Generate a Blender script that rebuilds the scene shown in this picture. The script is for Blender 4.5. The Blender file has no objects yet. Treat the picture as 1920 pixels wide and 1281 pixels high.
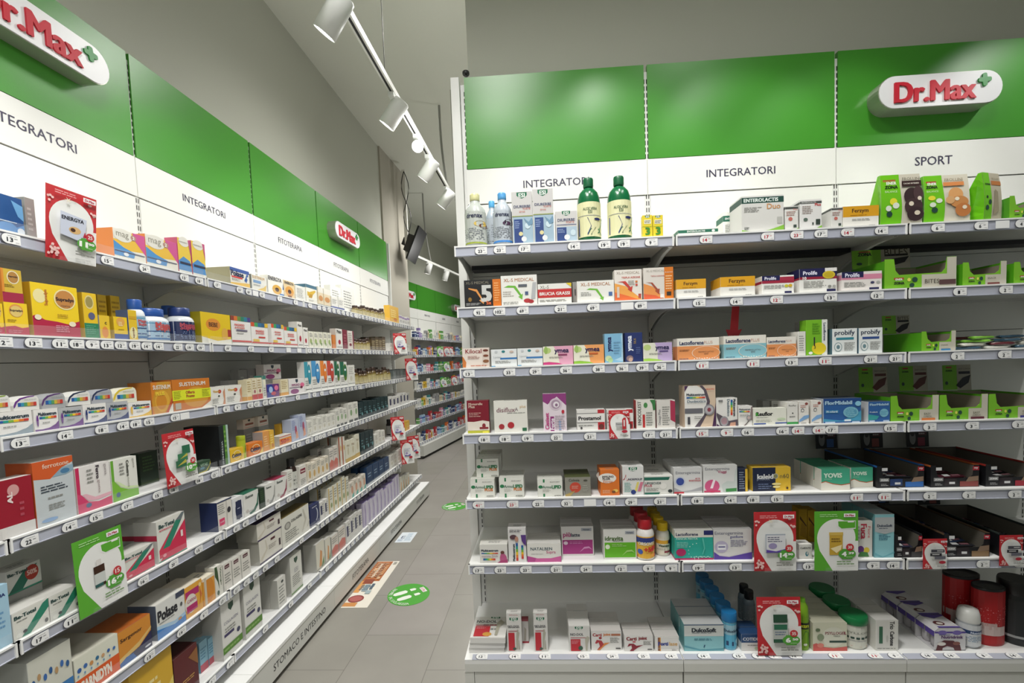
import bpy, math, random
from mathutils import Matrix, Vector
random.seed(7)
scene = bpy.context.scene
COL = scene.collection
R90 = math.pi / 2

# ------------------------------------------------------------------ camera, world, exposure, lights
cam_data = bpy.data.cameras.new('camera')
cam_data.sensor_width = 36.0
cam_data.lens = 871.69 / 1920 * 36
cam_data.shift_x = (960 - 971.36) / 1920
cam_data.shift_y = (719.9 - 640.5) / 1920
cam_data.clip_start = 0.02
cam = bpy.data.objects.new('camera', cam_data)
COL.objects.link(cam)
PITCH, ROLL, YAW = -0.0549, 0.0374, 0.0554
cam.matrix_world = (Matrix.Translation((0, 0, 1.7044)) @ Matrix.Rotation(YAW, 4, 'Z') @ Matrix.Rotation(PITCH, 4, 'X')
                    @ Matrix.Rotation(R90, 4, 'X') @ Matrix.Rotation(-ROLL, 4, 'Z'))
scene.camera = cam
scene.view_settings.view_transform = 'Standard'
scene.view_settings.look = 'None'
scene.view_settings.gamma = 1.0
scene.view_settings.use_curve_mapping = False
scene.view_settings.exposure = 0.45

world = bpy.data.worlds.new('world')
scene.world = world
world.use_nodes = True
world.node_tree.nodes['Background'].inputs[0].default_value = (0.93, 1.0, 0.92, 1)
world.node_tree.nodes['Background'].inputs[1].default_value = 0.12


def spot(loc, target, power, angle=75, blend=0.6, size=0.05):
    d = bpy.data.lights.new('spot_beam', 'SPOT')
    d.energy = power
    d.spot_size = math.radians(angle)
    d.spot_blend = blend
    d.shadow_soft_size = size
    d.color = (1.0, 0.985, 0.955)
    o = bpy.data.objects.new('spot_beam', d)
    COL.objects.link(o)
    o.location = loc
    v = Vector(target) - Vector(loc)
    o.rotation_euler = v.to_track_quat('-Z', 'Y').to_euler()
    return o


# beams of the track spots: (lamp position, aimed at, watts)
BEAMS_LEFT = [((-0.87, 0.95, 3.2), (-1.85, 1.10, 2.2), 31), ((-0.87, 2.05, 3.2), (-1.85, 2.4, 2.2), 31),
              ((-0.87, 2.85, 3.2), (-1.85, 3.2, 2.2), 31), ((-0.87, 3.7, 3.2), (-1.85, 4.1, 2.2), 27),
              ((-0.87, 4.35, 3.2), (-1.85, 4.9, 2.2), 27)]
BEAMS_RIGHT = [((0.38, 1.5, 3.6), (0.38, 2.35, 2.0), 24), ((1.02, 1.5, 3.6), (1.02, 2.35, 2.0), 22),
               ((1.5, 1.5, 3.6), (1.5, 2.35, 2.0), 18), ((2.75, 1.5, 3.6), (2.3, 2.35, 2.2), 40), ((-0.3, 1.5, 3.6), (-0.1, 2.35, 1.8), 12)]
for a, b, w in BEAMS_LEFT:
    spot(a, b, w, 76, 0.6)
for a, b, w in BEAMS_RIGHT:
    spot(a, b, w, 64, 0.45)
# unseen lights added overhead, shining down to brighten floor and goods
for a, b, w in [((-0.4, 3.6, 4.3), (-0.4, 3.6, 0), 230), ((-1.0, 6.5, 4.3), (-1.0, 6.5, 0), 190), ((-1.0, 9.3, 4.3), (-1.0, 9.3, 0), 170),
                ((-0.3, 0.6, 4.3), (-0.3, 0.6, 0), 250), ((1.2, 0.9, 4.3), (1.2, 1.1, 0), 45)]:
    spot(a, b, w, 150, 1.0, 0.25)
for a, b, w in [((-1.2, -2.2, 3.4), (0.2, 2.3, 0.8), 14), ((1.4, -2.2, 3.4), (-1.9, 1.9, 0.8), 80)]:  # shop lamps behind the camera, and an added fill for the low left shelves
    spot(a, b, w, 66, 0.9, 0.30)

# all-round fill: one at the glaring spotlight, others unseen, added to lift ceiling
for a, w in [((-0.72, 3.1, 3.05), 8), ((-0.8, 7.6, 3.0), 22), ((-0.2, -1.3, 3.3), 13), ((0.3, 5.5, 3.2), 12)]:
    d = bpy.data.lights.new('ceiling_fill', 'POINT')
    d.energy = w; d.shadow_soft_size = 0.12; d.color = (1.0, 0.985, 0.955)
    o = bpy.data.objects.new('ceiling_fill', d); COL.objects.link(o); o.location = a

# ------------------------------------------------------------------ materials
MATS = {}


def lin(h):
    h = h.lstrip('#')
    if len(h) == 3:
        h = ''.join(c * 2 for c in h)
    r = []
    for i in (0, 2, 4):
        c = int(h[i:i + 2], 16) / 255
        r.append(c / 12.92 if c <= 0.04045 else ((c + 0.055) / 1.055) ** 2.4)
    return (r[0], r[1], r[2], 1)


def mat(c, rough=0.5, metal=0.0, kind=None):
    key = (c, rough, metal, kind)
    if key in MATS:
        return MATS[key]
    m = bpy.data.materials.new('surface_' + c.strip('#'))
    m.use_nodes = True
    nt = m.node_tree
    p = nt.nodes['Principled BSDF']
    p.inputs['Base Color'].default_value = lin(c)
    p.inputs['Roughness'].default_value = rough
    p.inputs['Metallic'].default_value = metal
    if kind == 'glow':
        p.inputs['Emission Color'].default_value = (1, 0.98, 0.94, 1)
        p.inputs['Emission Strength'].default_value = 14
    elif kind == 'clear':
        nt.nodes.remove(p)
        out = nt.nodes['Material Output']
        tr = nt.nodes.new('ShaderNodeBsdfTransparent')
        gl = nt.nodes.new('ShaderNodeBsdfGlossy')
        df = nt.nodes.new('ShaderNodeBsdfDiffuse')
        df.inputs[0].default_value = (0.85, 0.88, 0.92, 1)
        gl.inputs['Roughness'].default_value = 0.08
        m1 = nt.nodes.new('ShaderNodeMixShader')
        m2 = nt.nodes.new('ShaderNodeMixShader')
        m1.inputs[0].default_value = 0.05
        m2.inputs[0].default_value = 0.03
        nt.links.new(tr.outputs[0], m1.inputs[1])
        nt.links.new(df.outputs[0], m1.inputs[2])
        nt.links.new(m1.outputs[0], m2.inputs[1])
        nt.links.new(gl.outputs[0], m2.inputs[2])
        nt.links.new(m2.outputs[0], out.inputs[0])
    elif kind in ('paint', 'panel', 'plaster'):
        n = nt.nodes.new('ShaderNodeTexNoise')
        tc = nt.nodes.new('ShaderNodeTexCoord')
        nt.links.new(tc.outputs['Object'], n.inputs['Vector'])
        n.inputs['Scale'].default_value = {'paint': 60, 'panel': 400, 'plaster': 25}[kind]
        b = nt.nodes.new('ShaderNodeBump')
        b.inputs['Strength'].default_value = {'paint': 0.05, 'panel': 0.04, 'plaster': 0.12}[kind]
        b.inputs['Distance'].default_value = 0.004
        nt.links.new(n.outputs[0], b.inputs['Height'])
        nt.links.new(b.outputs[0], p.inputs['Normal'])
    elif kind == 'floor':
        tc = nt.nodes.new('ShaderNodeTexCoord')
        mp = nt.nodes.new('ShaderNodeMapping')
        mp.inputs['Rotation'].default_value = (0, 0, R90)
        mp.inputs['Location'].default_value = (-0.01, 0.24, 0)
        br = nt.nodes.new('ShaderNodeTexBrick')
        br.offset = 0.4
        br.inputs['Scale'].default_value = 1.0
        br.inputs['Brick Width'].default_value = 0.82
        br.inputs['Row Height'].default_value = 0.465
        br.inputs['Mortar Size'].default_value = 0.0022
        br.inputs['Mortar Smooth'].default_value = 0.2
        br.inputs['Color1'].default_value = lin('#a09b95')
        br.inputs['Color2'].default_value = lin('#98958c')
        br.inputs['Mortar'].default_value = lin('#77736d')
        n = nt.nodes.new('ShaderNodeTexNoise')
        n.inputs['Scale'].default_value = 3.0
        n.inputs['Detail'].default_value = 6
        mx = nt.nodes.new('ShaderNodeMixRGB')
        mx.blend_type = 'MULTIPLY'
        mx.inputs[0].default_value = 0.25
        nt.links.new(tc.outputs['Object'], mp.inputs[0])
        nt.links.new(mp.outputs[0], br.inputs['Vector'])
        nt.links.new(tc.outputs['Object'], n.inputs['Vector'])
        nt.links.new(br.outputs[0], mx.inputs[1])
        nt.links.new(n.outputs[0], mx.inputs[2])
        nt.links.new(mx.outputs[0], p.inputs['Base Color'])
    MATS[key] = m
    return m


WHITE = '#e6e6e0'
GREEN = '#3f9a24'
RAILC = '#c3c5d0'

# ------------------------------------------------------------------ text outlines (cached)
TXT = {}


def text_mesh(s, bold=0.0):
    k = s
    if k in TXT:
        return TXT[k]
    cu = bpy.data.curves.new('t', 'FONT')
    cu.body = s
    cu.resolution_u = 2
    o = bpy.data.objects.new('t', cu)
    me = bpy.data.meshes.new_from_object(o)
    vs = [(v.co.x, v.co.y) for v in me.vertices]
    fs = [tuple(p.vertices) for p in me.polygons]
    bpy.data.objects.remove(o)
    bpy.data.curves.remove(cu)
    bpy.data.meshes.remove(me)
    if not vs:
        vs, fs = [(0, 0), (1, 0), (0, 1)], []
    x0 = min(v[0] for v in vs); x1 = max(v[0] for v in vs)
    y0 = min(v[1] for v in vs); y1 = max(v[1] for v in vs)
    vs = [(v[0] - (x0 + x1) / 2, v[1] - (y0 + y1) / 2) for v in vs]
    TXT[k] = (vs, fs, x1 - x0, y1 - y0)
    return TXT[k]


# ------------------------------------------------------------------ mesh builder
class MB:
    def __init__(s):
        s.v, s.f, s.m, s.ms, s.sm = [], [], [], [], []

    def mi(s, m):
        if isinstance(m, str):
            m = mat(m)
        if m not in s.ms:
            s.ms.append(m)
        return s.ms.index(m)

    def poly(s, pts, m, smooth=False):
        n = len(s.v)
        s.v += [tuple(p) for p in pts]
        s.f.append(tuple(range(n, n + len(pts))))
        s.m.append(s.mi(m)); s.sm.append(smooth)

    def mesh(s, vs, fs, m, smooth=False):
        n = len(s.v)
        i = s.mi(m)
        s.v += [tuple(p) for p in vs]
        for f in fs:
            s.f.append(tuple(a + n for a in f)); s.m.append(i); s.sm.append(smooth)

    def box(s, x0, x1, y0, y1, z0, z1, m):
        a = [(x, y, z) for z in (z0, z1) for y in (y0, y1) for x in (x0, x1)]
        s.mesh(a, [(0, 2, 3, 1), (4, 5, 7, 6), (0, 1, 5, 4), (2, 6, 7, 3), (0, 4, 6, 2), (1, 3, 7, 5)], m)

    def prism(s, pts, axis, a0, a1, m):
        """pts outline in the plane across the axis (x: (y,z), y: (x,z), z: (x,y))"""
        def w(p, t):
            return {'x': (t, p[0], p[1]), 'y': (p[0], t, p[1]), 'z': (p[0], p[1], t)}[axis]
        n = len(pts)
        vs = [w(p, a0) for p in pts] + [w(p, a1) for p in pts]
        fs = [tuple(range(n)), tuple(range(2 * n - 1, n - 1, -1))]
        fs += [(i, i + n, (i + 1) % n + n, (i + 1) % n) for i in range(n)]
        s.mesh(vs, fs, m)

    def lathe(s, prof, m, seg=20, sx=1.0, sy=1.0, c=(0, 0, 0), caps=True):
        vs, fs = [], []
        for r, z in prof:
            for k in range(seg):
                a = 2 * math.pi * k / seg
                vs.append((c[0] + r * sx * math.cos(a), c[1] + r * sy * math.sin(a), c[2] + z))
        for i in range(len(prof) - 1):
            for k in range(seg):
                k2 = (k + 1) % seg
                fs.append((i * seg + k, i * seg + k2, (i + 1) * seg + k2, (i + 1) * seg + k))
        s.mesh(vs, fs, m, True)
        if caps:
            s.poly(vs[:seg][::-1], m)
            s.poly(vs[-seg:], m)

    def tube(s, pts, r, m, seg=8):
        pts = [Vector(p) for p in pts]
        vs, fs = [], []
        for i, p in enumerate(pts):
            d = (pts[min(i + 1, len(pts) - 1)] - pts[max(i - 1, 0)]).normalized()
            u = d.cross(Vector((0, 0, 1)))
            if u.length < 0.05:
                u = d.cross(Vector((1, 0, 0)))
            u.normalize(); w = d.cross(u)
            for k in range(seg):
                a = 2 * math.pi * k / seg
                vs.append(p + u * r * math.cos(a) + w * r * math.sin(a))
        for i in range(len(pts) - 1):
            for k in range(seg):
                fs.append((i * seg + k, i * seg + (k + 1) % seg, (i + 1) * seg + (k + 1) % seg, (i + 1) * seg + k))
        s.mesh(vs, fs, m, True)
        s.poly(vs[:seg], m); s.poly(vs[-seg:], m)

    # --- artwork: ops in face coordinates u 0..1 left to right, v 0..1 bottom to top, mapped by F(u, v, layer)
    def art(s, ops, F, w, h, curved=False, rough=0.45):
        lay = 1
        for op in ops:
            k = op[0]
            if k == 'R':
                _, u0, v0, u1, v1, c = op
                n = max(1, int((u1 - u0) * 14)) if curved else 1
                for i in range(n):
                    a, b = u0 + (u1 - u0) * i / n, u0 + (u1 - u0) * (i + 1) / n
                    s.poly([F(a, v0, lay), F(b, v0, lay), F(b, v1, lay), F(a, v1, lay)], mat(c, rough))
            elif k == 'E':
                _, u, v, ru, rv, c = op
                s.poly([F(u + ru * math.cos(t * math.pi / 9), v + rv * math.sin(t * math.pi / 9), lay) for t in range(18)], mat(c, rough))
            elif k == 'P':
                s.poly([F(a, b, lay) for a, b in op[1]], mat(op[2], rough))
            elif k == 'G':
                _, u0, v0, u1, v1, n, c = op
                rr = random.Random(int(u0 * 91 + v0 * 771 + n))
                for i in range(n):
                    vc = v1 - (v1 - v0) * (i + .5) / n
                    hh = (v1 - v0) / n * 0.22
                    a = u0
                    end = u1 - (u1 - u0) * rr.random() * 0.3
                    while a < end:
                        b = min(end, a + (u1 - u0) * (0.12 + 0.22 * rr.random()))
                        s.poly([F(a, vc - hh, lay), F(b, vc - hh, lay), F(b, vc + hh, lay), F(a, vc + hh, lay)], mat(c, rough))
                        a = b + (u1 - u0) * 0.035
            elif k == 'T':
                _, t, u, v, tw, c = op[:6]
                th = op[6] if len(op) > 6 else None
                bold = op[7] if len(op) > 7 else 0
                rot = op[8] if len(op) > 8 else 0
                vs0, fs, tx, ty = text_mesh(t)
                for q, (bx, by) in enumerate([(0, 0)] if bold < .006 else [(0, 0), (-bold, 0), (bold, 0)] if bold < .025 else [(0, 0), (-bold, -bold * .5), (bold, bold * .5), (bold, -bold * .5), (-bold, bold * .5)]):
                    vs = [(x + bx, y + by) for x, y in vs0]
                    if rot:                       # text runs up or down the face
                        sc = tw * h / (tx + 2 * bold)
                        sy = th * w / ty if th else sc
                        g = [(u + (-y * sy * rot) / w, v + (x * sc * rot) / h) for x, y in vs]
                    else:
                        sc = tw * w / (tx + 2 * bold)
                        sy = th * h / ty if th else sc
                        g = [(u + x * sc / w, v + y * sy / h) for x, y in vs]
                    s.mesh([F(a, b, lay + 1 + q * .12) for a, b in g], fs, mat(c, rough))
            lay += 1

    def build(s, name, parent=None, M=None):
        me = bpy.data.meshes.new(name)
        me.from_pydata(s.v, [], s.f)
        for m in s.ms:
            me.materials.append(m)
        me.polygons.foreach_set('material_index', s.m)
        me.polygons.foreach_set('use_smooth', s.sm)
        me.update()
        o = bpy.data.objects.new(name, me)
        COL.objects.link(o)
        if parent:
            o.parent = parent
        if M is not None:
            if parent:
                o.matrix_local = M
            else:
                o.matrix_world = M
        return o


def tag(o, label=None, cat=None, group=None, kind=None):
    if label: o['label'] = label
    if cat: o['category'] = cat
    if group: o['group'] = group
    if kind: o['kind'] = kind
    return o


def empty(name, M, label=None, cat=None, group=None):
    o = bpy.data.objects.new(name, None)
    o.empty_display_size = 0.05
    COL.objects.link(o)
    o.matrix_world = M
    return tag(o, label, cat, group)


def copy_tree(o, M):
    c = o.copy(); COL.objects.link(c); c.matrix_world = M
    for ch in o.children:
        d = ch.copy(); COL.objects.link(d); d.parent = c
    return c


def TR(x, y, z=0, rz=0):
    return Matrix.Translation((x, y, z)) @ Matrix.Rotation(rz, 4, 'Z')


# unit frames: local x runs along the shelving, its back panels stand on local y = 0 and it faces local -y
U = {'R': TR(-0.3539, 2.3871), 'L': TR(-1.8959, 2.1546, 0, R90), 'F': TR(-2.53, 8.03, 0, math.radians(80.7))}
ZR = [2.1726, 1.9215, 1.6692, 1.3903, 1.1101, 0.8256, 0.4144]
ZL = [2.140, 1.830, 1.527, 1.225, 0.915, 0.610, 0.282]
ORD = ['top', 'second', 'third', 'fourth', 'fifth', 'sixth', 'bottom']
ORDN = ['first', 'second', 'third', 'fourth', 'fifth', 'sixth', 'seventh', 'eighth', 'ninth', 'tenth', 'eleventh', 'twelfth', 'thirteenth',
        'fourteenth', 'fifteenth', 'sixteenth', 'seventeenth', 'eighteenth', 'nineteenth', 'twentieth']
UNITN = {'R': 'right', 'L': 'left wall', 'F': 'distant'}
RITEMS = [
(0, 'drink', 'drenax_y', 0.0893, -0.4391, 0.0, 0.0891, 0.2276, 0.08, 1, 'tall grey drink bottle with pale yellow neck and fruit picture'),
(0, 'drink', 'drenax_b2', 0.1517, -0.3391, 0.0, 0.0574, 0.2235, 0.08, 1, 'partly hidden bottle with sky blue cap between the two drink bottles'),
(0, 'drink', 'drenax_b', 0.2046, -0.4391, 0.0, 0.0787, 0.224, 0.08, 1, 'grey drink bottle with blue cap and dark berries picture'),
(0, 'box', 'diu_tall', 0.2894, -0.4391, 0.0, 0.0843, 0.2128, 0.08, 1, 'tall pale carton with green crest and blue water, left of the pair'),
(0, 'box', 'diu_tall', 0.3754, -0.4391, 0.0, 0.0832, 0.2195, 0.08, 1, 'tall pale carton with green crest and blue water, right of the pair'),
(0, 'box', 'diu_small', 0.4684, -0.4391, 0.0, 0.0884, 0.1247, 0.06, 1, 'short pale carton with green crest and dark blue corner'),
(0, 'aloe', 'aloe', 0.5667, -0.4391, 0.0, 0.0957, 0.2653, 0.09, 1, 'left of two big dark green bottles with cream labels'),
(0, 'aloe', 'aloe', 0.6924, -0.4391, 0.0, 0.0974, 0.2665, 0.09, 1, 'right of two big dark green bottles with cream labels'),
(0, 'box', 'yel_esi', 0.7966, -0.4391, 0.0, 0.0392, 0.0911, 0.03, 1, 'narrow yellow carton beside the green bottles, left of two'),
(0, 'box', 'yel_esi', 0.8384, -0.4391, 0.0, 0.0398, 0.0888, 0.03, 1, 'narrow yellow carton under the bay joint, right of two'),
(0, 'box', 'ent_flat', 0.9973, -0.4391, 0.0, 0.1589, 0.0257, 0.1, 1, 'flat low white carton with a dark green top band'),
(0, 'box', 'ent_s', 1.1857, -0.3111, 0.0, 0.0796, 0.1221, 0.08, 1, 'white carton with green band behind the big green-banded one'),
(0, 'box', 'ent_duo', 1.2522, -0.4391, 0.0, 0.1646, 0.1443, 0.12, 1, 'large white carton with dark green band and orange script'),
(0, 'box', 'ent_p', 1.365, -0.4391, 0.0, 0.0507, 0.0963, 0.08, 1, 'small white carton with grey band and red print on top shelf'),
(0, 'box', 'ent_p2', 1.4393, -0.4391, 0.0, 0.0835, 0.1187, 0.09, 1, 'white carton with grass base and red script, top shelf'),
(0, 'box', 'ent_p', 1.5395, -0.4391, 0.0, 0.043, 0.0816, 0.1, 1, 'little white carton with grass base left of the amber carton'),
(0, 'box', 'ferz', 1.6313, -0.4391, 0.0, 0.1365, 0.0829, 0.1, 1, 'amber and white carton on the top shelf by the biscuit bags'),
(0, 'bag', 'bag_choc', 1.7838, -0.4391, 0.0, 0.1584, 0.199, 0.1, 1, 'green and cream biscuit bag with dark chocolate biscuits'),
(0, 'bag', 'bag_or', 1.9554, -0.4391, 0.0, 0.1748, 0.187, 0.09, 1, 'green and cream biscuit bag with orange biscuits'),
(0, 'bag', 'bag_beige', 2.1265, -0.4391, 0.0, 0.0978, 0.1852, 0.12, 1, 'green and beige bag turned sideways at right of top shelf', {'rot': 18}),
(0, 'tray', 'snack_t', 2.2554, -0.4391, 0.0, 0.1304, 0.0906, 0.12, 1, 'small green display carton at the right end of top shelf'),
(1, 'box', 'xls_black', 0.1119, -0.4391, 0.0, 0.1537, 0.1145, 0.06, 1, 'black and orange carton with big numeral five'),
(1, 'box', 'xls_w', 0.2648, -0.4391, 0.0, 0.1501, 0.126, 0.05, 1, 'tall white slimming carton with green arrow and red berries'),
(1, 'box', 'brucia', 0.4115, -0.4391, 0.0, 0.1389, 0.0854, 0.05, 1, 'white carton with bright red band and white capitals'),
(1, 'box', 'grey', 0.5003, -0.3891, 0.0, 0.0215, 0.0958, 0.08, 1, 'dull grey carton end behind the red-banded carton'),
(1, 'box', 'xls_w2', 0.5797, -0.4391, 0.0, 0.1518, 0.0896, 0.05, 1, 'wide white slimming carton with green arrow'),
(1, 'box', 'xls_o', 0.7132, -0.4391, 0.0, 0.111, 0.1278, 0.05, 1, 'white and orange carton with arrow, left of two'),
(1, 'box', 'xls_o2', 0.8352, -0.4391, 0.0, 0.1199, 0.1306, 0.05, 1, 'white and orange carton with orange side strip, right of two'),
(1, 'box', 'ferz', 0.9661, -0.4391, 0.0, 0.1185, 0.0772, 0.08, 1, 'shorter amber and white carton on the second shelf'),
(1, 'box', 'ferz', 1.1513, -0.4391, 0.0, 0.1373, 0.0793, 0.11, 1, 'wider amber and white carton on the second shelf'),
(1, 'box', 'prol_s', 1.31, -0.4391, 0.0, 0.1255, 0.0762, 0.1, 1, 'white carton with navy corner and crimson band'),
(1, 'box', 'prol_l', 1.4669, -0.4391, 0.0, 0.1447, 0.0974, 0.1, 1, 'large white carton with navy and crimson bands and yellow seal'),
(1, 'box', 'prol_p', 1.6356, -0.4391, 0.0, 0.1549, 0.0768, 0.08, 1, 'white carton with navy corner and pink band'),
(1, 'tray', 'bites', 1.8589, -0.4391, 0.0, 0.2713, 0.1195, 0.2, 1, 'wide green and grey display carton with deep cut-out front', {'hdr': 1}),
(1, 'tray', 'snack_r', 2.1009, -0.4391, 0.0, 0.1626, 0.0933, 0.15, 1, 'small green display carton, second shelf of right bay'),
(1, 'tray', 'snack_r', 2.2933, -0.4391, 0.0, 0.1646, 0.086, 0.15, 1, 'green display carton at the right edge, second shelf'),
(2, 'box', 'kilocal', 0.0721, -0.4391, 0.0, 0.1144, 0.0844, 0.05, 1, 'white carton with burgundy script and brown food pictures'),
(2, 'box', 'lipo_b', 0.191, -0.4391, 0.0, 0.108, 0.0754, 0.06, 1, 'white carton with blue bar, left of the pair'),
(2, 'box', 'lipo_b', 0.3001, -0.4391, 0.0, 0.1051, 0.0756, 0.06, 1, 'white carton with blue bar, right of the pair'),
(2, 'box', 'ymea_p', 0.4173, -0.4391, 0.0, 0.125, 0.0789, 0.06, 1, 'pink carton with white blossom and swirl'),
(2, 'box', 'ymea_o', 0.5448, -0.4391, 0.0, 0.1254, 0.0795, 0.06, 1, 'orange and white carton with green swirl'),
(2, 'box', 'ymea_lb', 0.6478, -0.4391, 0.0, 0.0741, 0.1217, 0.05, 1, 'upright light blue carton with sideways lettering'),
(2, 'box', 'ymea_n', 0.7302, -0.4391, 0.0, 0.0705, 0.1227, 0.05, 1, 'upright navy carton with sideways white lettering'),
(2, 'box', 'ymea_v', 0.8266, -0.4391, 0.0, 0.1173, 0.0773, 0.06, 1, 'lilac carton with green base and dark lettering'),
(2, 'box', 'white', 0.904, -0.3591, 0.0, 0.0395, 0.0836, 0.06, 1, 'plain white carton end behind the lilac carton'),
(2, 'box', 'lact_o', 0.9908, -0.4391, 0.0, 0.1686, 0.0905, 0.07, 1, 'large orange and white carton with dotted oval'),
(2, 'box', 'red', 1.1029, -0.3891, 0.0, 0.0121, 0.0881, 0.05, 1, 'thin strip of a red carton between orange and turquoise cartons'),
(2, 'box', 'lact_b', 1.1776, -0.4391, 0.0, 0.1689, 0.0929, 0.07, 1, 'turquoise and white carton with dotted oval'),
(2, 'box', 'lact_o2', 1.3226, -0.4391, 0.0, 0.1148, 0.0817, 0.07, 1, 'smaller orange and white carton right of the turquoise one'),
(2, 'box', 'whitel', 1.4025, -0.4391, 0.0, 0.0304, 0.1, 0.09, 1, 'tiny white carton beside the tall green carton'),
(2, 'box', 'grey', 1.4574, -0.3391, 0.0, 0.0298, 0.1439, 0.03, 1, 'grey carton standing behind the tiny white carton'),
(2, 'box', 'lact_g', 1.461, -0.4391, 0.0, 0.0825, 0.1448, 0.05, 1, 'tall lime green carton with yellow seal and sideways lettering'),
(2, 'box', 'prob_t', 1.5695, -0.4391, 0.0, 0.098, 0.105, 0.06, 1, 'square white carton with teal bar'),
(2, 'box', 'prob_n', 1.6701, -0.4391, 0.0, 0.0929, 0.1041, 0.06, 1, 'square white carton with navy bar'),
(2, 'tray', 'snack_b', 1.9315, -0.4391, 0.0, 0.129, 0.0808, 0.21, 1, 'green display carton with blue tab, third shelf', {'hdr': 1}),
(3, 'box', 'monur', 0.0713, -0.4391, 0.0, 0.0931, 0.141, 0.04, 1, 'dark red carton with white wave and lime base'),
(3, 'box', 'disi', 0.2093, -0.4391, 0.0, 0.1413, 0.1359, 0.05, 1, 'big square white carton with two red blood cells'),
(3, 'box', 'cistiset', 0.3957, -0.4391, 0.0, 0.0975, 0.1602, 0.04, 1, 'tall white and purple carton with spiral'),
(3, 'box', 'prost', 0.5461, -0.4391, 0.0, 0.1166, 0.0869, 0.05, 1, 'white carton with red stripe and black italic lettering'),
(3, 'box', 'prost', 0.6667, -0.4391, 0.0, 0.1092, 0.0843, 0.05, 1, 'red striped white carton half hidden by a small red flyer'),
(3, 'box', 'eno', 0.7722, -0.4391, 0.0, 0.0801, 0.121, 0.05, 1, 'white carton with leaf and sideways red lettering'),
(3, 'box', 'omega', 0.8552, -0.4391, 0.0, 0.0753, 0.1172, 0.05, 1, 'pale carton with crimson edge, right end of left bay'),
(3, 'box', 'duo_l', 0.9947, -0.4391, 0.0, 0.1255, 0.1733, 0.08, 1, 'largest white carton with beige curve and grey ring'),
(3, 'box', 'duo_m', 1.102, -0.4391, 0.0, 0.085, 0.118, 0.06, 1, 'medium white carton with grey ring and sideways lettering'),
(3, 'box', 'duo_s', 1.1766, -0.4391, 0.0, 0.0557, 0.0826, 0.05, 1, 'smallest white carton with rainbow stripe and grey ring'),
(3, 'box', 'reuf', 1.2739, -0.4391, 0.0, 0.1335, 0.0707, 0.04, 1, 'long white carton with bold black lettering and green initial'),
(3, 'box', 'gen_g', 1.3647, -0.4391, 0.0, 0.0428, 0.0919, 0.08, 1, 'small white carton with green foot'),
(3, 'box', 'grey', 1.3164, -0.3191, 0.0, 0.0306, 0.0888, 0.06, 1, 'left grey carton behind the long white carton'),
(3, 'box', 'whitel', 1.3626, -0.3191, 0.0, 0.0463, 0.0873, 0.06, 1, 'right pale carton behind the long white carton'),
(3, 'box', 'gen_w', 1.4099, -0.4391, 0.0, 0.0391, 0.0938, 0.09, 1, 'slim white carton with blue wave, left of two'),
(3, 'box', 'gen_w', 1.46, -0.4391, 0.0, 0.0401, 0.0954, 0.09, 1, 'slim white carton with blue wave, right of two'),
(3, 'box', 'flor', 1.5606, -0.4391, 0.0, 0.1486, 0.1019, 0.09, 1, 'large blue carton with pale letters and gut drawing'),
(3, 'box', 'flor_s', 1.7045, -0.4391, 0.0, 0.0851, 0.0843, 0.08, 1, 'smaller blue carton at the joint of two bays'),
(3, 'tray', 'easy_o', 1.8423, -0.4391, 0.0, 0.1843, 0.1046, 0.22, 1, 'open green display carton with orange tab, holding bars', {'hdr': 2}),
(3, 'tray', 'easy_r', 2.0306, -0.4391, 0.0, 0.1822, 0.1027, 0.24, 1, 'open green display carton with maroon tab', {'hdr': 2}),
(3, 'tray', 'easy_n', 2.2179, -0.4391, 0.0, 0.1822, 0.1007, 0.24, 1, 'open green display carton with navy tab', {'hdr': 3}),
(4, 'box', 'armo_p', 0.0749, -0.4251, 0.0, 0.1047, 0.0804, 0.05, 4, 'lower white and green carton with orange word, left end'),
(4, 'box', 'armo_p', 0.0958, -0.3951, 0.0812, 0.0972, 0.0804, 0.05, 4, 'upper white and green carton stacked at the left end'),
(4, 'box', 'armo_p', 0.2005, -0.4301, 0.0, 0.1055, 0.0846, 0.045, 3, 'white and green carton with orange word, right column'),
(4, 'box', 'armo', 0.3651, -0.4391, 0.0, 0.1052, 0.0774, 0.045, 2, 'white and green carton without orange word'),
(4, 'box', 'coles', 0.4827, -0.4391, 0.0, 0.1078, 0.0827, 0.07, 2, 'silver grey carton with red disc'),
(4, 'box', 'immuno', 0.6174, -0.4391, 0.0, 0.0792, 0.1113, 0.05, 2, 'upright orange carton with white oval'),
(4, 'box', 'normo', 0.714, -0.4391, 0.0, 0.0876, 0.1237, 0.05, 2, 'upright white carton with green crest and coloured ribbons'),
(4, 'box', 'lipos', 0.8191, -0.4391, 0.0, 0.1175, 0.0804, 0.07, 3, 'white carton with dark green top band, fifth shelf'),
(4, 'box', 'entg', 0.9444, -0.4251, 0.0, 0.1168, 0.1079, 0.035, 5, 'white carton with blue seal and grey waves'),
(4, 'box', 'entv', 1.0773, -0.4231, 0.0, 0.139, 0.1154, 0.035, 4, 'white carton with pink capsule disc'),
(4, 'box', 'kal_s', 1.1735, -0.4151, 0.0, 0.0383, 0.0953, 0.05, 1, 'narrow navy and yellow carton end'),
(4, 'box', 'kal', 1.2905, -0.4161, 0.0, 0.1552, 0.0995, 0.06, 1, 'wide navy and yellow carton with white lettering'),
(4, 'box', 'yovis', 1.5442, -0.4231, 0.0, 0.1151, 0.0882, 0.05, 4, 'green and white carton with red wave, left column'),
(4, 'box', 'yovis', 1.6706, -0.3901, 0.0, 0.0894, 0.0839, 0.05, 3, 'green and white carton with red wave, right column'),
(4, 'tray', 'zbar_b', 1.8147, -0.4051, 0.0, 0.1875, 0.0906, 0.36, 1, 'long black display carton with blue rim full of bars', {'hdr': 4}),
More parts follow.
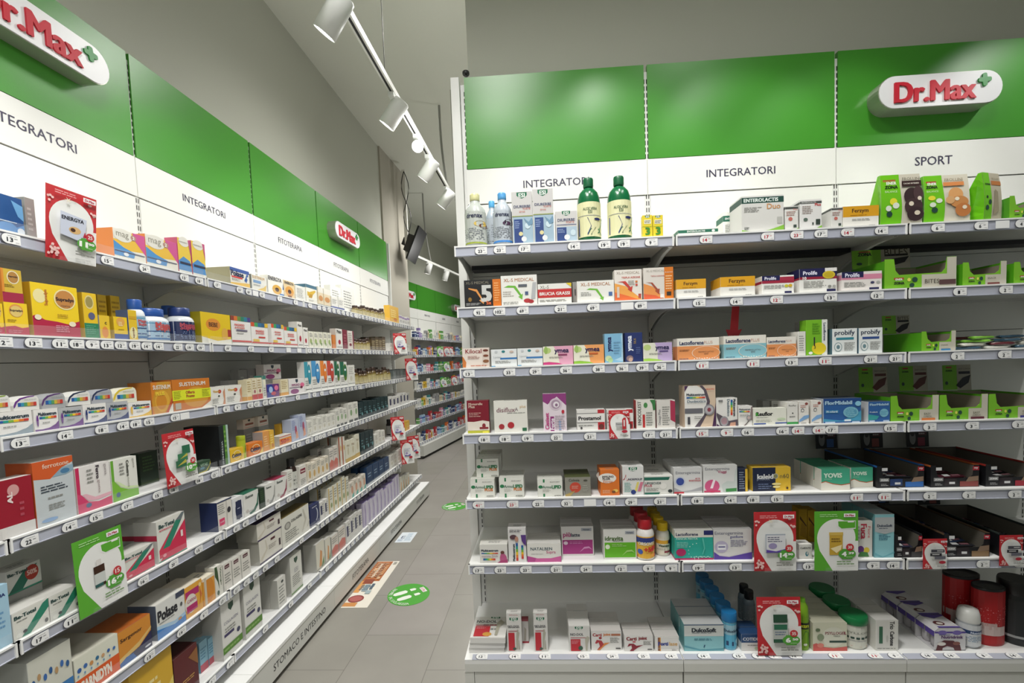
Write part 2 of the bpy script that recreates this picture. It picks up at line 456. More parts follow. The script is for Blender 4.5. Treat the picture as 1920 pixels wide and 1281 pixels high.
(4, 'tray', 'zbar_o', 2.0218, -0.4141, 0.0, 0.1885, 0.0898, 0.36, 1, 'long black display carton with orange rim, half empty', {'hdr': 5}),
(4, 'tray', 'zbar_r', 2.2322, -0.4181, 0.0, 0.1878, 0.0899, 0.36, 1, 'long black display carton with red rim, at right edge', {'hdr': 6}),
(5, 'box', 'mult_m', 0.1128, -0.4351, 0.0, 0.1202, 0.0809, 0.06, 1, 'white carton with rainbow stripe and woman in pink'),
(5, 'box', 'mult_v', 0.2156, -0.4301, 0.0, 0.0774, 0.1504, 0.06, 1, 'upright white carton with sideways rainbow stripe and purple corner'),
(5, 'box', 'natal', 0.3304, -0.4311, 0.0, 0.1455, 0.0799, 0.04, 3, 'wide white carton with pink swoosh base'),
(5, 'box', 'piul', 0.4783, -0.3731, 0.0, 0.1404, 0.1317, 0.04, 3, 'white carton with magenta panel'),
(5, 'box', 'idra', 0.6566, -0.4141, 0.0, 0.1396, 0.1309, 0.04, 3, 'white carton with bright green panel'),
(5, 'pill', 'ors', 0.7655, -0.4361, 0.0, 0.0781, 0.1728, 0.075, 3, 'white bottle with red cap and colourful fruit label'),
(5, 'pill', 'yelc', 0.8483, -0.3931, 0.0, 0.0602, 0.1419, 0.06, 4, 'white bottle with yellow cap'),
(5, 'box', 'panc', 0.963, -0.4291, 0.0, 0.1587, 0.1266, 0.04, 3, 'turquoise carton with white top and pink base strip'),
(5, 'box', 'entgo', 1.1231, -0.4291, 0.0, 0.1564, 0.1285, 0.04, 4, 'white carton with violet base wave'),
(5, 'box', 'calen', 1.4149, -0.4381, 0.0, 0.0527, 0.0625, 0.05, 1, 'little white carton between the red and green flyers'),
(5, 'box', 'gold', 1.501, -0.2611, 0.0, 0.0364, 0.1519, 0.06, 1, 'golden yellow carton in the gap between the flyers'),
(5, 'box', 'gold', 1.5384, -0.2621, 0.0, 0.0351, 0.1466, 0.06, 1, 'golden yellow carton half behind the green flyer'),
(5, 'box', 'fuca', 1.6556, -0.4271, 0.0, 0.0671, 0.1522, 0.05, 1, 'upright white carton with red sideways word and flowers'),
(5, 'box', 'dulc_t', 1.7336, -0.4321, 0.0, 0.0766, 0.1817, 0.07, 3, 'tall pale turquoise carton with silver top'),
(5, 'tray', 'zbar_k', 1.8265, -0.4351, 0.0, 0.1061, 0.0963, 0.34, 1, 'black display carton behind a small red flyer', {'hdr': 0}),
(5, 'tray', 'zbar_k2', 2.053, -0.4371, 0.0, 0.177, 0.0977, 0.38, 1, 'black display carton with brown tab between small red flyers', {'hdr': 4}),
(5, 'tray', 'zbar_k3', 2.2749, -0.4341, 0.0, 0.1852, 0.095, 0.36, 1, 'black display carton with white tab at the right edge', {'hdr': 5}),
(6, 'box', 'nodol_t', 0.1863, -0.4121, 0.0, 0.0649, 0.1724, 0.035, 1, 'thin upright red and white carton, leftmost of three'),
(6, 'box', 'nodol_b', 0.2311, -0.3511, 0.0, 0.0304, 0.1077, 0.03, 1, 'thin carton back behind the leftmost upright carton'),
(6, 'box', 'nodol_t', 0.3031, -0.4121, 0.0, 0.061, 0.174, 0.035, 1, 'thin upright red and white carton, middle of three'),
(6, 'box', 'nodol_m', 0.4714, -0.4121, 0.0, 0.0917, 0.1129, 0.06, 3, 'upright red and white carton with crest, front of a row'),
(6, 'box', 'carti', 0.5884, -0.4051, 0.0, 0.1319, 0.085, 0.05, 3, 'white carton with red and orange runner, left row'),
(6, 'box', 'carti2', 0.7263, -0.4121, 0.0, 0.1236, 0.0685, 0.05, 2, 'white carton with dark red runner, right row'),
(6, 'box', 'forti', 0.8471, -0.4121, 0.0, 0.1023, 0.0644, 0.05, 3, 'white carton with blue and gold lettering'),
(6, 'box', 'dulc', 1.0042, -0.4121, 0.0, 0.1668, 0.1182, 0.07, 3, 'big turquoise and white carton with black lettering'),
(6, 'jar', 'dulc_j', 1.1216, -0.4121, 0.0, 0.0616, 0.1622, 0.065, 6, 'turquoise tub with blue lid'),
(6, 'box', 'cotid', 1.2031, -0.4121, 0.0, 0.0836, 0.0735, 0.05, 2, 'navy and white carton with white capitals'),
(6, 'pill', 'dark', 1.2786, -0.2391, 0.0, 0.0521, 0.1658, 0.05, 2, 'dark capped bottle behind the navy carton'),
(6, 'aloeg', 'xtra', 1.4267, -0.4121, 0.0, 0.0474, 0.2194, 0.065, 1, 'tall lime green bottle behind the red flyer'),
(6, 'box', 'psyl', 1.528, -0.4121, 0.0, 0.1401, 0.121, 0.05, 6, 'cream carton with pink flower base'),
(6, 'jar', 'psyl_j', 1.6545, -0.4121, 0.0, 0.1043, 0.1365, 0.11, 5, 'white tub with wide green lid'),
(6, 'box', 'trio', 1.7606, -0.4121, 0.0, 0.0907, 0.1312, 0.06, 3, 'white carton with sideways black lettering'),
(6, 'pack', 'nutri', 2.0134, -0.4121, 0.0, 0.1235, 0.0974, 0.1, 3, 'white and purple drinks pack with chocolate ring'),
(6, 'dome', 'nbot', 2.1226, -0.4081, 0.0, 0.0795, 0.1644, 0.06, 1, 'single white drink bottle beside the purple drinks packs'),
(6, 'canr', 'redcan', 2.2223, -0.3871, 0.0, 0.1184, 0.2496, 0.13, 1, 'front red canister with black lid'),
(6, 'canr', 'redcan', 2.1911, -0.3001, 0.0, 0.1375, 0.2607, 0.13, 1, 'rear red canister with black lid'),
(6, 'canb', 'blackcan', 2.346, -0.3951, 0.0, 0.1212, 0.2684, 0.15, 1, 'black tub cut by the right edge, bottom shelf'),
]
RTAGS = [[[(0.115, '23'), (0.192, '23'), (0.293, '17'), (0.495, '14'), (0.618, '19'), (0.696, '19'), (0.806, '9')], [(0.122, '14', 1), (0.362, '17', 1), (0.475, '23', 1), (0.567, '17'), (0.669, '14', 1), (0.797, '14')], [(0.109, '6'), (0.269, '6'), (0.348, ''), (0.42, '4')]],
 [[(0.097, '92'), (0.18, '102'), (0.277, '69'), (0.433, '21'), (0.566, '69'), (0.704, ''), (0.758, '89')], [(0.091, '15'), (0.238, '14'), (0.395, '12', 1), (0.604, '13'), (0.782, '12')], [(0.194, '1'), (0.365, '2')]],
 [[(0.042, '13'), (0.212, '33'), (0.321, '29'), (0.447, '36'), (0.581, '38'), (0.677, '36'), (0.759, '39'), (0.83, '36')], [(0.1, '11', 1), (0.301, '11', 1), (0.452, '13'), (0.583, '11', 1), (0.758, '21'), (0.854, '21')], [(0.189, '2'), (0.365, '2')]],
 [[(0.095, '18'), (0.183, '18'), (0.278, '19'), (0.4, '22'), (0.538, '21'), (0.779, '17'), (0.848, '21')], [(0.095, '15', 1), (0.194, '9', 1), (0.277, '16'), (0.415, '16'), (0.476, '14', 1), (0.558, '14', 1), (0.608, '17'), (0.836, '15')], [(0.087, '3'), (0.248, '3'), (0.423, '2')]],
 [[(0.059, '41', 1), (0.204, '23', 1), (0.313, '22'), (0.434, '32'), (0.53, ''), (0.61, '14'), (0.7, '29'), (0.819, '21')], [(0.071, '18'), (0.205, '14'), (0.296, '18'), (0.392, '15'), (0.706, '11', 1), (0.815, '11', 1)], [(0.09, '2'), (0.24, '2'), (0.414, '2')]],
 [[(0.047, '17'), (0.141, '23'), (0.25, '23'), (0.38, '21'), (0.506, '24'), (0.651, '12'), (0.767, '9'), (0.859, '9')], [(0.071, '19'), (0.222, '13'), (0.518, '13'), (0.772, '9'), (0.85, '14')], [(0.298, '2'), (0.44, '3')]],
 [[(0.045, '12'), (0.189, '14'), (0.318, '11'), (0.483, '15'), (0.607, '24'), (0.738, '25'), (0.854, '14')], [(0.089, '14'), (0.234, '15'), (0.313, '9'), (0.379, '7'), (0.461, '12'), (0.625, '11', 1), (0.783, '11', 1), (0.863, '9')], [(0.094, '14'), (0.184, '14'), (0.311, '8'), (0.426, '14')]]]
LITEMS = [
(0, 'box', 'moon', -0.814, -0.2939, 0.0, 0.1041, 0.1139, 0.07, 1, 'dark blue night sky carton with a crescent moon'),
(0, 'box', 'grey_b', -0.7226, -0.2739, 0.0, 0.0297, 0.1328, 0.09, 1, 'grey carton half behind the tilted red flyer'),
(0, 'box', 'mag2', -0.3863, -0.2939, 0.0, 0.1416, 0.1142, 0.1, 1, 'painterly orange and blue carton, left of the pair'),
(0, 'box', 'mag2', -0.2299, -0.2939, 0.0, 0.1657, 0.1282, 0.06, 1, 'painterly orange and blue carton, right of the pair'),
(0, 'box', 'mag_n', -0.1046, -0.2939, 0.0, 0.0758, 0.1576, 0.06, 1, 'narrow yellow and blue carton, left of the pair'),
(0, 'box', 'mag_n', -0.0175, -0.2939, 0.0, 0.0857, 0.1637, 0.06, 1, 'narrow yellow and blue carton, right of the pair'),
(0, 'box', 'polase_r', 0.2787, -0.2939, 0.0, 0.159, 0.095, 0.13, 1, 'white and blue carton with running figure'),
(0, 'box', 'sust_w', 0.4482, -0.2939, 0.0, 0.144, 0.0879, 0.05, 1, 'white carton with pale gold capitals'),
(0, 'box', 'energya', 0.6151, -0.2939, 0.0, 0.1656, 0.1112, 0.05, 1, 'white carton with black capitals and sunflower, left of two'),
(0, 'box', 'energya_o', 0.7644, -0.2939, 0.0, 0.1241, 0.1097, 0.05, 1, 'beige carton with sunflower, right of two'),
(0, 'box', 'whitel', 0.9006, -0.2939, 0.0, 0.1255, 0.0993, 0.05, 1, 'plain white carton beside the blue-topped grain carton'),
(0, 'box', 'corn', 1.0526, -0.2939, 0.0, 0.1525, 0.1279, 0.1, 1, 'white carton with blue top and golden grain'),
(0, 'box', 'tan', 1.1864, -0.2939, 0.0, 0.0803, 0.1355, 0.05, 1, 'slim tan and white carton behind the grain carton'),
(0, 'box', 'tan', 1.2878, -0.2939, 0.0, 0.1026, 0.1335, 0.05, 1, 'slim tan carton right of the grain carton'),
(0, 'box', 'whitel', 1.5318, -0.2539, 0.0, 0.1924, 0.1934, 0.05, 1, 'tall white carton, left of two near the brown bottles'),
(0, 'box', 'whitel', 1.8529, -0.2189, 0.0, 0.2672, 0.2387, 0.05, 1, 'tall white carton, right of two near the brown bottles'),
(0, 'box', 'white_bl', 1.4138, -0.2939, 0.0, 0.1103, 0.0947, 0.04, 1, 'short white carton with blue foot, left of two'),
(0, 'box', 'white_bl', 1.5339, -0.2939, 0.0, 0.1078, 0.1022, 0.04, 1, 'short white carton with blue foot, right of two'),
(0, 'box', 'yellow_c', 2.8714, -0.2939, 0.0, 0.3092, 0.1772, 0.06, 1, 'yellow carton standing at the far end of top shelf'),
(1, 'box', 'supr', -0.8551, -0.2939, 0.0, 0.0269, 0.0934, 0.06, 1, 'yellow carton cut by the left edge, second shelf'),
(1, 'box', 'supr', -0.8072, -0.2939, 0.0, 0.0643, 0.1, 0.05, 1, 'small yellow and crimson carton near the left edge'),
(1, 'box', 'supr_v', -0.8074, -0.2899, 0.1008, 0.0557, 0.1008, 0.05, 1, 'yellow and crimson carton standing on the one below'),
(1, 'box', 'supr_b', -0.6877, -0.2939, 0.0, 0.1488, 0.1723, 0.09, 1, 'large yellow and crimson carton with round emblem'),
(1, 'box', 'ric', -0.5709, -0.2939, 0.0, 0.0516, 0.162, 0.07, 1, 'yellow and green carton right of the large one'),
(1, 'box', 'yel_s', -0.5208, -0.2939, 0.0, 0.0413, 0.0873, 0.05, 1, 'short yellow carton with blue top'),
(1, 'box', 'yellow_b', -0.4316, -0.2039, 0.0, 0.0359, 0.1783, 0.05, 1, 'plain yellow carton behind the short ones, left'),
(1, 'box', 'yellow_b', -0.376, -0.2039, 0.0, 0.0406, 0.1813, 0.05, 1, 'plain yellow carton behind the short ones, right'),
(1, 'box', 'yel_bl', -0.4556, -0.2939, 0.0, 0.0581, 0.0874, 0.05, 1, 'yellow carton with blue base'),
(1, 'box', 'yel_t', -0.402, -0.2939, 0.0, 0.0391, 0.1186, 0.05, 1, 'thin tall yellow carton with sideways word'),
(1, 'pill', 'mags', -0.3539, -0.2939, 0.0, 0.0639, 0.1662, 0.06, 1, 'white bottle with blue cap and light blue label, leftmost'),
(1, 'pill', 'mags', -0.2474, -0.2939, 0.0, 0.1304, 0.1416, 0.08, 1, 'widest white bottle with blue cap'),
(1, 'pill', 'mags', -0.0326, -0.1739, 0.0, 0.0727, 0.1816, 0.06, 1, 'white bottle half hidden between two blue capped bottles'),
(1, 'pill', 'magn', -0.0958, -0.2939, 0.0, 0.109, 0.1603, 0.06, 1, 'white bottle with navy label'),
(1, 'box', 'yel_e', 0.0683, -0.2939, 0.0, 0.2093, 0.1502, 0.08, 1, 'yellow carton with round orange emblem and egg'),
(1, 'box', 'mgk', 0.2574, -0.2939, 0.0, 0.1617, 0.1503, 0.1, 1, 'white carton with rainbow top band, widest of four'),
(1, 'box', 'mgk_y', 0.4202, -0.2939, 0.0, 0.1562, 0.1289, 0.05, 1, 'white carton with rainbow band and yellow tab, second of four'),
(1, 'box', 'mgk_y', 0.5997, -0.2939, 0.0, 0.1298, 0.134, 0.06, 1, 'white carton with rainbow band and yellow tab, third of four'),
(1, 'box', 'mgk_y', 0.7455, -0.2939, 0.0, 0.1468, 0.125, 0.05, 1, 'white carton with rainbow band and yellow tab, last of four'),
(1, 'box', 'w_red', 0.8621, -0.2939, 0.0, 0.0633, 0.1692, 0.06, 1, 'thin white carton with red drop, left of two'),
(1, 'box', 'w_red', 0.9336, -0.2939, 0.0, 0.0627, 0.1355, 0.05, 1, 'thin white carton with red drop, right of two'),
(1, 'box', 'w_gr', 1.0065, -0.2939, 0.0, 0.0583, 0.1147, 0.05, 1, 'small white herbal carton, first of five'),
(1, 'box', 'w_gr', 1.0772, -0.2939, 0.0, 0.0648, 0.1148, 0.05, 1, 'small white herbal carton, second of five'),
(1, 'box', 'w_gr', 1.1468, -0.2939, 0.0, 0.0635, 0.1167, 0.05, 1, 'small white herbal carton, third of five'),
(1, 'box', 'w_gr', 1.2173, -0.2939, 0.0, 0.0578, 0.1188, 0.05, 1, 'small white herbal carton, fourth of five'),
(1, 'box', 'w_gr', 1.2864, -0.2939, 0.0, 0.0602, 0.1184, 0.05, 1, 'small white herbal carton, last of five'),
(1, 'box', 'orange', 1.3629, -0.2939, 0.0, 0.0537, 0.1064, 0.04, 1, 'small orange carton beside the herbal cartons'),
(1, 'box', 'w_red', 1.4581, -0.2939, 0.0, 0.1148, 0.1591, 0.05, 1, 'larger white carton with red drop beside maroon carton'),
(1, 'box', 'maroon', 1.5674, -0.2939, 0.0, 0.0807, 0.1584, 0.05, 1, 'slim maroon carton beside brown bottles'),
(1, 'box', 'w_mar', 1.6789, -0.2939, 0.0, 0.1183, 0.1551, 0.05, 1, 'pale carton with maroon edge beside brown bottles'),
(2, 'box', 'mc_l', -0.8488, -0.2939, 0.0, 0.1166, 0.0736, 0.06, 1, 'lower white rainbow striped carton cut by the left edge'),
(2, 'box', 'mc_p', -0.7487, -0.2939, 0.0, 0.0726, 0.0711, 0.06, 1, 'lower white rainbow striped carton with purple base, left'),
(2, 'box', 'mc_pg', -0.6706, -0.2939, 0.0, 0.0789, 0.0689, 0.06, 1, 'lower grey rainbow striped carton with purple base, right'),
(2, 'box', 'mc_n', -0.5853, -0.2939, 0.0, 0.0849, 0.071, 0.06, 1, 'lower white rainbow striped carton with navy base'),
(2, 'box', 'mc_ng', -0.497, -0.2939, 0.0, 0.0866, 0.0699, 0.06, 1, 'lower grey rainbow striped carton with navy base'),
(2, 'box', 'mc_y', -0.3995, -0.2939, 0.0, 0.1023, 0.061, 0.06, 1, 'lower white rainbow striped carton with yellow base'),
(2, 'arch', 'mu_g', -0.8727, -0.2899, 0.0744, 0.0578, 0.0497, 0.05, 1, 'upper arched carton with green edge'),
(2, 'arch', 'mu_p', -0.7996, -0.2899, 0.0719, 0.0717, 0.045, 0.05, 1, 'upper white arched carton with purple edge'),
(2, 'arch', 'mu_pg', -0.7195, -0.2899, 0.0697, 0.0734, 0.0489, 0.05, 1, 'upper grey arched carton with purple edge'),
(2, 'arch', 'mu_n', -0.635, -0.2899, 0.0718, 0.0782, 0.0475, 0.05, 1, 'upper white arched carton with navy edge'),
(2, 'arch', 'mu_ng', -0.5514, -0.2899, 0.0707, 0.0785, 0.0499, 0.05, 1, 'upper grey arched carton with navy edge'),
(2, 'arch', 'mu_y', -0.4576, -0.2899, 0.0618, 0.099, 0.0588, 0.05, 1, 'upper white arched carton with yellow edge'),
(2, 'box', 'sust', -0.2901, -0.2939, 0.0, 0.1058, 0.1335, 0.1, 1, 'orange and gold carton with capitals'),
(2, 'box', 'sust_o', -0.1208, -0.2939, 0.0, 0.2269, 0.139, 0.09, 1, 'orange and gold carton with yellow promotional sleeve'),
(2, 'box', 'vit_w', 0.0452, -0.2939, 0.0, 0.0985, 0.0918, 0.05, 1, 'white carton with golden letters and hand, left of two'),
(2, 'box', 'vit_w', 0.1617, -0.2939, 0.0, 0.1276, 0.0932, 0.05, 1, 'white carton with golden letters and hand, right of two'),
(2, 'box', 'cream_y', 0.2919, -0.2939, 0.0, 0.0402, 0.1143, 0.05, 1, 'small cream carton with red foot, first of three'),
(2, 'box', 'cream_r', 0.3378, -0.2939, 0.0, 0.0393, 0.1179, 0.05, 1, 'small cream carton with red foot, second of three'),
(2, 'box', 'cream_r', 0.3855, -0.2939, 0.0, 0.0433, 0.1217, 0.05, 1, 'small cream carton with red foot, third of three'),
(2, 'box', 'grey', 0.3059, -0.1939, 0.0, 0.0648, 0.1147, 0.05, 1, 'grey carton behind the golden lettered pair, nearer'),
(2, 'box', 'grey', 0.3739, -0.1939, 0.0, 0.0591, 0.1142, 0.05, 1, 'grey carton behind the golden lettered pair, farther'),
(2, 'box', 'grey_b', 0.4254, -0.1739, 0.0, 0.0752, 0.1702, 0.05, 1, 'high grey carton on the third shelf, nearer'),
(2, 'box', 'grey_b', 0.5121, -0.1739, 0.0, 0.0853, 0.1742, 0.05, 1, 'high grey carton on the third shelf, farther'),
(2, 'box', 'w_te', 0.4296, -0.2939, 0.0, 0.0319, 0.1317, 0.05, 1, 'slim pale carton with teal top beside the purple one'),
(2, 'box', 'purp', 0.5145, -0.2939, 0.0, 0.1244, 0.0776, 0.05, 1, 'purple and blue carton with pink blossom'),
(2, 'box', 'grey_b', 0.6284, -0.2289, 0, 0.1801, 0.1038, 0.05, 1, 'dull grey carton carrying the white carton with shield and pink flower,'),
(2, 'box', 'w_pk', 0.6284, -0.2289, 0.105, 0.1801, 0.0909, 0.05, 1, 'white carton with shield and pink flower, raised above'),
(2, 'box', 'cream_y', 0.6365, -0.2939, 0.0, 0.082, 0.1016, 0.05, 1, 'cream carton beside the pink flower carton'),
(2, 'box', 'w_pk', 0.7814, -0.2939, 0.0, 0.1925, 0.1007, 0.05, 1, 'white carton with shield and pink flower, lower one'),
(2, 'box', 'tealp', 0.9307, -0.2939, 0.0, 0.0891, 0.206, 0.05, 1, 'white carton with tall teal loop, first of two'),
(2, 'box', 'bluep', 1.0437, -0.2939, 0.0, 0.1189, 0.2124, 0.05, 1, 'white carton with tall blue loop, second of two'),
(2, 'box', 'orp', 1.162, -0.2939, 0.0, 0.0985, 0.2114, 0.05, 1, 'white carton with orange loop'),
(2, 'box', 'redp', 1.2718, -0.2939, 0.0, 0.1095, 0.2106, 0.05, 1, 'white carton with red loop'),
(2, 'box', 'grp', 1.3814, -0.2939, 0.0, 0.0882, 0.2055, 0.05, 1, 'white carton with dark green loop, first of two'),
(2, 'box', 'grp', 1.5014, -0.2939, 0.0, 0.1295, 0.2005, 0.05, 1, 'white carton with dark green loop, second of two'),
(2, 'box', 'w_line', 1.6481, -0.2939, 0.0, 0.1399, 0.1728, 0.05, 1, 'white carton before the brown bottles, third shelf'),
(3, 'box', 'al', -0.8746, -0.2939, 0.0, 0.1311, 0.1748, 0.05, 1, 'dark red carton with white base and at sign'),
(3, 'box', 'ferrot', -0.7428, -0.2939, 0.0, 0.1248, 0.2086, 0.09, 1, 'tall silvery carton with orange top band'),
(3, 'box', 'ferrog', -0.6129, -0.2939, 0.0, 0.1246, 0.1594, 0.05, 1, 'white carton with crimson edge and sideways lettering'),
(3, 'box', 'colos', -0.4916, -0.2939, 0.0, 0.1087, 0.1557, 0.05, 1, 'white carton with green base and sideways lettering'),
(3, 'box', 'dkgreen', -0.27, -0.1939, 0.0, 0.0909, 0.1377, 0.04, 1, 'dark green carton behind the gap, fourth shelf'),
(3, 'box', 'dg_s', -0.0792, -0.2939, 0.0, 0.0779, 0.0539, 0.04, 1, 'small green carton with yellow curve beside the red flyer'),
(3, 'box', 'vitb', 0.0638, -0.2939, 0.0, 0.0651, 0.1998, 0.18, 1, 'big black carton with green stripe and sideways letters'),
(3, 'box', 'ceb_y', 0.154, -0.2939, 0.0, 0.1041, 0.0665, 0.05, 1, 'yellow carton with round word emblem'),
(3, 'tubec', 'ceb_t', 0.2203, -0.2939, 0.0, 0.0431, 0.1209, 0.04, 1, 'lime green tube standing between yellow and orange cartons'),
(3, 'box', 'ceb_o', 0.3129, -0.2939, 0.0, 0.1256, 0.0686, 0.05, 1, 'orange carton with round word emblem'),
(3, 'box', 'or_p', 0.4113, -0.2939, 0.0, 0.0631, 0.1142, 0.06, 1, 'upright pale orange carton with grey end'),
(3, 'box', 'yellow_c', 0.4692, -0.2939, 0.0, 0.0444, 0.1127, 0.05, 1, 'narrow yellow carton next to pale orange one'),
(3, 'box', 'or_b', 0.6095, -0.2939, 0.0, 0.1326, 0.0618, 0.05, 1, 'orange and white carton with big letters'),
(3, 'box', 'yellow_c', 0.7311, -0.2289, 0.0, 0.117, 0.1194, 0.04, 1, 'tall yellow carton behind the big orange letters'),
(3, 'box', 'blu_f', 0.7264, -0.2939, 0.0, 0.0857, 0.143, 0.06, 1, 'tall pale blue carton with pink figure, first'),
(3, 'box', 'blu_f', 0.8214, -0.2939, 0.0, 0.0879, 0.1618, 0.06, 1, 'tall pale blue carton with pink figure, second'),
(3, 'box', 'grey_b', 0.4509, -0.1739, 0, 0.1071, 0.1288, 0.04, 1, 'dull grey carton carrying the raised small carton with brown word, nearer'),
(3, 'box', 'choc', 0.4509, -0.1739, 0.13, 0.1071, 0.0554, 0.04, 1, 'raised small carton with brown word, nearer'),
(3, 'box', 'grey_b', 0.5558, -0.1939, 0, 0.1008, 0.1288, 0.04, 1, 'dull grey carton carrying the raised small carton with brown word, farther'),
(3, 'box', 'choc', 0.5558, -0.1939, 0.13, 0.1008, 0.0593, 0.04, 1, 'raised small carton with brown word, farther'),
(4, 'box', 'ltblue', -0.9276, -0.2939, 0.0, 0.0566, 0.1829, 0.05, 1, 'pale blue carton cut by the left edge, fifth shelf'),
(4, 'box', 'bet', -0.8457, -0.2939, 0.0, 0.1013, 0.0836, 0.08, 1, 'lower white carton with green diagonal, by the left edge'),
(4, 'box', 'grey_b', -0.7892, -0.2139, 0, 0.0999, 0.1088, 0.06, 1, 'dull grey carton carrying the upper green diagonal carton with red discount'),
(4, 'box', 'bet_r', -0.7892, -0.2139, 0.11, 0.0999, 0.0757, 0.06, 1, 'upper green diagonal carton with red discount disc'),
(4, 'box', 'bet', -0.7446, -0.2939, 0.0, 0.0948, 0.0802, 0.08, 1, 'white carton with green diagonal left of the green flyer'),
(4, 'box', 'bet_pk', -0.4619, -0.2939, 0.0, 0.1405, 0.0985, 0.09, 1, 'smaller carton with green and red diagonals'),
(4, 'box', 'bet_pk', -0.2966, -0.2939, 0.0, 0.1503, 0.1728, 0.1, 1, 'taller carton with green and red diagonals, farther one'),
(4, 'box', 'bet_pk', -0.2984, -0.1879, 0.0, 0.0902, 0.1577, 0.1, 1, 'grey sided tall carton behind the smaller one'),
(4, 'box', 'navy_p', 0.0329, -0.2939, 0.0, 0.1056, 0.1428, 0.09, 1, 'navy sided carton with pink label'),
(4, 'box', 'phone', 0.1318, -0.2939, 0.0, 0.0811, 0.1267, 0.05, 1, 'white carton with navy rounded picture'),
(4, 'box', 'w_gsw', 0.2423, -0.2939, 0.0, 0.1281, 0.1226, 0.07, 1, 'white carton with green swoosh'),
(4, 'box', 'dkgreen', 0.3407, -0.2939, 0.0, 0.046, 0.1139, 0.05, 1, 'thin dark green carton between white ones'),
(4, 'box', 'w_gsl', 0.4171, -0.2939, 0.0, 0.0938, 0.1203, 0.05, 1, 'white carton with thin grey swoosh'),
(4, 'box', 'w_msw', 0.5321, -0.2939, 0.0, 0.1222, 0.1241, 0.08, 1, 'white carton with maroon swoosh'),
(4, 'box', 'w_line', 0.6324, -0.2939, 0.0, 0.0633, 0.1428, 0.04, 1, 'slim white carton with tiny dark label'),
(4, 'pill', 'brownb', 0.7035, -0.2939, 0.0, 0.0633, 0.2036, 0.045, 1, 'small dark brown bottle with white stripes'),
(4, 'box', 'w_mar2', 0.7869, -0.2939, 0.0, 0.0806, 0.138, 0.05, 1, 'white carton with maroon top label'),
(5, 'box', 'carn_b', -0.806, -0.2939, 0.0, 0.1306, 0.2204, 0.2, 1, 'white carton with blue band and dots, bottom left'),
(5, 'box', 'carn', -0.6559, -0.2939, 0.0, 0.1613, 0.1376, 0.2, 1, 'white carton with orange band and blue dots'),
(5, 'box', 'sarg', -0.5049, -0.2939, 0.0, 0.1421, 0.1329, 0.14, 1, 'orange and navy carton with italic word'),
(5, 'box', 'polase', -0.3315, -0.2939, 0.0, 0.1499, 0.1449, 0.12, 1, 'white carton with big black word and blue base'),
(5, 'box', 'biof', -0.2028, -0.2939, 0.0, 0.1014, 0.14, 0.12, 1, 'orange carton with magenta labels'),
(5, 'box', 'orange_d', -0.1094, -0.2939, 0.0, 0.0757, 0.1286, 0.1, 1, 'orange carton behind the slim herbal one'),
(5, 'box', 'vitan', -0.0411, -0.2939, 0.0, 0.0507, 0.1465, 0.05, 1, 'slim white carton with dark green leaf and sideways word'),
(5, 'box', 'w_sq', 0.0204, -0.2939, 0.0, 0.0615, 0.1339, 0.14, 1, 'white carton with maroon square, nearest of three'),
(5, 'box', 'w_sq', 0.0889, -0.2939, 0.0, 0.0661, 0.1284, 0.14, 1, 'white carton with maroon square, middle of three'),
(5, 'box', 'w_sq', 0.1632, -0.2939, 0.0, 0.0726, 0.1279, 0.14, 1, 'white carton with maroon square, farthest of three'),
(5, 'box', 'purpt', 0.3888, -0.2939, 0.0, 0.2201, 0.1343, 0.12, 1, 'lower of two stacked marble cartons with purple top'),
(5, 'box', 'purpt', 0.3864, -0.2939, 0.1351, 0.2335, 0.0986, 0.12, 1, 'upper of two stacked marble cartons with purple top'),
(5, 'box', 'colla', 0.6674, -0.2939, 0.0, 0.3226, 0.1795, 0.09, 1, 'big marble patterned carton with grey emblem and brown top'),
(5, 'box', 'navym', 0.9114, -0.2939, 0.0, 0.1266, 0.1459, 0.06, 1, 'navy carton with a white crescent'),
(5, 'box', 'w_nv', 1.0155, -0.2939, 0.0, 0.0628, 0.1282, 0.05, 1, 'first slim white and navy carton beside the crescent carton'),
(5, 'box', 'w_nv', 1.0809, -0.2939, 0.0, 0.0486, 0.1286, 0.05, 1, 'second slim white and navy carton beside the crescent carton'),
(6, 'box', 'yel_w', -0.4476, -0.2939, 0.0, 0.2016, 0.2925, 0.14, 1, 'yellow carton at the bottom edge of the picture'),
(6, 'box', 'dkred', -0.2757, -0.2939, 0.0, 0.1336, 0.2014, 0.16, 1, 'dark red carton with gold marks, bottom shelf'),
(6, 'box', 'blu_s', -0.11, -0.2439, 0.0, 0.0508, 0.1443, 0.05, 1, 'small light blue and pink carton, nearer'),
(6, 'box', 'blu_s', -0.0583, -0.2439, 0.0, 0.0423, 0.1299, 0.05, 1, 'small light blue and pink carton, farther'),
(6, 'box', 'colagtv', 0.0232, -0.2939, 0.0, 0.1437, 0.2812, 0.1, 1, 'tall white carton with green base band, nearer'),
(6, 'box', 'colagtv', 0.1937, -0.2939, 0.0, 0.1424, 0.297, 0.1, 1, 'tall white carton with green base band, farther'),
(6, 'box', 'w_dk', 0.4663, -0.2939, 0.0, 0.087, 0.1707, 0.05, 2, 'small white carton in front of the tall white ones'),
(6, 'box', 'w_esi', 0.6335, -0.2939, 0.0, 0.1363, 0.2421, 0.08, 2, 'upright white carton with dark crest and green foot'),
(6, 'box', 'w_or', 0.9507, -0.2939, 0.0, 0.1243, 0.1928, 0.09, 1, 'white carton with orange leaf print, first of two'),
(6, 'box', 'w_or', 1.0639, -0.2939, 0.0, 0.0827, 0.1765, 0.06, 1, 'white carton with orange leaf print, second of two'),
(6, 'box', 'w_rd', 1.1773, -0.2939, 0.0, 0.1064, 0.156, 0.08, 1, 'white carton with pale red foot, first of two'),
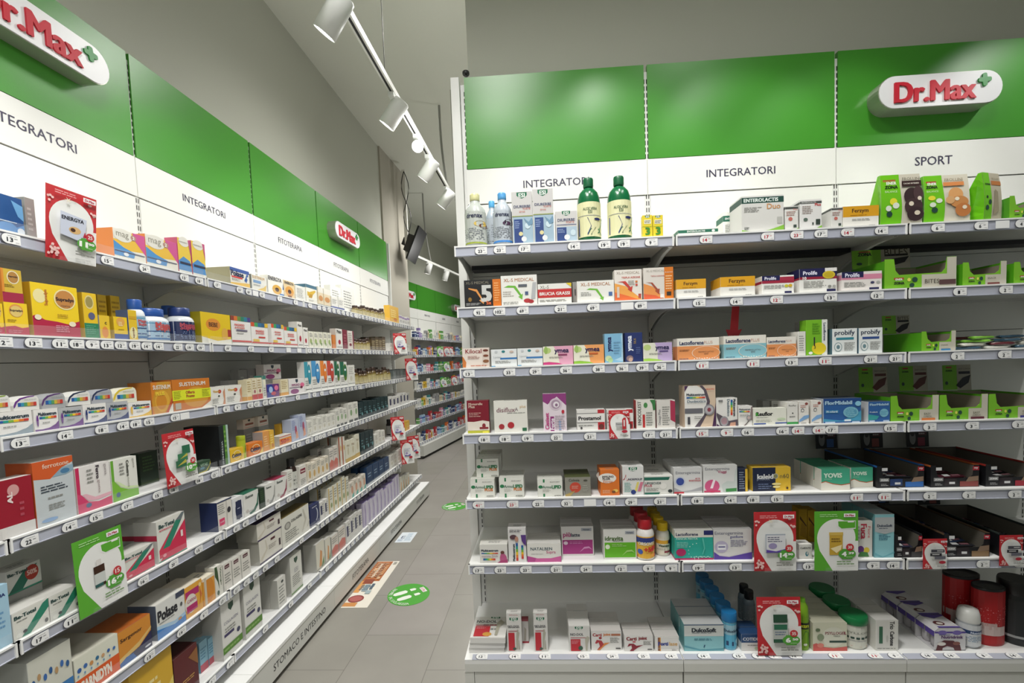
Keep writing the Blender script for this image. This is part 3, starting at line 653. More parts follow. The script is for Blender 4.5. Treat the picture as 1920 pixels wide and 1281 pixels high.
(6, 'box', 'w_rd', 1.2983, -0.2939, 0.0, 0.114, 0.1678, 0.08, 1, 'white carton with pale red foot, second of two'),
]
LTAGS = [[[], [(0.082, '13'), (0.392, '15'), (0.553, '24'), (0.759, '13'), (0.849, '18')], [(0.07, '17'), (0.239, '19'), (0.314, '18'), (0.375, ''), (0.434, '13'), (0.612, '7'), (0.795, '9')], [(0.081, '9'), (0.211, '9'), (0.284, '9'), (0.364, '17'), (0.443, '5'), (0.523, '8'), (0.611, '24'), (0.692, '9'), (0.763, '29'), (0.854, '6')], [(0.04, '28'), (0.116, '22'), (0.206, '18'), (0.278, '25'), (0.341, '24'), (0.431, '20'), (0.52, '23'), (0.596, '22'), (0.672, '24'), (0.754, '12'), (0.835, '14')], [(0.098, '15'), (0.173, '8'), (0.24, '23'), (0.316, '7'), (0.382, '9'), (0.462, '11'), (0.531, '22'), (0.621, '14'), (0.697, '29'), (0.786, '12'), (0.85, '8')]],
 [[], [(0.035, '12'), (0.117, '13'), (0.197, '11'), (0.252, '18'), (0.307, '9'), (0.362, '13'), (0.417, '12'), (0.477, '19'), (0.532, '14'), (0.59, '14'), (0.692, '22'), (0.759, '19'), (0.827, '19')], [(0.114, '19'), (0.299, '11'), (0.488, '9'), (0.676, ''), (0.804, '')], [(0.035, '9'), (0.102, '9'), (0.164, '9'), (0.244, '9'), (0.346, '9'), (0.426, '10'), (0.518, '13'), (0.58, '16'), (0.671, '5'), (0.736, '17'), (0.81, '11')], [(0.087, '10'), (0.17, '16'), (0.245, '19'), (0.327, '28'), (0.403, '22'), (0.469, '5'), (0.555, '14'), (0.646, '27'), (0.723, '5'), (0.812, '13')], [(0.069, '15'), (0.157, '12'), (0.232, '26'), (0.306, '8'), (0.389, '22'), (0.455, '25'), (0.53, '24'), (0.614, '20'), (0.696, '20'), (0.772, '12'), (0.837, '13')]],
 [[], [(0.054, '13'), (0.187, '14'), (0.314, '18'), (0.398, '14'), (0.453, '18'), (0.514, '15'), (0.647, '15'), (0.702, '')], [(0.07, '8'), (0.156, '9'), (0.261, '12'), (0.317, '12'), (0.396, '17'), (0.453, '9'), (0.524, '9'), (0.579, '16'), (0.747, '9')], [(0.064, '9'), (0.173, '9'), (0.315, '9'), (0.395, '13'), (0.462, '13'), (0.541, '23'), (0.617, '12'), (0.689, '16'), (0.77, '25'), (0.85, '10')], [(0.11, '15'), (0.177, '12'), (0.247, '6'), (0.324, '8'), (0.388, '9'), (0.459, '24'), (0.525, '7'), (0.591, '19'), (0.67, '9'), (0.735, '20'), (0.814, '19')], [(0.063, '20'), (0.14, '13'), (0.222, '27'), (0.307, '26'), (0.373, '14'), (0.456, '24'), (0.525, '5'), (0.597, '13'), (0.667, '15'), (0.742, '14'), (0.82, '11')]],
 [[], [(0.054, '22'), (0.174, '14'), (0.266, '15'), (0.388, '17'), (0.527, '15'), (0.609, '18'), (0.756, '18'), (0.856, '12')], [(0.05, '28'), (0.153, '8'), (0.246, '8'), (0.342, '9'), (0.413, '5'), (0.478, '5'), (0.546, '5'), (0.66, '12'), (0.724, '9'), (0.832, '9')], [(0.056, '9'), (0.111, '9'), (0.166, '9'), (0.246, '15'), (0.311, '8'), (0.381, '5'), (0.46, '24'), (0.549, '14'), (0.618, '28'), (0.682, '25'), (0.745, '12'), (0.821, '22')], [(0.07, '6'), (0.149, '10'), (0.223, '6'), (0.294, '29'), (0.373, '12'), (0.44, '6'), (0.525, '21'), (0.596, '22'), (0.669, '19'), (0.732, '28'), (0.814, '5')], [(0.074, '10'), (0.139, '12'), (0.225, '19'), (0.298, '6'), (0.369, '28'), (0.445, '9'), (0.516, '21'), (0.598, '5'), (0.677, '23'), (0.763, '5'), (0.839, '10')]],
 [[], [(0.057, '17'), (0.152, '11'), (0.429, '16'), (0.578, '20'), (0.721, '15'), (0.846, '14')], [(0.081, '32'), (0.154, '42'), (0.268, '28'), (0.448, '9'), (0.568, '9'), (0.667, '9'), (0.733, '9'), (0.829, '9')], [(0.048, '9'), (0.127, '9'), (0.207, '19'), (0.285, '6'), (0.373, '13'), (0.456, '12'), (0.524, '28'), (0.594, '13'), (0.675, '17'), (0.743, '15'), (0.816, '5')], [(0.063, '11'), (0.143, '29'), (0.206, '26'), (0.293, '22'), (0.383, '28'), (0.473, '24'), (0.541, '6'), (0.605, '18'), (0.672, '23'), (0.759, '7'), (0.837, '23')], [(0.08, '14'), (0.149, '17'), (0.226, '27'), (0.3, '16'), (0.374, '23'), (0.443, '18'), (0.51, '14'), (0.583, '26'), (0.665, '26'), (0.73, '9'), (0.811, '16')]],
 [[], [(0.429, '13'), (0.591, '19'), (0.723, '9'), (0.847, '17')], [(0.049, '21'), (0.129, '24'), (0.206, '24'), (0.293, '26'), (0.407, '9'), (0.682, '9')], [(0.064, '9'), (0.136, '9'), (0.212, '9'), (0.337, '9'), (0.417, '8'), (0.481, '11'), (0.554, '14'), (0.631, '12'), (0.705, '21'), (0.782, '12')], [(0.06, '12'), (0.144, '17'), (0.214, '6'), (0.302, '25'), (0.37, '23'), (0.441, '14'), (0.519, '14'), (0.599, '23'), (0.661, '19'), (0.731, '5'), (0.818, '19')], [(0.076, '7'), (0.143, '14'), (0.22, '23'), (0.303, '12'), (0.383, '18'), (0.462, '16'), (0.545, '6'), (0.635, '19'), (0.719, '6'), (0.807, '12')]],
 [[], [(0.741, '7'), (0.865, '7')], [(0.256, '19'), (0.517, '24'), (0.744, '24')], [(0.094, '9'), (0.222, '9'), (0.294, '9'), (0.378, '9'), (0.457, '9'), (0.537, '15'), (0.628, '25'), (0.714, '20'), (0.788, '6')], [(0.04, '20'), (0.116, '19'), (0.192, '13'), (0.265, '25'), (0.345, '7'), (0.428, '20'), (0.505, '23'), (0.593, '10'), (0.669, '10'), (0.752, '7'), (0.825, '24')], [(0.079, '10'), (0.148, '19'), (0.217, '10'), (0.292, '15'), (0.375, '16'), (0.458, '8'), (0.548, '14'), (0.618, '15'), (0.702, '9'), (0.786, '6')]]]
LFILL = [
(0, 'pill', 'brown', 1.833, 2.185, 0.093, 4),
(0, 'pill', 'brown', 2.213, 2.604, 0.116, 4),
(0, 'box', 'w_bl', 3.053, 3.453, 0.107, 4),
(1, 'pill', 'brown', 1.755, 2.139, 0.113, 5),
(1, 'box', 'brownbx', 2.153, 2.539, 0.136, 4),
(1, 'box', 'w_line', 2.656, 3.399, 0.086, 5),
(2, 'pill', 'brown', 1.735, 2.693, 0.138, 9),
(2, 'box', 'dkgrey', 2.728, 3.346, 0.102, 5),
(3, 'box', 'w_line', 0.884, 1.306, 0.119, 6),
(3, 'box', 'w_leaf', 1.315, 1.52, 0.136, 3),
(3, 'box', 'w_leaf', 1.541, 1.75, 0.171, 2),
(3, 'box', 'tealdk', 1.761, 2.526, 0.15, 7),
(3, 'box', 'w_nv', 2.559, 3.293, 0.133, 6),
(4, 'box', 'w_or2', 0.846, 1.158, 0.132, 5),
(4, 'box', 'w_rd', 1.167, 1.311, 0.189, 2),
(4, 'box', 'rust', 1.33, 1.447, 0.224, 2),
(4, 'box', 'creamg', 1.457, 1.741, 0.185, 3),
(4, 'box', 'tealdk', 1.764, 2.071, 0.181, 3),
(4, 'box', 'w_line', 2.099, 2.38, 0.14, 3),
(4, 'pill', 'darkp', 2.682, 2.906, 0.171, 2),
(4, 'box', 'yellow_c', 2.946, 3.239, 0.122, 2),
(5, 'box', 'w_gold', 1.119, 1.477, 0.216, 5),
(5, 'box', 'w_skin', 1.487, 1.83, 0.139, 4),
(5, 'box', 'bluenv', 1.855, 2.461, 0.16, 4),
(5, 'box', 'w_line', 2.494, 3.185, 0.16, 6),
(6, 'box', 'w_nv', 1.381, 1.709, 0.184, 4),
(6, 'box', 'lav', 1.733, 2.743, 0.213, 10),
(6, 'box', 'w_or', 2.762, 3.128, 0.162, 4),
]

# ------------------------------------------------------------------ the room
def struct(name, x0, x1, y0, y1, z0, z1, m):
    b = MB(); b.box(x0, x1, y0, y1, z0, z1, m)
    return tag(b.build(name), kind='structure')


PLAST = mat('#b6b7aa', 0.85, 0, 'plaster')
PLAST2 = mat('#aaa598', 0.85, 0, 'plaster')
struct('floor', -6, 5, -2.5, 14, -0.1, 0, mat('#9a968f', 0.38, 0, 'floor'))
struct('ceiling', -6, 5, -2.5, 14, 4.4, 4.5, mat('#d2d3c8', 0.85, 0, 'plaster'))
struct('wall_left', -2.15, -1.96, -2.5, 5.83, 0, 4.4, PLAST)
b = MB()
b.prism([(-2.15, 5.831), (-1.94, 5.831), (-1.91, 6.72), (-2.15, 6.72)], 'z', 0, 4.4, PLAST2)
tag(b.build('wall_pilaster'), kind='structure')
struct('wall_right', -0.335, 5, 2.47, 2.62, 0, 4.4, PLAST)
b = MB()
b.box(-0.6, 6.5, 0.07, 0.2, 0, 4.4, PLAST)
tag(b.build('wall_back', None, U['F']), kind='structure')
struct('wall_end', -6, 5, 13.8, 13.95, 0, 4.4, PLAST)

PANEL = mat('#e4e4df', 0.55, 0, 'panel')
GREENM = mat('#3f8c28', 0.3, 0, 'panel')
METAL = mat('#dcdcd8', 0.4)
SLOT = mat('#1b1b1b', 0.8)
RAIL = mat('#b4b7c4', 0.22)
WHITEM = mat('#ececea', 0.4)
CLEAR = mat('#ffffff', 0.1, 0, 'clear')
FRONTM = mat('#d6d6d0', 0.5, 0, 'panel')
ORDB = {'R': ['left', 'middle', 'right'], 'L': ['nearest', 'second', 'third', 'fourth', 'fifth', 'sixth', 'farthest'],
        'F': ['nearest', 'second', 'third', 'farthest']}


def face_F(x0, z0, w, h, y, flip=1):
    return lambda u, v, l: (x0 + u * w, y - 0.0004 * l * flip, z0 + v * h)


def upright(x, ztop, z0, parent, M, yoff=0.0, both=True):
    b = MB()
    b.box(x - 0.0125, x + 0.0125, 0.002, 0.05, 0, ztop, METAL)
    z = z0 + 0.02
    while z < ztop - 0.03:
        for s in ((-0.0055, 0.0055) if both else (0.0055,)):
            b.poly([(x + s - 0.002, 0.001, z), (x + s + 0.002, 0.001, z), (x + s + 0.002, 0.001, z + 0.022), (x + s - 0.002, 0.001, z + 0.022)], SLOT)
        z += 0.0325
    return b.build('upright', parent)


def bay(un, i, x0, ztop, zg, zb, title, base, tw, titleY=None, seams=(), z0=0, last=False, end=False):
    M = U[un]
    r = empty('wall_bay', M @ TR(x0, 0),
              f"{ORDB[un][i]} bay of the {UNITN[un]} shelving: white back panels under a green header", 'shelving bay', f'{UNITN[un]} shelving bays')
    w = 0.9
    g = 0.0135
    # back panels
    b = MB()
    zs = [z0] + list(seams) + [zb - 0.004]
    for a, c in zip(zs, zs[1:]):
        b.box(g, w - g, 0.0, 0.02, a + 0.0015, c - 0.0015, PANEL)
    b.box(g, w - g, 0.012, 0.03, z0, zb, mat('#70706c', 0.8))
    b.build('back_panel', r)
    b = MB(); b.box(0.002, w - 0.002, -0.004, 0.018, zb, zg - 0.002, PANEL)
    h = zg - zb
    if title:
        b.art([('T', title, 0.5, 0.0, tw, '#34304a', None, 0.008)], lambda u, v, l: (0.5 * w + (u - 0.5) * w * 1.0, -0.0045 - 0.0003 * l, (titleY or zb + h * 0.42) - z0 * 0 + v), w, 1.0)
    b.build('title_panel', r)
    b = MB(); b.box(g * 0.6, w - g * 0.6, -0.006, 0.018, zg, ztop, GREENM)
    b.build('header_panel', r)
    upright(0, ztop - 0.03, z0, r, M, both=not (end and i == 0))
    if last:
        upright(w, ztop - 0.03, z0, r, M)
    return r


def price_tag(parent, x, y, z, s, red=False, slope=0.0, blank=False, scale=1.0):
    k = ('tag', s, red, blank, scale)
    if k not in TAGS:
        b = MB()
        W, H = 0.05 * scale, 0.029 * scale
        c = '#efefee'
        if blank:
            b.box(-W / 2, W / 2, -0.0012, 0, -H / 2, H / 2, mat(c, 0.4))
        else:
            pts = [(-W / 2 + H * 0.5 * (1 - math.sin(t)), H * 0.5 * math.cos(t)) for t in [math.pi * (0.02 + 0.96 * j / 8) for j in range(9)]]
            pts = [(W / 2, H / 2)] + pts + [(W / 2, -H / 2)]
            b.prism(pts[::-1], 'y', -0.0015, 0, mat(c, 0.4))
            b.prism([(p[0] * 1.05 - 0.001, p[1] * 1.06) for p in pts[1:-1]][::-1], 'y', -0.001, 0, mat('#55565e', 0.4))
            F = lambda u, v, l: (-W / 2 + u * W, -0.0016 - 0.0002 * l, -H / 2 + v * H)
            col = '#b8203a' if red else '#20242c'
            b.art([('T', s, 0.42, 0.42, 0.17 * len(s), col, 0.42, 0.03), ('G', 0.66, 0.5, 0.88, 0.62, 1, col), ('G', 0.3, 0.78, 0.8, 0.86, 1, '#8a8a90'),
                   ('G', 0.72, 0.16, 0.95, 0.24, 1, '#8a8a90')], F, W, H)
        o = b.build('price_tag', parent)
        TAGS[k] = o
    else:
        o = TAGS[k].copy(); COL.objects.link(o); o.parent = parent
    o.location = (x, y, z)
    o.rotation_euler = (slope, 0, 0)
    return o


TAGS = {}


def bracket(x, yf, z, parent, depth_drop=0.12):
    b = MB()
    pts = [(-0.001, z - 0.002), (-0.001, z - 0.105)]
    L = -yf * 0.86
    for j in range(0, 9):
        t = j / 8
        pts.append((-0.001 - L * (0.1 + 0.9 * t), z - 0.03 - 0.065 * (1 - t) ** 2.2))
    pts.append((-0.001 - L, z - 0.002))
    b.prism(pts, 'x', x - 0.0015, x + 0.0015, METAL)
    return b.build('bracket', parent)


def shelf(un, i, k, x0, z, yf, tags, w=0.9, clear=False, lamp=False, name='display_shelf', rh=0.038, slope=0.0):
    """board top on z; the price rail hangs in front of the board on local y = yf"""
    M = U[un]
    r = empty(name, M @ TR(x0, 0, z),
              f"{ORD[k]} shelf of the {ORDB[un][i]} bay in the {UNITN[un]} shelving, with grey price rail", 'shelf', f'{UNITN[un]} shelves')
    g = 0.004
    b = MB()
    b.box(g, w - g, yf + 0.008, -0.002, -0.006, 0, WHITEM)
    b.box(g, w - g, yf + 0.008, yf + 0.028, -0.03, -0.006, METAL)
    b.box(g + .02, w - g - .02, yf + 0.05, -0.05, -0.022, -0.006, METAL)
    b.box(g, w - g, -0.03, -0.002, -0.03, -0.006, METAL)
    b.build('board', r)
    if lamp:
        b = MB()
        b.box(0.03, w - 0.03, -0.16, -0.075, -0.042, -0.022, mat('#26262a', 0.7))
        b.build('light_channel', r)
    b = MB()
    b.prism([(yf + 0.010, 0.002), (yf - 0.002, 0.002), (yf - 0.004, -0.004), (yf - 0.001, -0.005), (yf - 0.001, -rh + 0.004), (yf - 0.004, -rh + 0.003), (yf - 0.003, -rh), (yf + 0.010, -rh)],
            'x', g, w - g, RAIL)
    b.box(g, w - g, yf - 0.0045, yf + 0.010, -0.003, 0.003, WHITEM)
    b.box(g, g + 0.006, yf - 0.006, yf + 0.007, -rh, 0.003, WHITEM)
    b.box(w - g - 0.006, w - g, yf - 0.006, yf + 0.007, -rh, 0.003, WHITEM)
    b.build('price_rail', r)
    if clear:
        b = MB()
        b.box(g + .003, w - g - .003, yf + 0.0035, yf + 0.0048, 0.0032, 0.036, CLEAR)
        b.build('clear_riser', r)
    if z > 0.35:
        bracket(g + 0.004, yf, -0.004, r)
        bracket(w - g - 0.004, yf, -0.004, r)
    for t in tags:
        price_tag(r, t[0], yf - 0.0052, -rh / 2 - 0.001 + (t[3] if len(t) > 3 else 0), t[1], red=(len(t) > 2 and t[2] == 1), blank=(t[1] == ''))
    return r


def stadium(w, h, n=14):
    r = h / 2
    p = [(w / 2 - r + r * math.sin(a), r * math.cos(a)) for a in [math.pi * j / n for j in range(n + 1)]]
    p += [(-w / 2 + r - r * math.sin(a), -r * math.cos(a)) for a in [math.pi * j / n for j in range(n + 1)]]
    return p


def logo_ops(u, v, w, asp=1.0):
    return [('T', 'Dr.Max', u, v, w, '#c61f35', None, 0.035)]


def plus_poly(cx, cz, r, n=0.36):
    p = []
    for q in range(4):
        a = q * R90 + 0.05
        for dx, dy in ((n, n), (n * 0.85, 0.9), (n * 0.45, 1.0), (-n * 0.45, 1.0), (-n * 0.85, 0.9)):
            # arm pointing along +y rotated by a
            x, y = dx, dy
            p.append((cx + r * (x * math.cos(a) - y * math.sin(a)), cz + r * (x * math.sin(a) + y * math.cos(a))))
    return p


def logo_sign(un, x, z, w, h, label):
    r = empty('logo_sign', U[un] @ TR(x, -0.006, z), label, 'sign', 'pharmacy logo signs')
    b = MB(); b.prism(stadium(w, h), 'y', -0.075, 0.002, mat('#a8a99c', 0.3, 0.6))
    b.build('housing', r)
    b = MB(); b.prism(stadium(w - 0.006, h - 0.006), 'y', -0.079, -0.0755, mat('#e8e8ea', 0.3))
    b.build('face_plate', r)
    b = MB()
    cu = bpy.data.curves.new('t', 'FONT')
    cu.body = 'Dr.Max'; cu.resolution_u = 4; cu.extrude = 0.02
    o = bpy.data.objects.new('t', cu)
    me = bpy.data.meshes.new_from_object(o)
    xs = [v.co.x for v in me.vertices]; ys = [v.co.y for v in me.vertices]
    sc = 0.64 * w / (max(xs) - min(xs)); cx, cy = (max(xs) + min(xs)) / 2, (max(ys) + min(ys)) / 2
    for q, (bx, by) in enumerate([(0, 0), (-.022, .012), (.022, -.012), (-.022, -.012), (.022, .012), (-.04, 0), (.04, 0)]):
        b.mesh([((v.co.x - cx + bx) * sc - 0.05 * w, -0.0825 - v.co.z * 0.17 - q * .00012, (v.co.y - cy + by) * sc * 1.1 - 0.006) for v in me.vertices], [tuple(p.vertices) for p in me.polygons], mat('#c41c30', 0.5))
    bpy.data.objects.remove(o); bpy.data.curves.remove(cu); bpy.data.meshes.remove(me)
    b.build('lettering', r)
    b = MB(); b.prism(plus_poly(0.345 * w, 0.19 * h, 0.19 * h), 'y', -0.086, -0.079, mat('#2c8a3c', 0.4))
    b.build('plus_emblem', r)
    return r


# ---- right shelving
for i, t in enumerate(['INTEGRATORI', 'INTEGRATORI', 'SPORT', '']):
    if i < 3:
        bay('R', i, 0.9 * i, 3.1096, 2.6628, 2.4908, t, None, {'INTEGRATORI': 0.365, 'SPORT': 0.19}[t], 2.574, (1.056, 1.756, 2.126), 0.37, last=(i == 2), end=True)
b = MB()
b.box(-0.055, -0.014, -0.03, 0.05, 0, 3.10, METAL)
e = tag(b.build('end_post', None, U['R']), 'tall white post closing the left end of the right shelving', 'post')
e = empty('clamp_knob', U['R'] @ TR(0.012, 0.05, 3.135), 'small black screw knob on top of the right shelving', 'knob')
b = MB(); b.lathe([(0.016, 0.02), (0.018, 0.024), (0.018, 0.034), (0.014, 0.038)], mat('#2a2a2a', 0.4)); b.build('knob_head', e)
b = MB(); b.lathe([(0.006, -0.03), (0.006, 0.02)], mat('#3a3a3a', 0.4), 10); b.build('stem', e)
for k, z in enumerate(ZR[:6]):
    for i in range(3):
        shelf('R', i, k, 0.9 * i, z, -0.451, RTAGS[k][i], lamp=(k == 0), rh=0.040)
for i in range(3):
    r = empty('base_cabinet', U['R'] @ TR(0.9 * i, 0), f"{ORDB['R'][i]} white base cabinet under the right shelving", 'cabinet', 'right base cabinets')
    x0, w = (-0.03 if i == 0 else 0.0), 0.9
    b = MB(); b.box(x0 + .002, w - .001, -0.467, -0.032, 0.395, 0.4144, WHITEM); b.box(max(x0, -.014) + .002, w - .001, -0.032, 0.0, 0.395, 0.4144, WHITEM)
    b.box(x0 + .002, w - .001, -0.467, -0.45, 0.36, 0.395, FRONTM)
    b.build('cabinet_top', r)
    b = MB(); b.box(max(x0, -.014) + .002, w - .001, -0.44, 0.0, 0.06, 0.395, FRONTM); b.build('carcass', r)
    b = MB(); b.box((0.012 if i == 0 else 0.003), w - .003, -0.462, -0.4405, 0.07, 0.355, FRONTM); b.build('drawer_front', r)
    if i == 0:
        b = MB(); b.box(-0.03, 0.01, -0.464, -0.4405, 0.0, 0.3595, FRONTM); b.build('end_panel', r)
    b = MB(); b.box(.01, w - .005, -0.40, -0.02, 0.0, 0.06, mat('#50504e', 0.7)); b.build('kick_board', r)
    b = MB(); b.prism([(-0.468, 0.4146), (-0.468, 0.4155), (-0.437, 0.4195), (-0.437, 0.4146)], 'x', 0.004, 0.896, RAIL)
    b.build('price_rail', r)
    for t in RTAGS[6][i]:
        o = price_tag(r, t[0], -0.4525, 0.4188, t[1], red=(len(t) > 2 and t[2] == 1))
        o.rotation_euler = (-1.44, 0, 0)
logo_sign('R', 2.213, 2.862, 0.545, 0.148, "white Dr. pharmacy logo sign on the right shelving's green header".replace('Dr. ', ''))

# ---- left shelving
LT = {0: 'INTEGRATORI', 1: 'INTEGRATORI', 2: 'FITOTERAPIA', 3: 'FITOTERAPIA', 4: 'FITOTERAPIA', -1: 'INTEGRATORI'}
for j, i in enumerate(range(-2, 4)):
    x0 = 0.9 * i
    # title: the bay that starts at x0
    t = {-2: '', -1: 'INTEGRATORI', 0: 'INTEGRATORI', 1: 'FITOTERAPIA', 2: 'FITOTERAPIA', 3: 'FITOTERAPIA'}[i]
    bay('L', j, x0, 3.1977, 2.7234, 2.5377, t, None, 0.37, 2.632, (0.9, 1.755, 2.126), 0.18, last=(i == 3))
    b = MB()
for k, z in enumerate(ZL):
    for j, i in enumerate(range(-2, 4)):
        shelf('L', j, k, 0.9 * i, z, -0.307, LTAGS[k][j], clear=True, rh=0.040)
for j, i in enumerate(range(-2, 4)):
    t = ['', '', 'STOMACO E INTESTINO', 'FITOTERAPIA', 'FITOTERAPIA', 'FITOTERAPIA'][j]
    r = empty('plinth', U['L'] @ TR(0.9 * i, 0), f"{ORDB['L'][j]} white plinth section at the foot of the left wall shelving", 'plinth', 'left plinth sections')
    b = MB(); b.box(0.001, 0.899, -0.403, -0.003, 0.165, 0.182, mat('#f0f0ee', 0.45)); b.build('plinth_top', r)
    b = MB(); b.box(0.0015, 0.8985, -0.400, -0.38, 0.03, 0.165, FRONTM)
    if t:
        b.art([('T', t, 0.52, 0.48, 0.66 if 'STOM' in t else 0.36, '#2c2c30', None)], face_F(0, 0.03, 0.9, 0.135, -0.400), 0.9, 0.135)
    b.build('plinth_front', r)
    b = MB(); b.box(0.001, 0.899, -0.37, -0.003, 0.0, 0.165, mat('#3a3a38', 0.8)); b.build('kick_board', r)
logo_sign('L', -0.465, 2.985, 0.56, 0.152, 'large white logo sign, nearest of the two on the left wall')
logo_sign('L', 2.26, 2.935, 0.56, 0.15, 'small white logo sign far down the left wall shelving')
b = MB()
b.box(3.618, 3.64, -0.03, 0.05, 0, 3.19, METAL)
tag(b.build('end_post', None, U['L']), 'white post at the far end of the left wall shelving', 'post')

# ---- distant shelving
for i in range(4):
    bay('F', i, 0.9 * i, 3.1977, 2.7234, 2.5377, ['', 'PRIMI PASSI', 'IGIENE', 'IGIENE'][i], None, 0.3 if i == 1 else 0.2, 2.632, (), 0.18)
for k, z in enumerate(ZL):
    for i in range(4):
        shelf('F', i, k, 0.9 * i, z, -0.32, [(0.07 + 0.1 * q, '8') for q in range(8)], rh=0.045)
for i in range(4):
    r = empty('plinth', U['F'] @ TR(0.9 * i, 0), f"{ORDB['F'][i]} plinth section under the distant shelving", 'plinth', 'distant plinth sections')
    b = MB(); b.box(0.001, 0.899, -0.40, -0.003, 0.05, 0.234, FRONTM); b.build('plinth_front', r)
    b = MB(); b.box(0.001, 0.899, -0.37, -0.003, 0.0, 0.05, mat('#3a3a38', 0.8)); b.build('kick_board', r)
logo_sign('F', 0.42, 2.93, 0.5, 0.16, 'logo sign on the distant green header, by the pilaster')
logo_sign('F', 3.0, 2.93, 0.5, 0.16, 'logo sign on the distant header, beside the right shelving')


# ------------------------------------------------------------------ ceiling lamps, cables, screen
def track(M, L, label):
    r = empty('lamp_track', M, label, 'lamp track', 'lamp tracks')
    b = MB(); b.box(0, L, -0.017, 0.017, -0.017, 0.017, mat('#d8d8d2', 0.4)); b.build('rail_body', r)
    b = MB(); b.box(0.01, L - 0.01, -0.006, 0.006, -0.0185, -0.0165, SLOT); b.build('contact_groove', r)
    return r


def lamp(loc, aim, label, size=1.0):
    """track spotlight: adapter on the rail at loc, drum aimed at the point aim"""
    r = empty('track_spotlight', Matrix.Translation(loc), label, 'spotlight', 'spotlights on the ceiling tracks')
    s = size
    wm = mat('#dedfdb', 0.4)
    b = MB(); b.box(-0.016, 0.016, -0.07 * s, 0.07 * s, -0.045, -0.0195, wm); b.build('adapter', r)
    c = Vector((0, 0, -0.10 * s))
    b = MB(); b.tube([(0, 0, -0.04), (0, 0, -0.10 * s)], 0.009, wm); b.lathe([(0.03 * s, -0.012), (0.034 * s, 0), (0.03 * s, 0.012)], wm, 16, c=(0, 0, -0.07 * s)); b.build('swivel', r)
    d = (Vector(aim) - (Vector(loc) + c)).normalized()
    q = d.to_track_quat('Z', 'Y').to_matrix().to_4x4()
    M = Matrix.Translation(c) @ q
    b = MB(); b.lathe([(0.040 * s, -0.075 * s), (0.048 * s, -0.068 * s), (0.050 * s, -0.02 * s), (0.050 * s, 0.095 * s), (0.046 * s, 0.095 * s), (0.046 * s, 0.085 * s)], wm, 28); b.build('drum', r, M)
    b = MB(); b.poly([(0.046 * s * math.cos(t * math.pi / 12), 0.046 * s * math.sin(t * math.pi / 12), 0.088 * s) for t in range(24)], mat('#ffffff', 0.4, 0, 'glow')); b.build('lens', r, M)
    return r


track(TR(-0.83, 0.2, 3.3, R90), 4.4, 'long white lamp track running down the aisle')
LAMPS = [(2.02, (-2.3, 2.3, 1.4)), (2.82, (-2.3, 3.0, 1.4)), (3.66, (-2.3, 3.9, 1.4)), (4.32, (-2.3, 4.5, 1.4))]
LL = ['largest white drum spotlight, nearest on the long track', 'second white drum spotlight along the long track', 'drum spotlight beside the glaring lamp on the long track',
      'last drum spotlight at the far end of the long track']
for (y, a), l in zip(LAMPS, LL):
    lamp((-0.83, y, 3.3), a, l)
lamp((-0.83, 3.32, 3.3), (0.0, 0.15, 1.75), 'glaring spotlight on the long track, turned to the viewer', 0.8)
a = (-1.86, 7.0, 3.3)
track(TR(-1.86, 7.0, 3.3, math.radians(79)), 3.4, 'short lamp track hung beyond the pilaster')
for q, l in zip((0.45, 1.15, 2.0), ('first', 'second', 'third')):
    x, y = -1.86 + q * math.cos(math.radians(79)), 7.0 + q * math.sin(math.radians(79))
    lamp((x, y, 3.3), (x - 0.6, y + 0.1, 1.5), f'{l} small spotlight on the far lamp track')
for a, c, l in [((-1.0, 5.0, 4.39), (-0.87, 4.72, 3.34), 'grey flexible conduit hanging above the long track'), ((-1.83, 7.5, 4.39), (-1.76, 7.55, 3.33), 'grey flexible conduit above the far track')]:
    a, c = Vector(a), Vector(c)
    b = MB()
    b.tube([Vector((a.x + (c.x - a.x) * (t / 9) ** 2.5, a.y + (c.y - a.y) * (t / 9) ** 2.5, a.z + (c.z - a.z) * t / 9)) for t in range(10)], 0.012, mat('#8e8e88', 0.5))
    tag(b.build('cable_conduit'), l, 'conduit', 'ceiling conduits')
for x, y, l in [(-0.83, 2.66, 'thin steel wire holding the long lamp track near its middle'), (-0.83, 4.75, 'thin steel wire beside the grey conduit')]:
    b = MB(); b.tube([(x, y, 3.315), (x, y, 4.4)], 0.0022, mat('#6a6a64', 0.4), 6)
    tag(b.build('suspension_wire'), l, 'wire', 'lamp track wires')
# the screen seen edge on, with its bracket and looping cables
r = empty('wall_screen', Matrix.Translation((-1.69, 6.42, 3.31)) @ Matrix.Rotation(R90, 4, 'Z'), 'thin black screen hung at a tilt on the pilaster', 'screen')
MT = Matrix.Rotation(math.radians(24), 4, 'X')
b = MB(); b.box(-0.2, 0.2, -0.018, 0.006, -0.23, 0.23, mat('#17171a', 0.3)); b.build('display_panel', r, MT)
b = MB(); b.box(-0.11, 0.11, 0.0065, 0.11, -0.13, 0.10, mat('#2c2a28', 0.6)); b.box(-0.03, 0.03, 0.09, 0.19, -0.06, 0.04, mat('#1c1c1c', 0.5)); b.build('wall_mount', r, MT)
b = MB()
p0, p1 = Vector((-1.79, 6.34, 4.28)), Vector((-1.76, 6.34, 3.38))
for s in (1, -1):
    b.tube([p0.lerp(p1, t / 12) + Vector((s * 0.05 * math.sin(t / 12 * math.pi * 2.2), 0, 0)) for t in range(13)], 0.0055, mat('#2a2a28', 0.5), 6)
tag(b.build('hanging_cable'), 'pair of dark looping cables above the black screen', 'cable')
b = MB(); b.box(-1.835, -1.79, 6.38, 6.42, 3.12, 4.32, mat('#d4d2ca', 0.5))
tag(b.build('cable_duct'), 'pale vertical cable duct at the edge of the pilaster', 'cable duct')


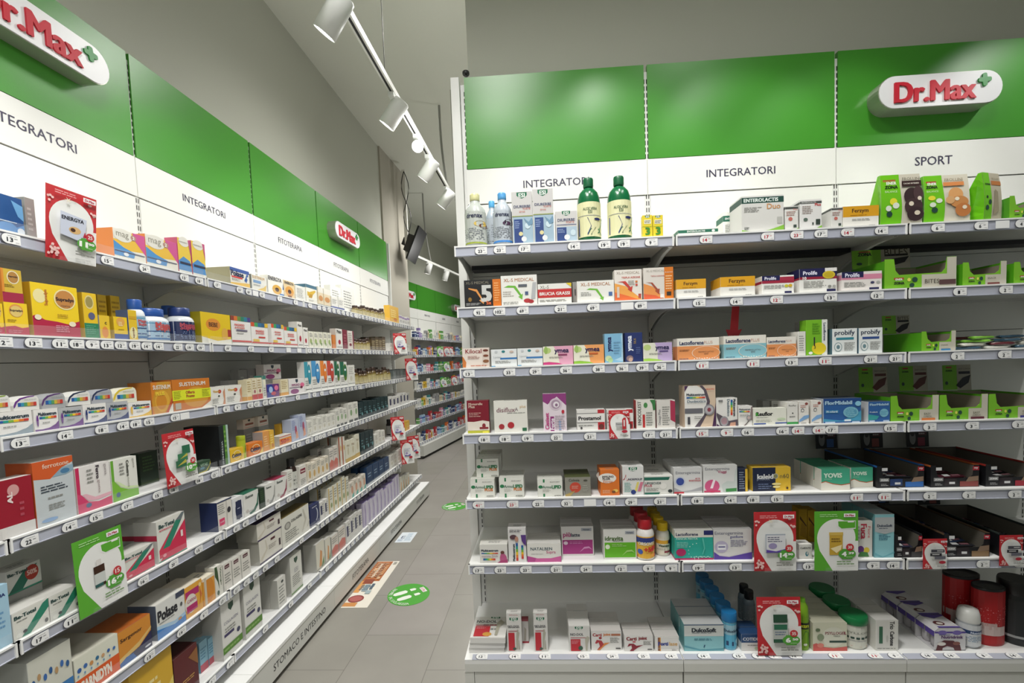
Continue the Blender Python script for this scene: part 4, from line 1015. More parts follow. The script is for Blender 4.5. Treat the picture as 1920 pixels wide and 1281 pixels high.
# ------------------------------------------------------------------ stickers on the floor
def oval_sticker(x, y, rx, ry, rz, label):
    b = MB()
    b.lathe([(1, 0.0005), (1, 0.0015)], mat('#46a02e', 0.45), 40, rx, ry)
    F = lambda u, v, l: ((u - 0.5) * 2 * rx, (v - 0.5) * 2 * ry, 0.0017 + 0.0004 * l)
    w = '#e6ebe0'
    ops = []
    for s in (0.36, 0.62):
        ops += [('P', [(s - .07, .20), (s - .085, .35), (s - .07, .5), (s + .0, .53), (s + .06, .49), (s + .07, .34), (s + .05, .20), (s, .16)], w),
                ('P', [(s - .06, .60), (s - .05, .72), (s + .01, .75), (s + .05, .71), (s + .045, .60)], w)]
    ops += [('R', 0.38, 0.82, 0.62, 0.93, '#ececec'), ('T', 'Dr.Max', 0.5, 0.875, 0.19, '#c0213a', 0.08)]
    b.art(ops, F, 2 * rx, 2 * ry)
    st = 'SEMPRE IN SICUREZZA'
    for q, ch in enumerate(st):
        if ch == ' ': continue
        an = math.radians(205 + q * 130 / (len(st) - 1))
        vs, fs, tx, ty = text_mesh(ch, 0.02)
        sc = 0.036
        ca, sa = math.cos(an + R90), math.sin(an + R90)
        cx, cy = 0.86 * rx * math.cos(an), 0.86 * ry * math.sin(an)
        b.mesh([(cx + (a * ca - c * sa) * sc, cy + (a * sa + c * ca) * sc, 0.0026) for a, c in vs], fs, w)
    tag(b.build('floor_sticker', None, TR(x, y, 0, rz)), label, 'floor sticker', 'green floor stickers')


oval_sticker(-1.045, 3.28, 0.165, 0.15, -0.95, 'green oval floor sticker with white footprints, the nearer one')
oval_sticker(-1.095, 5.31, 0.15, 0.145, -0.95, 'farther green floor sticker at the end of the aisle')
b = MB()
b.box(-1.468, -1.315, 4.255, 4.51, 0.0004, 0.0016, mat('#dfe6ec', 0.4))
F = lambda u, v, l: (-1.468 + u * .153, 4.255 + v * .255, 0.0017 + 0.0003 * l)
b.art([('T', 'E', .32, .5, .25, '#4a5a78'), ('G', .5, .15, .9, .9, 7, '#9fb8cc'), ('G', .1, .1, .45, .3, 2, '#7f98b4')], F, .153, .255)
tag(b.build('floor_sticker'), 'small white paper notice stuck on the floor', 'floor sticker')
b = MB()
x0, x1, y0, y1 = -1.478, -1.288, 3.10, 3.845
b.box(x0, x1, y0, y1, 0.0004, 0.0016, mat('#e9e3d6', 0.35))
F = lambda u, v, l: (x0 + u * (x1 - x0), y0 + v * (y1 - y0), 0.0017 + 0.0003 * l)
b.art([('R', 0, .52, .72, .99, '#b0683a'), ('R', 0, .02, .5, .09, '#c98a4c'), ('R', 0, .28, .22, .52, '#d89a56'), ('E', .32, .16, .3, .07, '#8c3c3c'), ('E', .32, .16, .24, .05, '#b0605c'),
       ('R', .1, .46, .5, .56, '#8f4630'), ('R', .25, .6, .36, .93, '#e8dccc'), ('R', .42, .6, .5, .95, '#7a3c28'), ('R', .55, .66, .68, .9, '#c48a5c'),
       ('R', .3, .3, .5, .44, '#8fa0a8'), ('R', .55, .34, .66, .46, '#4f6070'), ('R', .5, .25, .7, .32, '#9fb0b4'), ('G', .15, .32, .6, .44, 4, '#6a7c86'),
       ('E', .2, .78, .08, .03, '#e0b080'), ('E', .6, .58, .08, .02, '#e8c49a'), ('G', .8, .9, .95, .97, 3, '#6a6a60'), ('G', .1, .6, .7, .95, 9, '#d8b08c')], F, x1 - x0, y1 - y0)
tag(b.build('floor_sticker'), 'long printed advert of brown pictures on the floor by the plinth', 'floor sticker')

# ------------------------------------------------------------------ printed artwork of the packs
W1, W2, GR, DK = '#eeede6', '#e2e1da', '#8d8d88', '#2a2a30'
DE = {}


def T(s, u, v, w, c=DK, h=None, b=0.0, r=0): return ('T', s, u, v, w, c, h, b, r)
def R(a, b, c, d, col): return ('R', a, b, c, d, col)
def E(u, v, a, b, c): return ('E', u, v, a, b, c)
def P(pts, c): return ('P', pts, c)
def G(a, b, c, d, n=3, col=GR): return ('G', a, b, c, d, n, col)
def wave(v0, v1, c, n=8, bot=0.0):
    """a swoosh from height v0 at the left to v1 at the right, filled down to bot"""
    return P([(0, bot), (1, bot)] + [(1 - i / n, v1 + (v0 - v1) * (i / n) - 0.10 * math.sin(math.pi * i / n)) for i in range(n + 1)], c)


RB = ['#2a5aa0', '#2a9a8a', '#7fb040', '#e8c030', '#e07830', '#c83a34']
def rainbow(u0, v0, u1, v1): return [R(u0 + (u1 - u0) * i / 6, v0, u0 + (u1 - u0) * (i + 1) / 6, v1, c) for i, c in enumerate(RB)]
def rainbow_v(u0, v0, u1, v1): return [R(u0, v0 + (v1 - v0) * i / 6, u1, v0 + (v1 - v0) * (i + 1) / 6, c) for i, c in enumerate(RB[::-1])]
def de(k, base, *ops, **kw): DE[k] = (base, list(ops), kw)
def crest(u, v, w, h, c='#1f6b4c'): return [P([(u - w / 2, v + h / 2), (u - w / 2, v), (u - w / 3, v - h / 4), (u, v - h / 2), (u + w / 3, v - h / 4), (u + w / 2, v), (u + w / 2, v + h / 2)], c), T('ESI', u, v + h * .02, w * .62, '#e8f0e8', None, .03)]


de('drenax_y', '#b9beb8', T('drenax', .5, .88, .3, '#2f3550', None, .03), E(.62, .62, .13, .09, '#d8b95a'), E(.7, .56, .12, .07, '#6a3a2a'), G(.25, .12, .75, .5, 7, '#70757c'), R(0, 0, 1, .05, '#9aa83c'))
de('drenax_b', '#b4bcc4', T('drenax', .5, .88, .3, '#2f3550', None, .03), E(.68, .64, .14, .09, '#2c2036'), E(.6, .6, .09, .06, '#4a2c4a'), G(.25, .12, .75, .5, 7, '#70757c'), R(0, 0, 1, .06, '#3f86d0'))
de('drenax_b2', '#b4bcc4', G(.2, .12, .8, .8, 9, '#70757c'))
de('diu_tall', '#c6c4c2', *crest(.5, .93, .5, .12), T('DIURERBE', .5, .72, .82, '#2b3560', None, .02), T('FORTE', .72, .675, .36, '#c04a38'), T('drink', .5, .625, .3, '#c06a58'), R(0, .53, 1, .545, '#8a9a4a'),
   R(.04, .02, 1, .52, '#9db6c6'), R(.08, .03, .5, .48, '#27427e'), G(.12, .3, .4, .45, 4, '#8ea2c8'), E(.4, .2, .1, .04, '#d8cf9a'), E(.55, .1, .13, .05, '#dfe2e4'), E(.75, .35, .14, .06, '#c8dbe4'), P([(.55, .5), (.8, .42), (.95, .5), (1, .45), (1, .38), (.8, .34)], '#6f93ac'))
de('diu_small', '#cbc9c7', *crest(.5, .93, .38, .16), T('DIURERBE', .5, .72, .8, '#2b3560', None, .02), T('FORTE', .68, .64, .36, '#c04a38'), R(.06, .56, .96, .575, '#27427e'),
   R(.06, .03, .97, .5, '#a9bfce'), R(.06, .03, .5, .48, '#27427e'), G(.1, .3, .44, .44, 3, '#8ea2c8'), E(.52, .16, .13, .09, '#dfe2e4'), E(.8, .3, .12, .1, '#c8dbe4'))
de('aloe', '#e4e2b4', T('ALOE VERA', .5, .8, .3, '#2f5a3c', None, .02), T('ESI', .5, .71, .08, '#2f5a3c', None, .02), R(.2, .6, .8, .61, '#27427e'), P([(.22, .05), (.22, .55), (.45, .55), (.52, .3), (.45, .05)], '#27387a'), E(.66, .5, .08, .035, '#232c6a'),
   P([(.45, .08), (.5, .22), (.8, .55), (.85, .5), (.7, .2), (.8, .05)], '#5d8a5a'), P([(.5, .05), (.6, .25), (.82, .45), (.7, .1)], '#1f5a3a'))
de('yel_esi', '#e4cf2c', *crest(.5, .93, .5, .12), R(.15, .62, .85, .8, '#f0ecd0'), G(.2, .64, .8, .78, 2, DK), T('3', .5, .3, .5, '#3f8a2c', None, .06), R(0, .5, 1, .52, '#a8b030'))
de('ent_flat', W1, R(0, .45, 1, .92, '#2b6b55'), T('ENTEROLACTIS', .45, .68, .45, '#e8efe9', None, .03), E(.88, .66, .04, .2, '#e8efe9'), top='#e8ebe4')
de('ent_s', W1, R(0, .68, 1, .88, '#2b6b55'), T('ENTEROLACTIS', .6, .78, 1.0, '#f0f4f0', None, .04), G(.1, .3, .8, .58, 5, '#9a9a94'))
de('ent_duo', '#d4d3cf', R(0, .8, 1, .96, '#23493f'), T('ENTEROLACTIS', .46, .88, .82, '#dfe8e2', None, .04), T('Duo', .76, .7, .32, '#c9925e', None, .02), G(.06, .55, .5, .7, 4, '#8a8a86'), R(.84, .22, .96, .4, '#b6b6b0'), wave(.08, .18, '#7fb43e'), G(.06, .08, .2, .16, 2, '#26342c'))
de('ent_p', '#d9d8d4', R(0, .88, 1, .97, '#4a4f4c'), T('Plus', .78, .86, .3, '#c25a50'), G(.1, .6, .8, .8, 3, '#a0766a'), E(.4, .48, .16, .08, '#c06a60'), wave(.03, .12, '#7fb43e'), R(.62, .12, .86, .24, '#3c4a44'))
de('ent_p2', '#dedddb', R(0, .86, 1, .94, '#4a4f4c'), T('Plus', .82, .82, .28, '#c23a3a', None, .03), T('ENTEROLACTIS', .4, .9, .66, '#e8e8e4'), G(.1, .52, .6, .8, 5, '#9a8a84'), E(.25, .34, .1, .06, '#5a6a60'), wave(.04, .14, '#7fb43e'), R(.72, .16, .92, .34, '#35413a'), R(.55, .16, .62, .24, '#35413a'))
de('ferz', '#ebe9e2', R(0, .5, 1, 1, '#dba01e'), T('Ferzym', .48, .76, .46, '#4b2d1e', None, .02), G(.2, .54, .85, .6, 1, '#b07818'), G(.25, .3, .8, .42, 2, '#a8a8a8'), G(.72, .05, .95, .1, 1, '#777'))
de('bag_choc', '#cdc7b6', P([(0, 0), (.52, 0), (.50, .4), (.46, .8), (.49, 1), (0, 1)], '#6fc01e'), R(.06, .86, .38, .9, '#b04038'), T('ENER', .27, .83, .25, '#f0f4e8', None, .04), T('ZONA', .26, .75, .32, '#20301c', None, .05), T('BALANCE', .25, .66, .3, '#d8ecc0'), E(.3, .46, .09, .07, '#e6dc3c'), E(.36, .38, .08, .06, '#dfe8d8'), E(.18, .33, .07, .055, '#dfe8d8'), E(.2, .22, .07, .055, '#24463c'),
   T('FROLLINI', .76, .9, .44, '#6a6a5c'), R(.52, .75, 1, .86, '#3a2626'), T('CACAO INTENSO', .75, .805, .38, '#e4dcd0', None, .03), E(.75, .55, .2, .17, '#3a2a2c'), E(.78, .35, .22, .16, '#453234'), E(.9, .6, .12, .15, '#4c383a'), E(.82, .2, .2, .14, '#3c2a2e'), E(.72, .4, .06, .045, '#e4d8c4'), E(.86, .22, .07, .045, '#e4d8c4'), E(.92, .5, .05, .04, '#e4d8c4'))
de('bag_or', '#d3cdbc', P([(0, 0), (.46, 0), (.44, .4), (.36, .7), (.36, 1), (0, 1)], '#6fc01e'), R(.05, .84, .28, .88, '#b04038'), T('ENER', .18, .82, .2, '#f0f4e8', None, .04), T('ZONA', .17, .75, .26, '#20301c', None, .05), T('BALANCE', .18, .66, .26, '#d8ecc0'), E(.16, .52, .08, .05, '#e6dc3c'), E(.32, .46, .07, .05, '#dfe8d8'), E(.18, .38, .07, .05, '#dfe8d8'), E(.22, .27, .07, .055, '#24463c'),
   T('FROLLINI', .66, .89, .4, '#8a7a5c'), R(.42, .76, .88, .84, '#d98a4e'), E(.68, .58, .16, .14, '#d9a066'), E(.75, .42, .2, .12, '#c98a50'), E(.83, .25, .17, .14, '#c47c44'), E(.7, .48, .05, .04, '#f0e4cc'), E(.86, .3, .05, .04, '#f0e4cc'), E(.55, .46, .1, .08, '#d8a874'))
de('bag_beige', '#b9b19c', P([(0, 0), (.42, 0), (.42, 1), (0, 1)], '#5eb01c'), R(.45, .74, 1, .83, '#b8743e'), T('FROLLINI', .7, .88, .4, '#8a7f66'), T('ZONA', .22, .75, .3, '#20301c', None, .04), E(.15, .48, .05, .03, '#1f3320'), E(.3, .38, .08, .05, '#24463c'), E(.14, .26, .09, .05, '#24463c'), P([(.5, .1), (.8, .2), (.75, .6), (.6, .65)], '#9a9078'))
de('xls_black', '#17171a', T('XL-S MEDICAL', .37, .9, .64, '#8a8474'), T('5', .6, .5, .3, '#c9c9c6', .56, .06), P([(.12, .72), (.35, .66), (.5, .3), (.56, .36), (.52, .12), (.4, .26), (.45, .3), (.32, .58), (.12, .68)], '#d9924c'), E(.15, .3, .05, .08, '#8a6a30'), T('5x', .66, .16, .14, '#d8683a', None, .04), G(.04, .08, .45, .18, 2, '#aaa'), R(.78, 0, 1, 1, '#d2711c'), G(.82, .2, .97, .9, 8, '#f0b070'))
de('xls_w', '#e6e5df', T('XL-S MEDICAL', .5, .85, .84, '#b0764e', None, .01), P([(.08, .62), (.35, .6), (.52, .32), (.47, .3), (.58, .2), (.6, .4), (.56, .36), (.4, .66), (.2, .68)], '#6db43a'), G(.05, .3, .35, .5, 3, '#aaa49a'), P([(.82, .2), (.94, .22), (.98, .75), (.88, .75)], '#b4b6b8'), E(.72, .16, .1, .07, '#b03438'), E(.82, .13, .08, .06, '#a02830'), R(.66, .35, .75, .46, '#4a5a80'), R(.48, .62, .72, .7, '#5a6068'), G(.05, .05, .5, .15, 2))
de('brucia', '#e6e5df', T('XL-S', .2, .84, .26, '#7a746c'), R(0, .33, 1, .74, '#c13030'), T('BRUCIA GRASSI', .5, .52, .9, '#f2ece8', None, .03), P([(.84, 1), (1, 1), (1, .8)], '#e2c62c'), G(.05, .12, .9, .24, 2))
de('xls_w2', '#e6e5df', T('XL-S MEDICAL', .5, .84, .8, '#b0764e', None, .01), P([(.25, .6), (.5, .56), (.65, .2), (.6, .2), (.7, .08), (.72, .26), (.69, .24), (.55, .62), (.35, .66)], '#6db43a'), G(.1, .3, .4, .5, 3), R(.85, .28, .95, .46, '#4a6aa0'))
de('xls_o', '#e2dcd4', T('XL-S MEDICAL', .5, .9, .84, '#9a8a7a'), T('TRIPLA AZIONE', .6, .75, .68, '#c0453a', None, .02), P([(0, 0), (1, 0), (1, .04), (.7, .25), (.4, .48), (0, .58)], '#e8a24c'), P([(0, 0), (1, 0), (.5, .16), (0, .3)], '#de6a34'), P([(.1, .62), (.3, .6), (.52, .4), (.47, .38), (.62, .28), (.66, .48), (.58, .44), (.4, .64)], '#c23a30'), R(.76, .58, .84, .64, '#c8743c'), R(.76, .48, .84, .54, '#c84a3c'), R(.86, .08, .96, .22, '#b04838'), G(.5, .5, .74, .66, 3), R(.08, .12, .17, .46, '#d8c8b8'))
de('xls_o2', '#d8d2ca', T('XL-S MEDICAL', .4, .9, .6, '#9a948a'), T('TRIPLA AZIONE', .47, .74, .46, '#b8655a', None, .02), P([(0, 0), (.7, 0), (.6, .14), (.3, .42), (0, .52)], '#e0904c'), P([(0, 0), (.7, 0), (.4, .14), (0, .2)], '#d9603a'), P([(.08, .56), (.25, .52), (.42, .3), (.38, .28), (.52, .16), (.54, .34), (.47, .34), (.3, .54)], '#a04a34'), R(.7, 0, 1, 1, '#d2741c'), T('Bodymind', .85, .84, .24, '#f0e4d4'), G(.74, .3, .96, .76, 6, '#f0c898'), R(.77, .12, .92, .24, '#3a3024'), R(.55, .06, .68, .17, '#e8e4e0'))
de('prol_s', '#ecebe6', R(0, .7, .56, 1, '#20204e'), R(0, .6, 1, .74, '#a02840'), R(.56, .72, 1, .92, '#a83048'), T('Prolife', .26, .86, .36, '#eef', None, .03), G(.06, .3, .7, .52, 3), E(.76, .44, .06, .08, '#c8c43c'), E(.88, .45, .06, .08, '#d8b030'), R(.7, .06, .92, .16, '#20204e'), top='#e4e3de')
de('prol_l', '#ecebe6', R(0, .64, 1, 1, '#20204e'), R(0, .56, 1, .66, '#98263e'), R(.68, .86, 1, 1, '#e8e6e2'), T('Prolife', .28, .82, .38, '#eef', None, .03), T('10', .13, .61, .1, '#fff', None, .03), E(.78, .72, .17, .16, '#d9c23a'), E(.78, .72, .13, .11, '#c8ae28'), G(.1, .2, .8, .5, 5), E(.8, .25, .05, .05, GR), E(.92, .25, .05, .05, '#b0b0ac'), R(.72, .04, .96, .14, '#20204e'))
de('prol_p', '#e8e2de', R(0, .6, 1, .86, '#d88aa4'), R(0, .7, .54, 1, '#20204e'), T('Prolife', .26, .83, .36, '#eef', None, .03), G(.06, .2, .6, .48, 4), E(.76, .42, .05, .06, '#3a3a60'), E(.9, .42, .05, .07, '#b0b0ac'), R(.68, .06, .92, .16, '#20204e'))
de('kilocal', '#e4d8ce', T('Kilocal', .42, .84, .6, '#8c2c30', None, .02), P([(0, .05), (.12, .05), (.14, .3), (.04, .55), (0, .6)], '#c9783c'), R(.74, .1, 1, .96, '#d8c8bc'), E(.87, .86, .1, .06, '#6a3428'), E(.87, .6, .1, .06, '#7a4430'), E(.87, .33, .11, .08, '#8a5a3c'), G(.2, .45, .66, .62, 3, '#b0847c'), G(.3, .08, .9, .16, 1, '#c06a50'))
de('lipo_b', '#dfe2e2', R(.35, .42, 1, .52, '#3a78b4'), E(.48, .86, .07, .07, '#2a7a80'), G(.15, .2, .8, .36, 3), T('Lipoten', .24, .55, .3, '#9aa0a4'), E(.2, .86, .06, .06, '#c4c8cc'), E(.8, .84, .08, .06, '#c8b4a8'), R(0, 0, .15, .08, '#5a9ac0'))
for k, a, b, c in (('ymea_p', '#e0a4bc', '#c03a78', '#8a3a60'), ('ymea_o', '#e8a060', '#8aba3c', '#c0602c')):
    de(k, a, P([(0, 0), (.55, 0), (.5, .6), (.35, 1), (0, 1)], '#e4e2d0'), E(.14, .78, .13, .16, '#b8cc80'), E(.1, .8, .06, .2, '#98b860'), T('ymea', .62, .7, .48, '#262050', None, .03), R(.5, .5, .8, .58, c), G(.2, .36, .7, .46, 2), P([(0, 0), (.7, 0), (.5, .12), (.2, .18), (0, .16)], b))
de('ymea_v', '#b8a4cc', P([(0, 0), (.5, 0), (.5, .6), (.4, 1), (0, 1)], '#dcdccc'), E(.14, .76, .13, .16, '#b8cc80'), T('ymea', .66, .68, .48, '#262050', None, .03), R(.56, .5, .86, .58, '#5a4a80'), G(.2, .36, .7, .46, 2), P([(0, 0), (.75, 0), (.5, .12), (.2, .18), (0, .16)], '#9ac44c'))
de('ymea_lb', '#7fb4d4', T('ymea', .32, .64, .5, '#1e2a5a', None, .04, 1), P([(.5, .1), (.9, .2), (.95, .6), (.9, .9), (1, 1), (1, .05)], '#a8cce0'), E(.2, .16, .18, .1, '#c8d8a8'), E(.3, .1, .14, .08, '#a8c890'), G(.5, .3, .85, .75, 5, '#6a9cc0'))
de('ymea_n', '#1f2f66', T('ymea', .32, .64, .52, '#dfe4f0', None, .04, 1), T('SILK', .56, .72, .2, '#a08858', None, .02, 1), E(.25, .14, .2, .1, '#8a7478'), E(.3, .1, .12, .07, '#c0a090'), G(.62, .28, .9, .52, 4, '#5a6aa0'))
for k, a in (('lact_o', '#e0935a'), ('lact_b', '#86bcc8'), ('lact_o2', '#e0935a')):
    de(k, '#e6e2d8', R(0, 0, 1, .64, a), T('Lactoflorene', .34, .79, .58, '#27305a', None, .03), T('PLUS', .74, .79, .2, '#d0a898'), G(.04, .69, .8, .72, 1, '#60647a'), G(.05, .4, .3, .5, 2, '#805030'), E(.68, .32, .34, .3, '#ecd8c4'), E(.68, .32, .325, .285, a), T('FERMENTI LATTICI', .68, .36, .36, '#5a4038'), T('VIVI', .68, .27, .1, '#5a4038'), G(.04, .04, .3, .1, 1, '#40506a'), *[E(.4 + .06 * i, .06 + .015 * (i % 3), .012, .02, '#f0e8dc') for i in range(10)])
de('lact_g', '#78b828', R(.74, 0, 1, 1, '#e4e6e0'), T('Lactoflorene', .87, .66, .5, '#27305a', None, .02, -1), E(.6, .2, .34, .17, '#e0cc2c'), T('1', .38, .4, .06, DK), T('3', .4, .24, .08, DK), G(.28, .6, .66, .92, 5, '#5a9820'), E(.2, .08, .1, .04, '#e8e8e0'))
for k, a in (('prob_t', '#3a8898'), ('prob_n', '#34508c')):
    de(k, '#e3e7e6', T('probify', .5, .82, .8, '#26344c', None, .02), R(.16, .57, .86, .66, a), E(.24, .3, .16, .18, '#8aa0a4'), E(.24, .3, .13, .15, '#e3e7e6'), E(.24, .3, .07, .08, '#6a8890'), G(.48, .15, .9, .48, 6), side='#5e7a8a')
de('monur', '#7d1c2c', R(0, 0, 1, .1, '#b8b83c'), P([(0, .1), (1, .1), (1, .36), (.7, .4), (.3, .36), (0, .37)], '#e6dcd0'), T('Monurelle', .4, .9, .64, '#e0c8b8', None, .02), T('Plus', .22, .82, .28, '#e0c8b8', None, .02), G(.08, .5, .7, .65, 3, '#c89890'), E(.75, .24, .08, .07, '#8c3038'), R(.55, .14, .95, .2, '#8c3038'), R(.68, .02, .95, .08, '#e0d850'), side='#6a1a28')
de('disi', '#e2e0d8', T('disiflux', .36, .72, .56, '#8c6a72', None, .02), T('A', .68, .73, .1, '#7a6a70'), T('plus', .87, .8, .17, '#c8a05c'), G(.4, .6, .95, .64, 1), E(.22, .2, .085, .085, '#a4343a'), E(.5, .24, .1, .1, '#b03038'), R(.84, .05, .97, .15, '#2c6a48'))
de('cistiset', '#e0d4dc', P([(0, 1), (0, .8), (.2, .72), (.6, .92), (1, .68), (1, 1)], '#8c3c7a'), E(.55, .72, .28, .16, '#d0c0cc'), E(.55, .72, .2, .12, '#a890a4'), E(.57, .71, .13, .08, '#e4dce2'), E(.58, .7, .06, .04, '#8c6c88'), T('Cistiset', .16, .28, .44, '#c03a80', None, .03, 1), R(.3, 0, .46, .4, '#8c2a72'), T('Forte', .38, .2, .3, '#f0e8f0', None, .03, 1), R(.66, .04, .76, .3, '#88a0c4'), E(.85, .52, .06, .05, '#b83040'), G(.5, .06, .95, .44, 6, '#b8a8b4'))
de('prost', '#dedcd8', R(.74, 0, .98, 1, '#b82c34'), R(0, .4, .99, .82, '#e6e4e0'), T('Prostamol', .45, .6, .8, '#2a2a2e', None, .04), R(0, .82, .74, .85, '#888'), R(0, .38, .74, .41, '#888'), G(.05, .2, .65, .3, 1), E(.15, .13, .04, .06, '#444'), E(.86, .18, .09, .13, '#6a3430'))
de('eno', '#dcdad2', T('ENOCOLEST', .18, .55, .82, '#4a4a48', .17, .02, 1), R(.34, .05, .46, .5, '#b83030'), E(.5, .82, .1, .09, '#4a8a4c'), P([(.72, 1), (1, 1), (1, .66), (.88, .64), (.84, .86)], '#3a7a44'), G(.52, .1, .9, .6, 6), side='#a83434')
de('omega', '#d6d2cc', P([(.74, .3), (1, .2), (1, .95), (.74, 1)], '#a83450'), T('Omega Plus', .16, .4, .55, '#7a7a80', None, .0, 1), G(.3, .1, .7, .8, 9))
de('duo_l', '#d6bfa8', P([(0, 0), (.3, 0), (.62, .3), (.74, .62), (.62, .9), (.4, 1), (0, 1)], '#e6e4e0'), P([(.3, 0), (.48, 0), (.74, .34), (.82, .62), (.7, .9), (.58, 1), (.48, 1), (.62, .88), (.72, .62), (.62, .3)], '#5a505a'), P([(.88, 0), (1, 0), (1, .6), (.95, .3)], '#4a2c50'), P([(0, 1), (0, .86), (.12, 1)], '#4a2c50'), R(0, .34, .58, .46, '#6a6a70'), T('Multicentrum', .36, .79, .6, '#2a3440', None, .04), *rainbow(.06, .7, .66, .735), T('Duobiotico', .38, .63, .6, '#3a5a6c', None, .02), E(.78, .42, .17, .13, '#8a8a90'), E(.78, .42, .13, .1, '#b8b4b8'), E(.78, .42, .06, .05, '#8c4450'), G(.3, .2, .56, .28, 2), R(.08, .08, .16, .26, '#4a4a50'), T('NUOVO', .82, .91, .26, '#c04a34', None, .03))
de('duo_m', '#e4e2de', T('Duobiotico', .58, .66, .6, '#3a5a6c', None, .02, -1), T('Multicentrum', .86, .66, .6, '#2a3440', None, .04, -1), *rainbow_v(.68, .4, .77, .94), P([(.2, 0), (1, 0), (1, .25), (.6, .2), (.4, .32), (0, .5), (0, .4)], '#5a505a'), P([(.6, 0), (.9, 0), (.9, .16), (.66, .14)], '#c89a84'), E(.36, .2, .2, .17, '#9a9a9e'), E(.36, .2, .14, .12, '#a88890'), R(.1, .88, .3, .94, '#777'), P([(0, 0), (.2, 0), (0, .12)], '#4a2c50'))
de('duo_s', '#e4e2de', T('Multicentrum', .45, .84, .8, '#2a3440', .09, .03), *rainbow(.06, .7, .8, .76), G(.1, .5, .7, .6, 2), P([(.3, 0), (.44, 0), (.8, .4), (.9, .95), (1, 1), (1, .3), (.8, .3)], '#8a7a78'), E(.72, .42, .17, .13, '#9a9a9e'), E(.72, .42, .1, .08, '#c8b4b0'))
de('reuf', '#e6e6da', T('Reuflor', .34, .68, .5, '#26282a', None, .045), T('R', .12, .66, .09, '#4aa040', None, .06), G(.1, .44, .5, .5, 1), R(.02, .08, .38, .14, '#3050a0'), R(.66, .1, 1, .16, '#3050a0'), E(.84, .36, .13, .07, '#c8d8b8'), G(.08, .2, .6, .36, 2, '#b8b8ac'))
de('gen_g', '#e2e0da', T('Reuflor', .5, .86, .7, '#444'), R(0, 0, 1, .13, '#3f9a50'), G(.2, .3, .8, .42, 1), E(.5, .52, .06, .03, '#333'))
de('gen_w', '#e4e0da', E(.75, .9, .16, .06, '#8c4a44'), G(.15, .72, .7, .86, 2, '#b87a6c'), E(.35, .62, .16, .08, '#4a4a58'), E(.35, .61, .11, .055, '#e4e0da'), P([(0, .1), (0, .2), (.5, .38), (1, .42), (1, .3), (.5, .2)], '#7fa8d4'), G(.2, .04, .8, .1, 1))
de('flor', '#2e5e9c', P([(0, .2), (.5, .1), (1, .5), (1, .1), (.6, .08), (0, .08)], '#4a9abc'), R(0, .85, 1, 1, '#1f4480'), T('FlorMidabil', .4, .83, .72, '#a8c8dc', .14, .05), R(.05, .42, .4, .54, '#3c86b4'), T('70 miliardi', .22, .48, .3, '#e0ecf0', None, .02), E(.72, .44, .2, .22, '#7cb8cc'), E(.72, .44, .16, .17, '#5a9cbc'), G(.56, .3, .88, .6, 4, '#8cc4d4'), E(.91, .78, .08, .1, '#8cc8e0'), R(.55, .08, .72, .16, '#d8e4ea'), R(.04, .03, .3, .08, '#b0c4dc'), R(.75, .03, .95, .08, '#b0c4dc'), top='#3a4656', side='#b6bcc4')
de('flor_s', '#2e5e9c', T('FlorMidabil', .5, .86, .86, '#a8c8dc', .1, .05), T('70 miliardi', .24, .5, .36, '#e0ecf0', None, .02), P([(0, .1), (.4, .14), (.5, .3), (0, .4)], '#3a9a9c'), E(.72, .45, .2, .2, '#7cb8cc'), G(.56, .34, .88, .56, 3, '#5a9cbc'), R(.04, .04, .3, .1, '#b0c4dc'), R(.68, .04, .95, .1, '#b0c4dc'), top='#3a4656', side='#c6c8cc')
for k, plus in (('armo_p', 1), ('armo', 0)):
    de(k, '#e0e0d8', R(.22, .82, .29, 1, '#2f7a50'), E(.12, .58, .09, .09, '#2f7a50'), T('Armo', .38, .57, .36, '#3c6a54', .15, .02), T('LIPID', .76, .57, .38, '#2f7a50', .17, .05), *([T('PLUS', .76, .42, .34, '#d07a3c', None, .05)] if plus else []), R(.22, 0, .29, .2, '#2f7a50'), G(.5, .82, .9, .88, 1), G(.2, .3, .55, .46, 3, '#b0b0a8'), E(.82, .08, .16, .05, '#c8c8c0'), G(.66, .06, .95, .11, 1, '#555'), top='#c8c8c0')
de('coles', '#8c8a80', E(.4, .48, .22, .27, '#c24a38'), T('Colesia', .36, .86, .42, '#4a4a40', None, .02), G(.26, .4, .54, .58, 3, '#e0a090'), P([(0, .02), (0, .12), (.4, .32), (.2, .04)], '#b0985c'), G(.68, .25, .9, .6, 4, '#b0aea4'), E(.8, .84, .08, .04, '#4a4a40'), top='#4a5030')
de('immuno', '#d9742c', E(.36, .68, .48, .19, '#e8e4dc'), T('IMMUNO', .4, .74, .6, '#3a3430', None, .03), T('FLOR', .32, .66, .4, '#3a3430', None, .03), T('Estrex', .4, .56, .5, '#d06a2c'), E(.78, .2, .14, .06, '#e8c060'), E(.68, .16, .1, .05, '#7a5030'), G(.1, .1, .5, .24, 3, '#f0c098'))
de('normo', '#dcdcda', *crest(.5, .9, .4, .14), P([(.02, .55), (.1, .6), (.16, .74), (.2, .52), (.28, .58), (.28, .56), (.2, .5), (.16, .68), (.1, .56), (.02, .53)], '#b03040'), T('NORMOLIP', .6, .56, .66, '#3a3a4c', None, .03), G(.08, .12, .44, .46, 6, '#7ab0a8'), P([(.55, .14), (.66, .14), (.78, .46), (.68, .46)], '#e0d070'), P([(.7, .14), (.84, .14), (.98, .46), (.84, .46)], '#d07a90'), E(.5, .12, .12, .08, '#2c3c7a'))
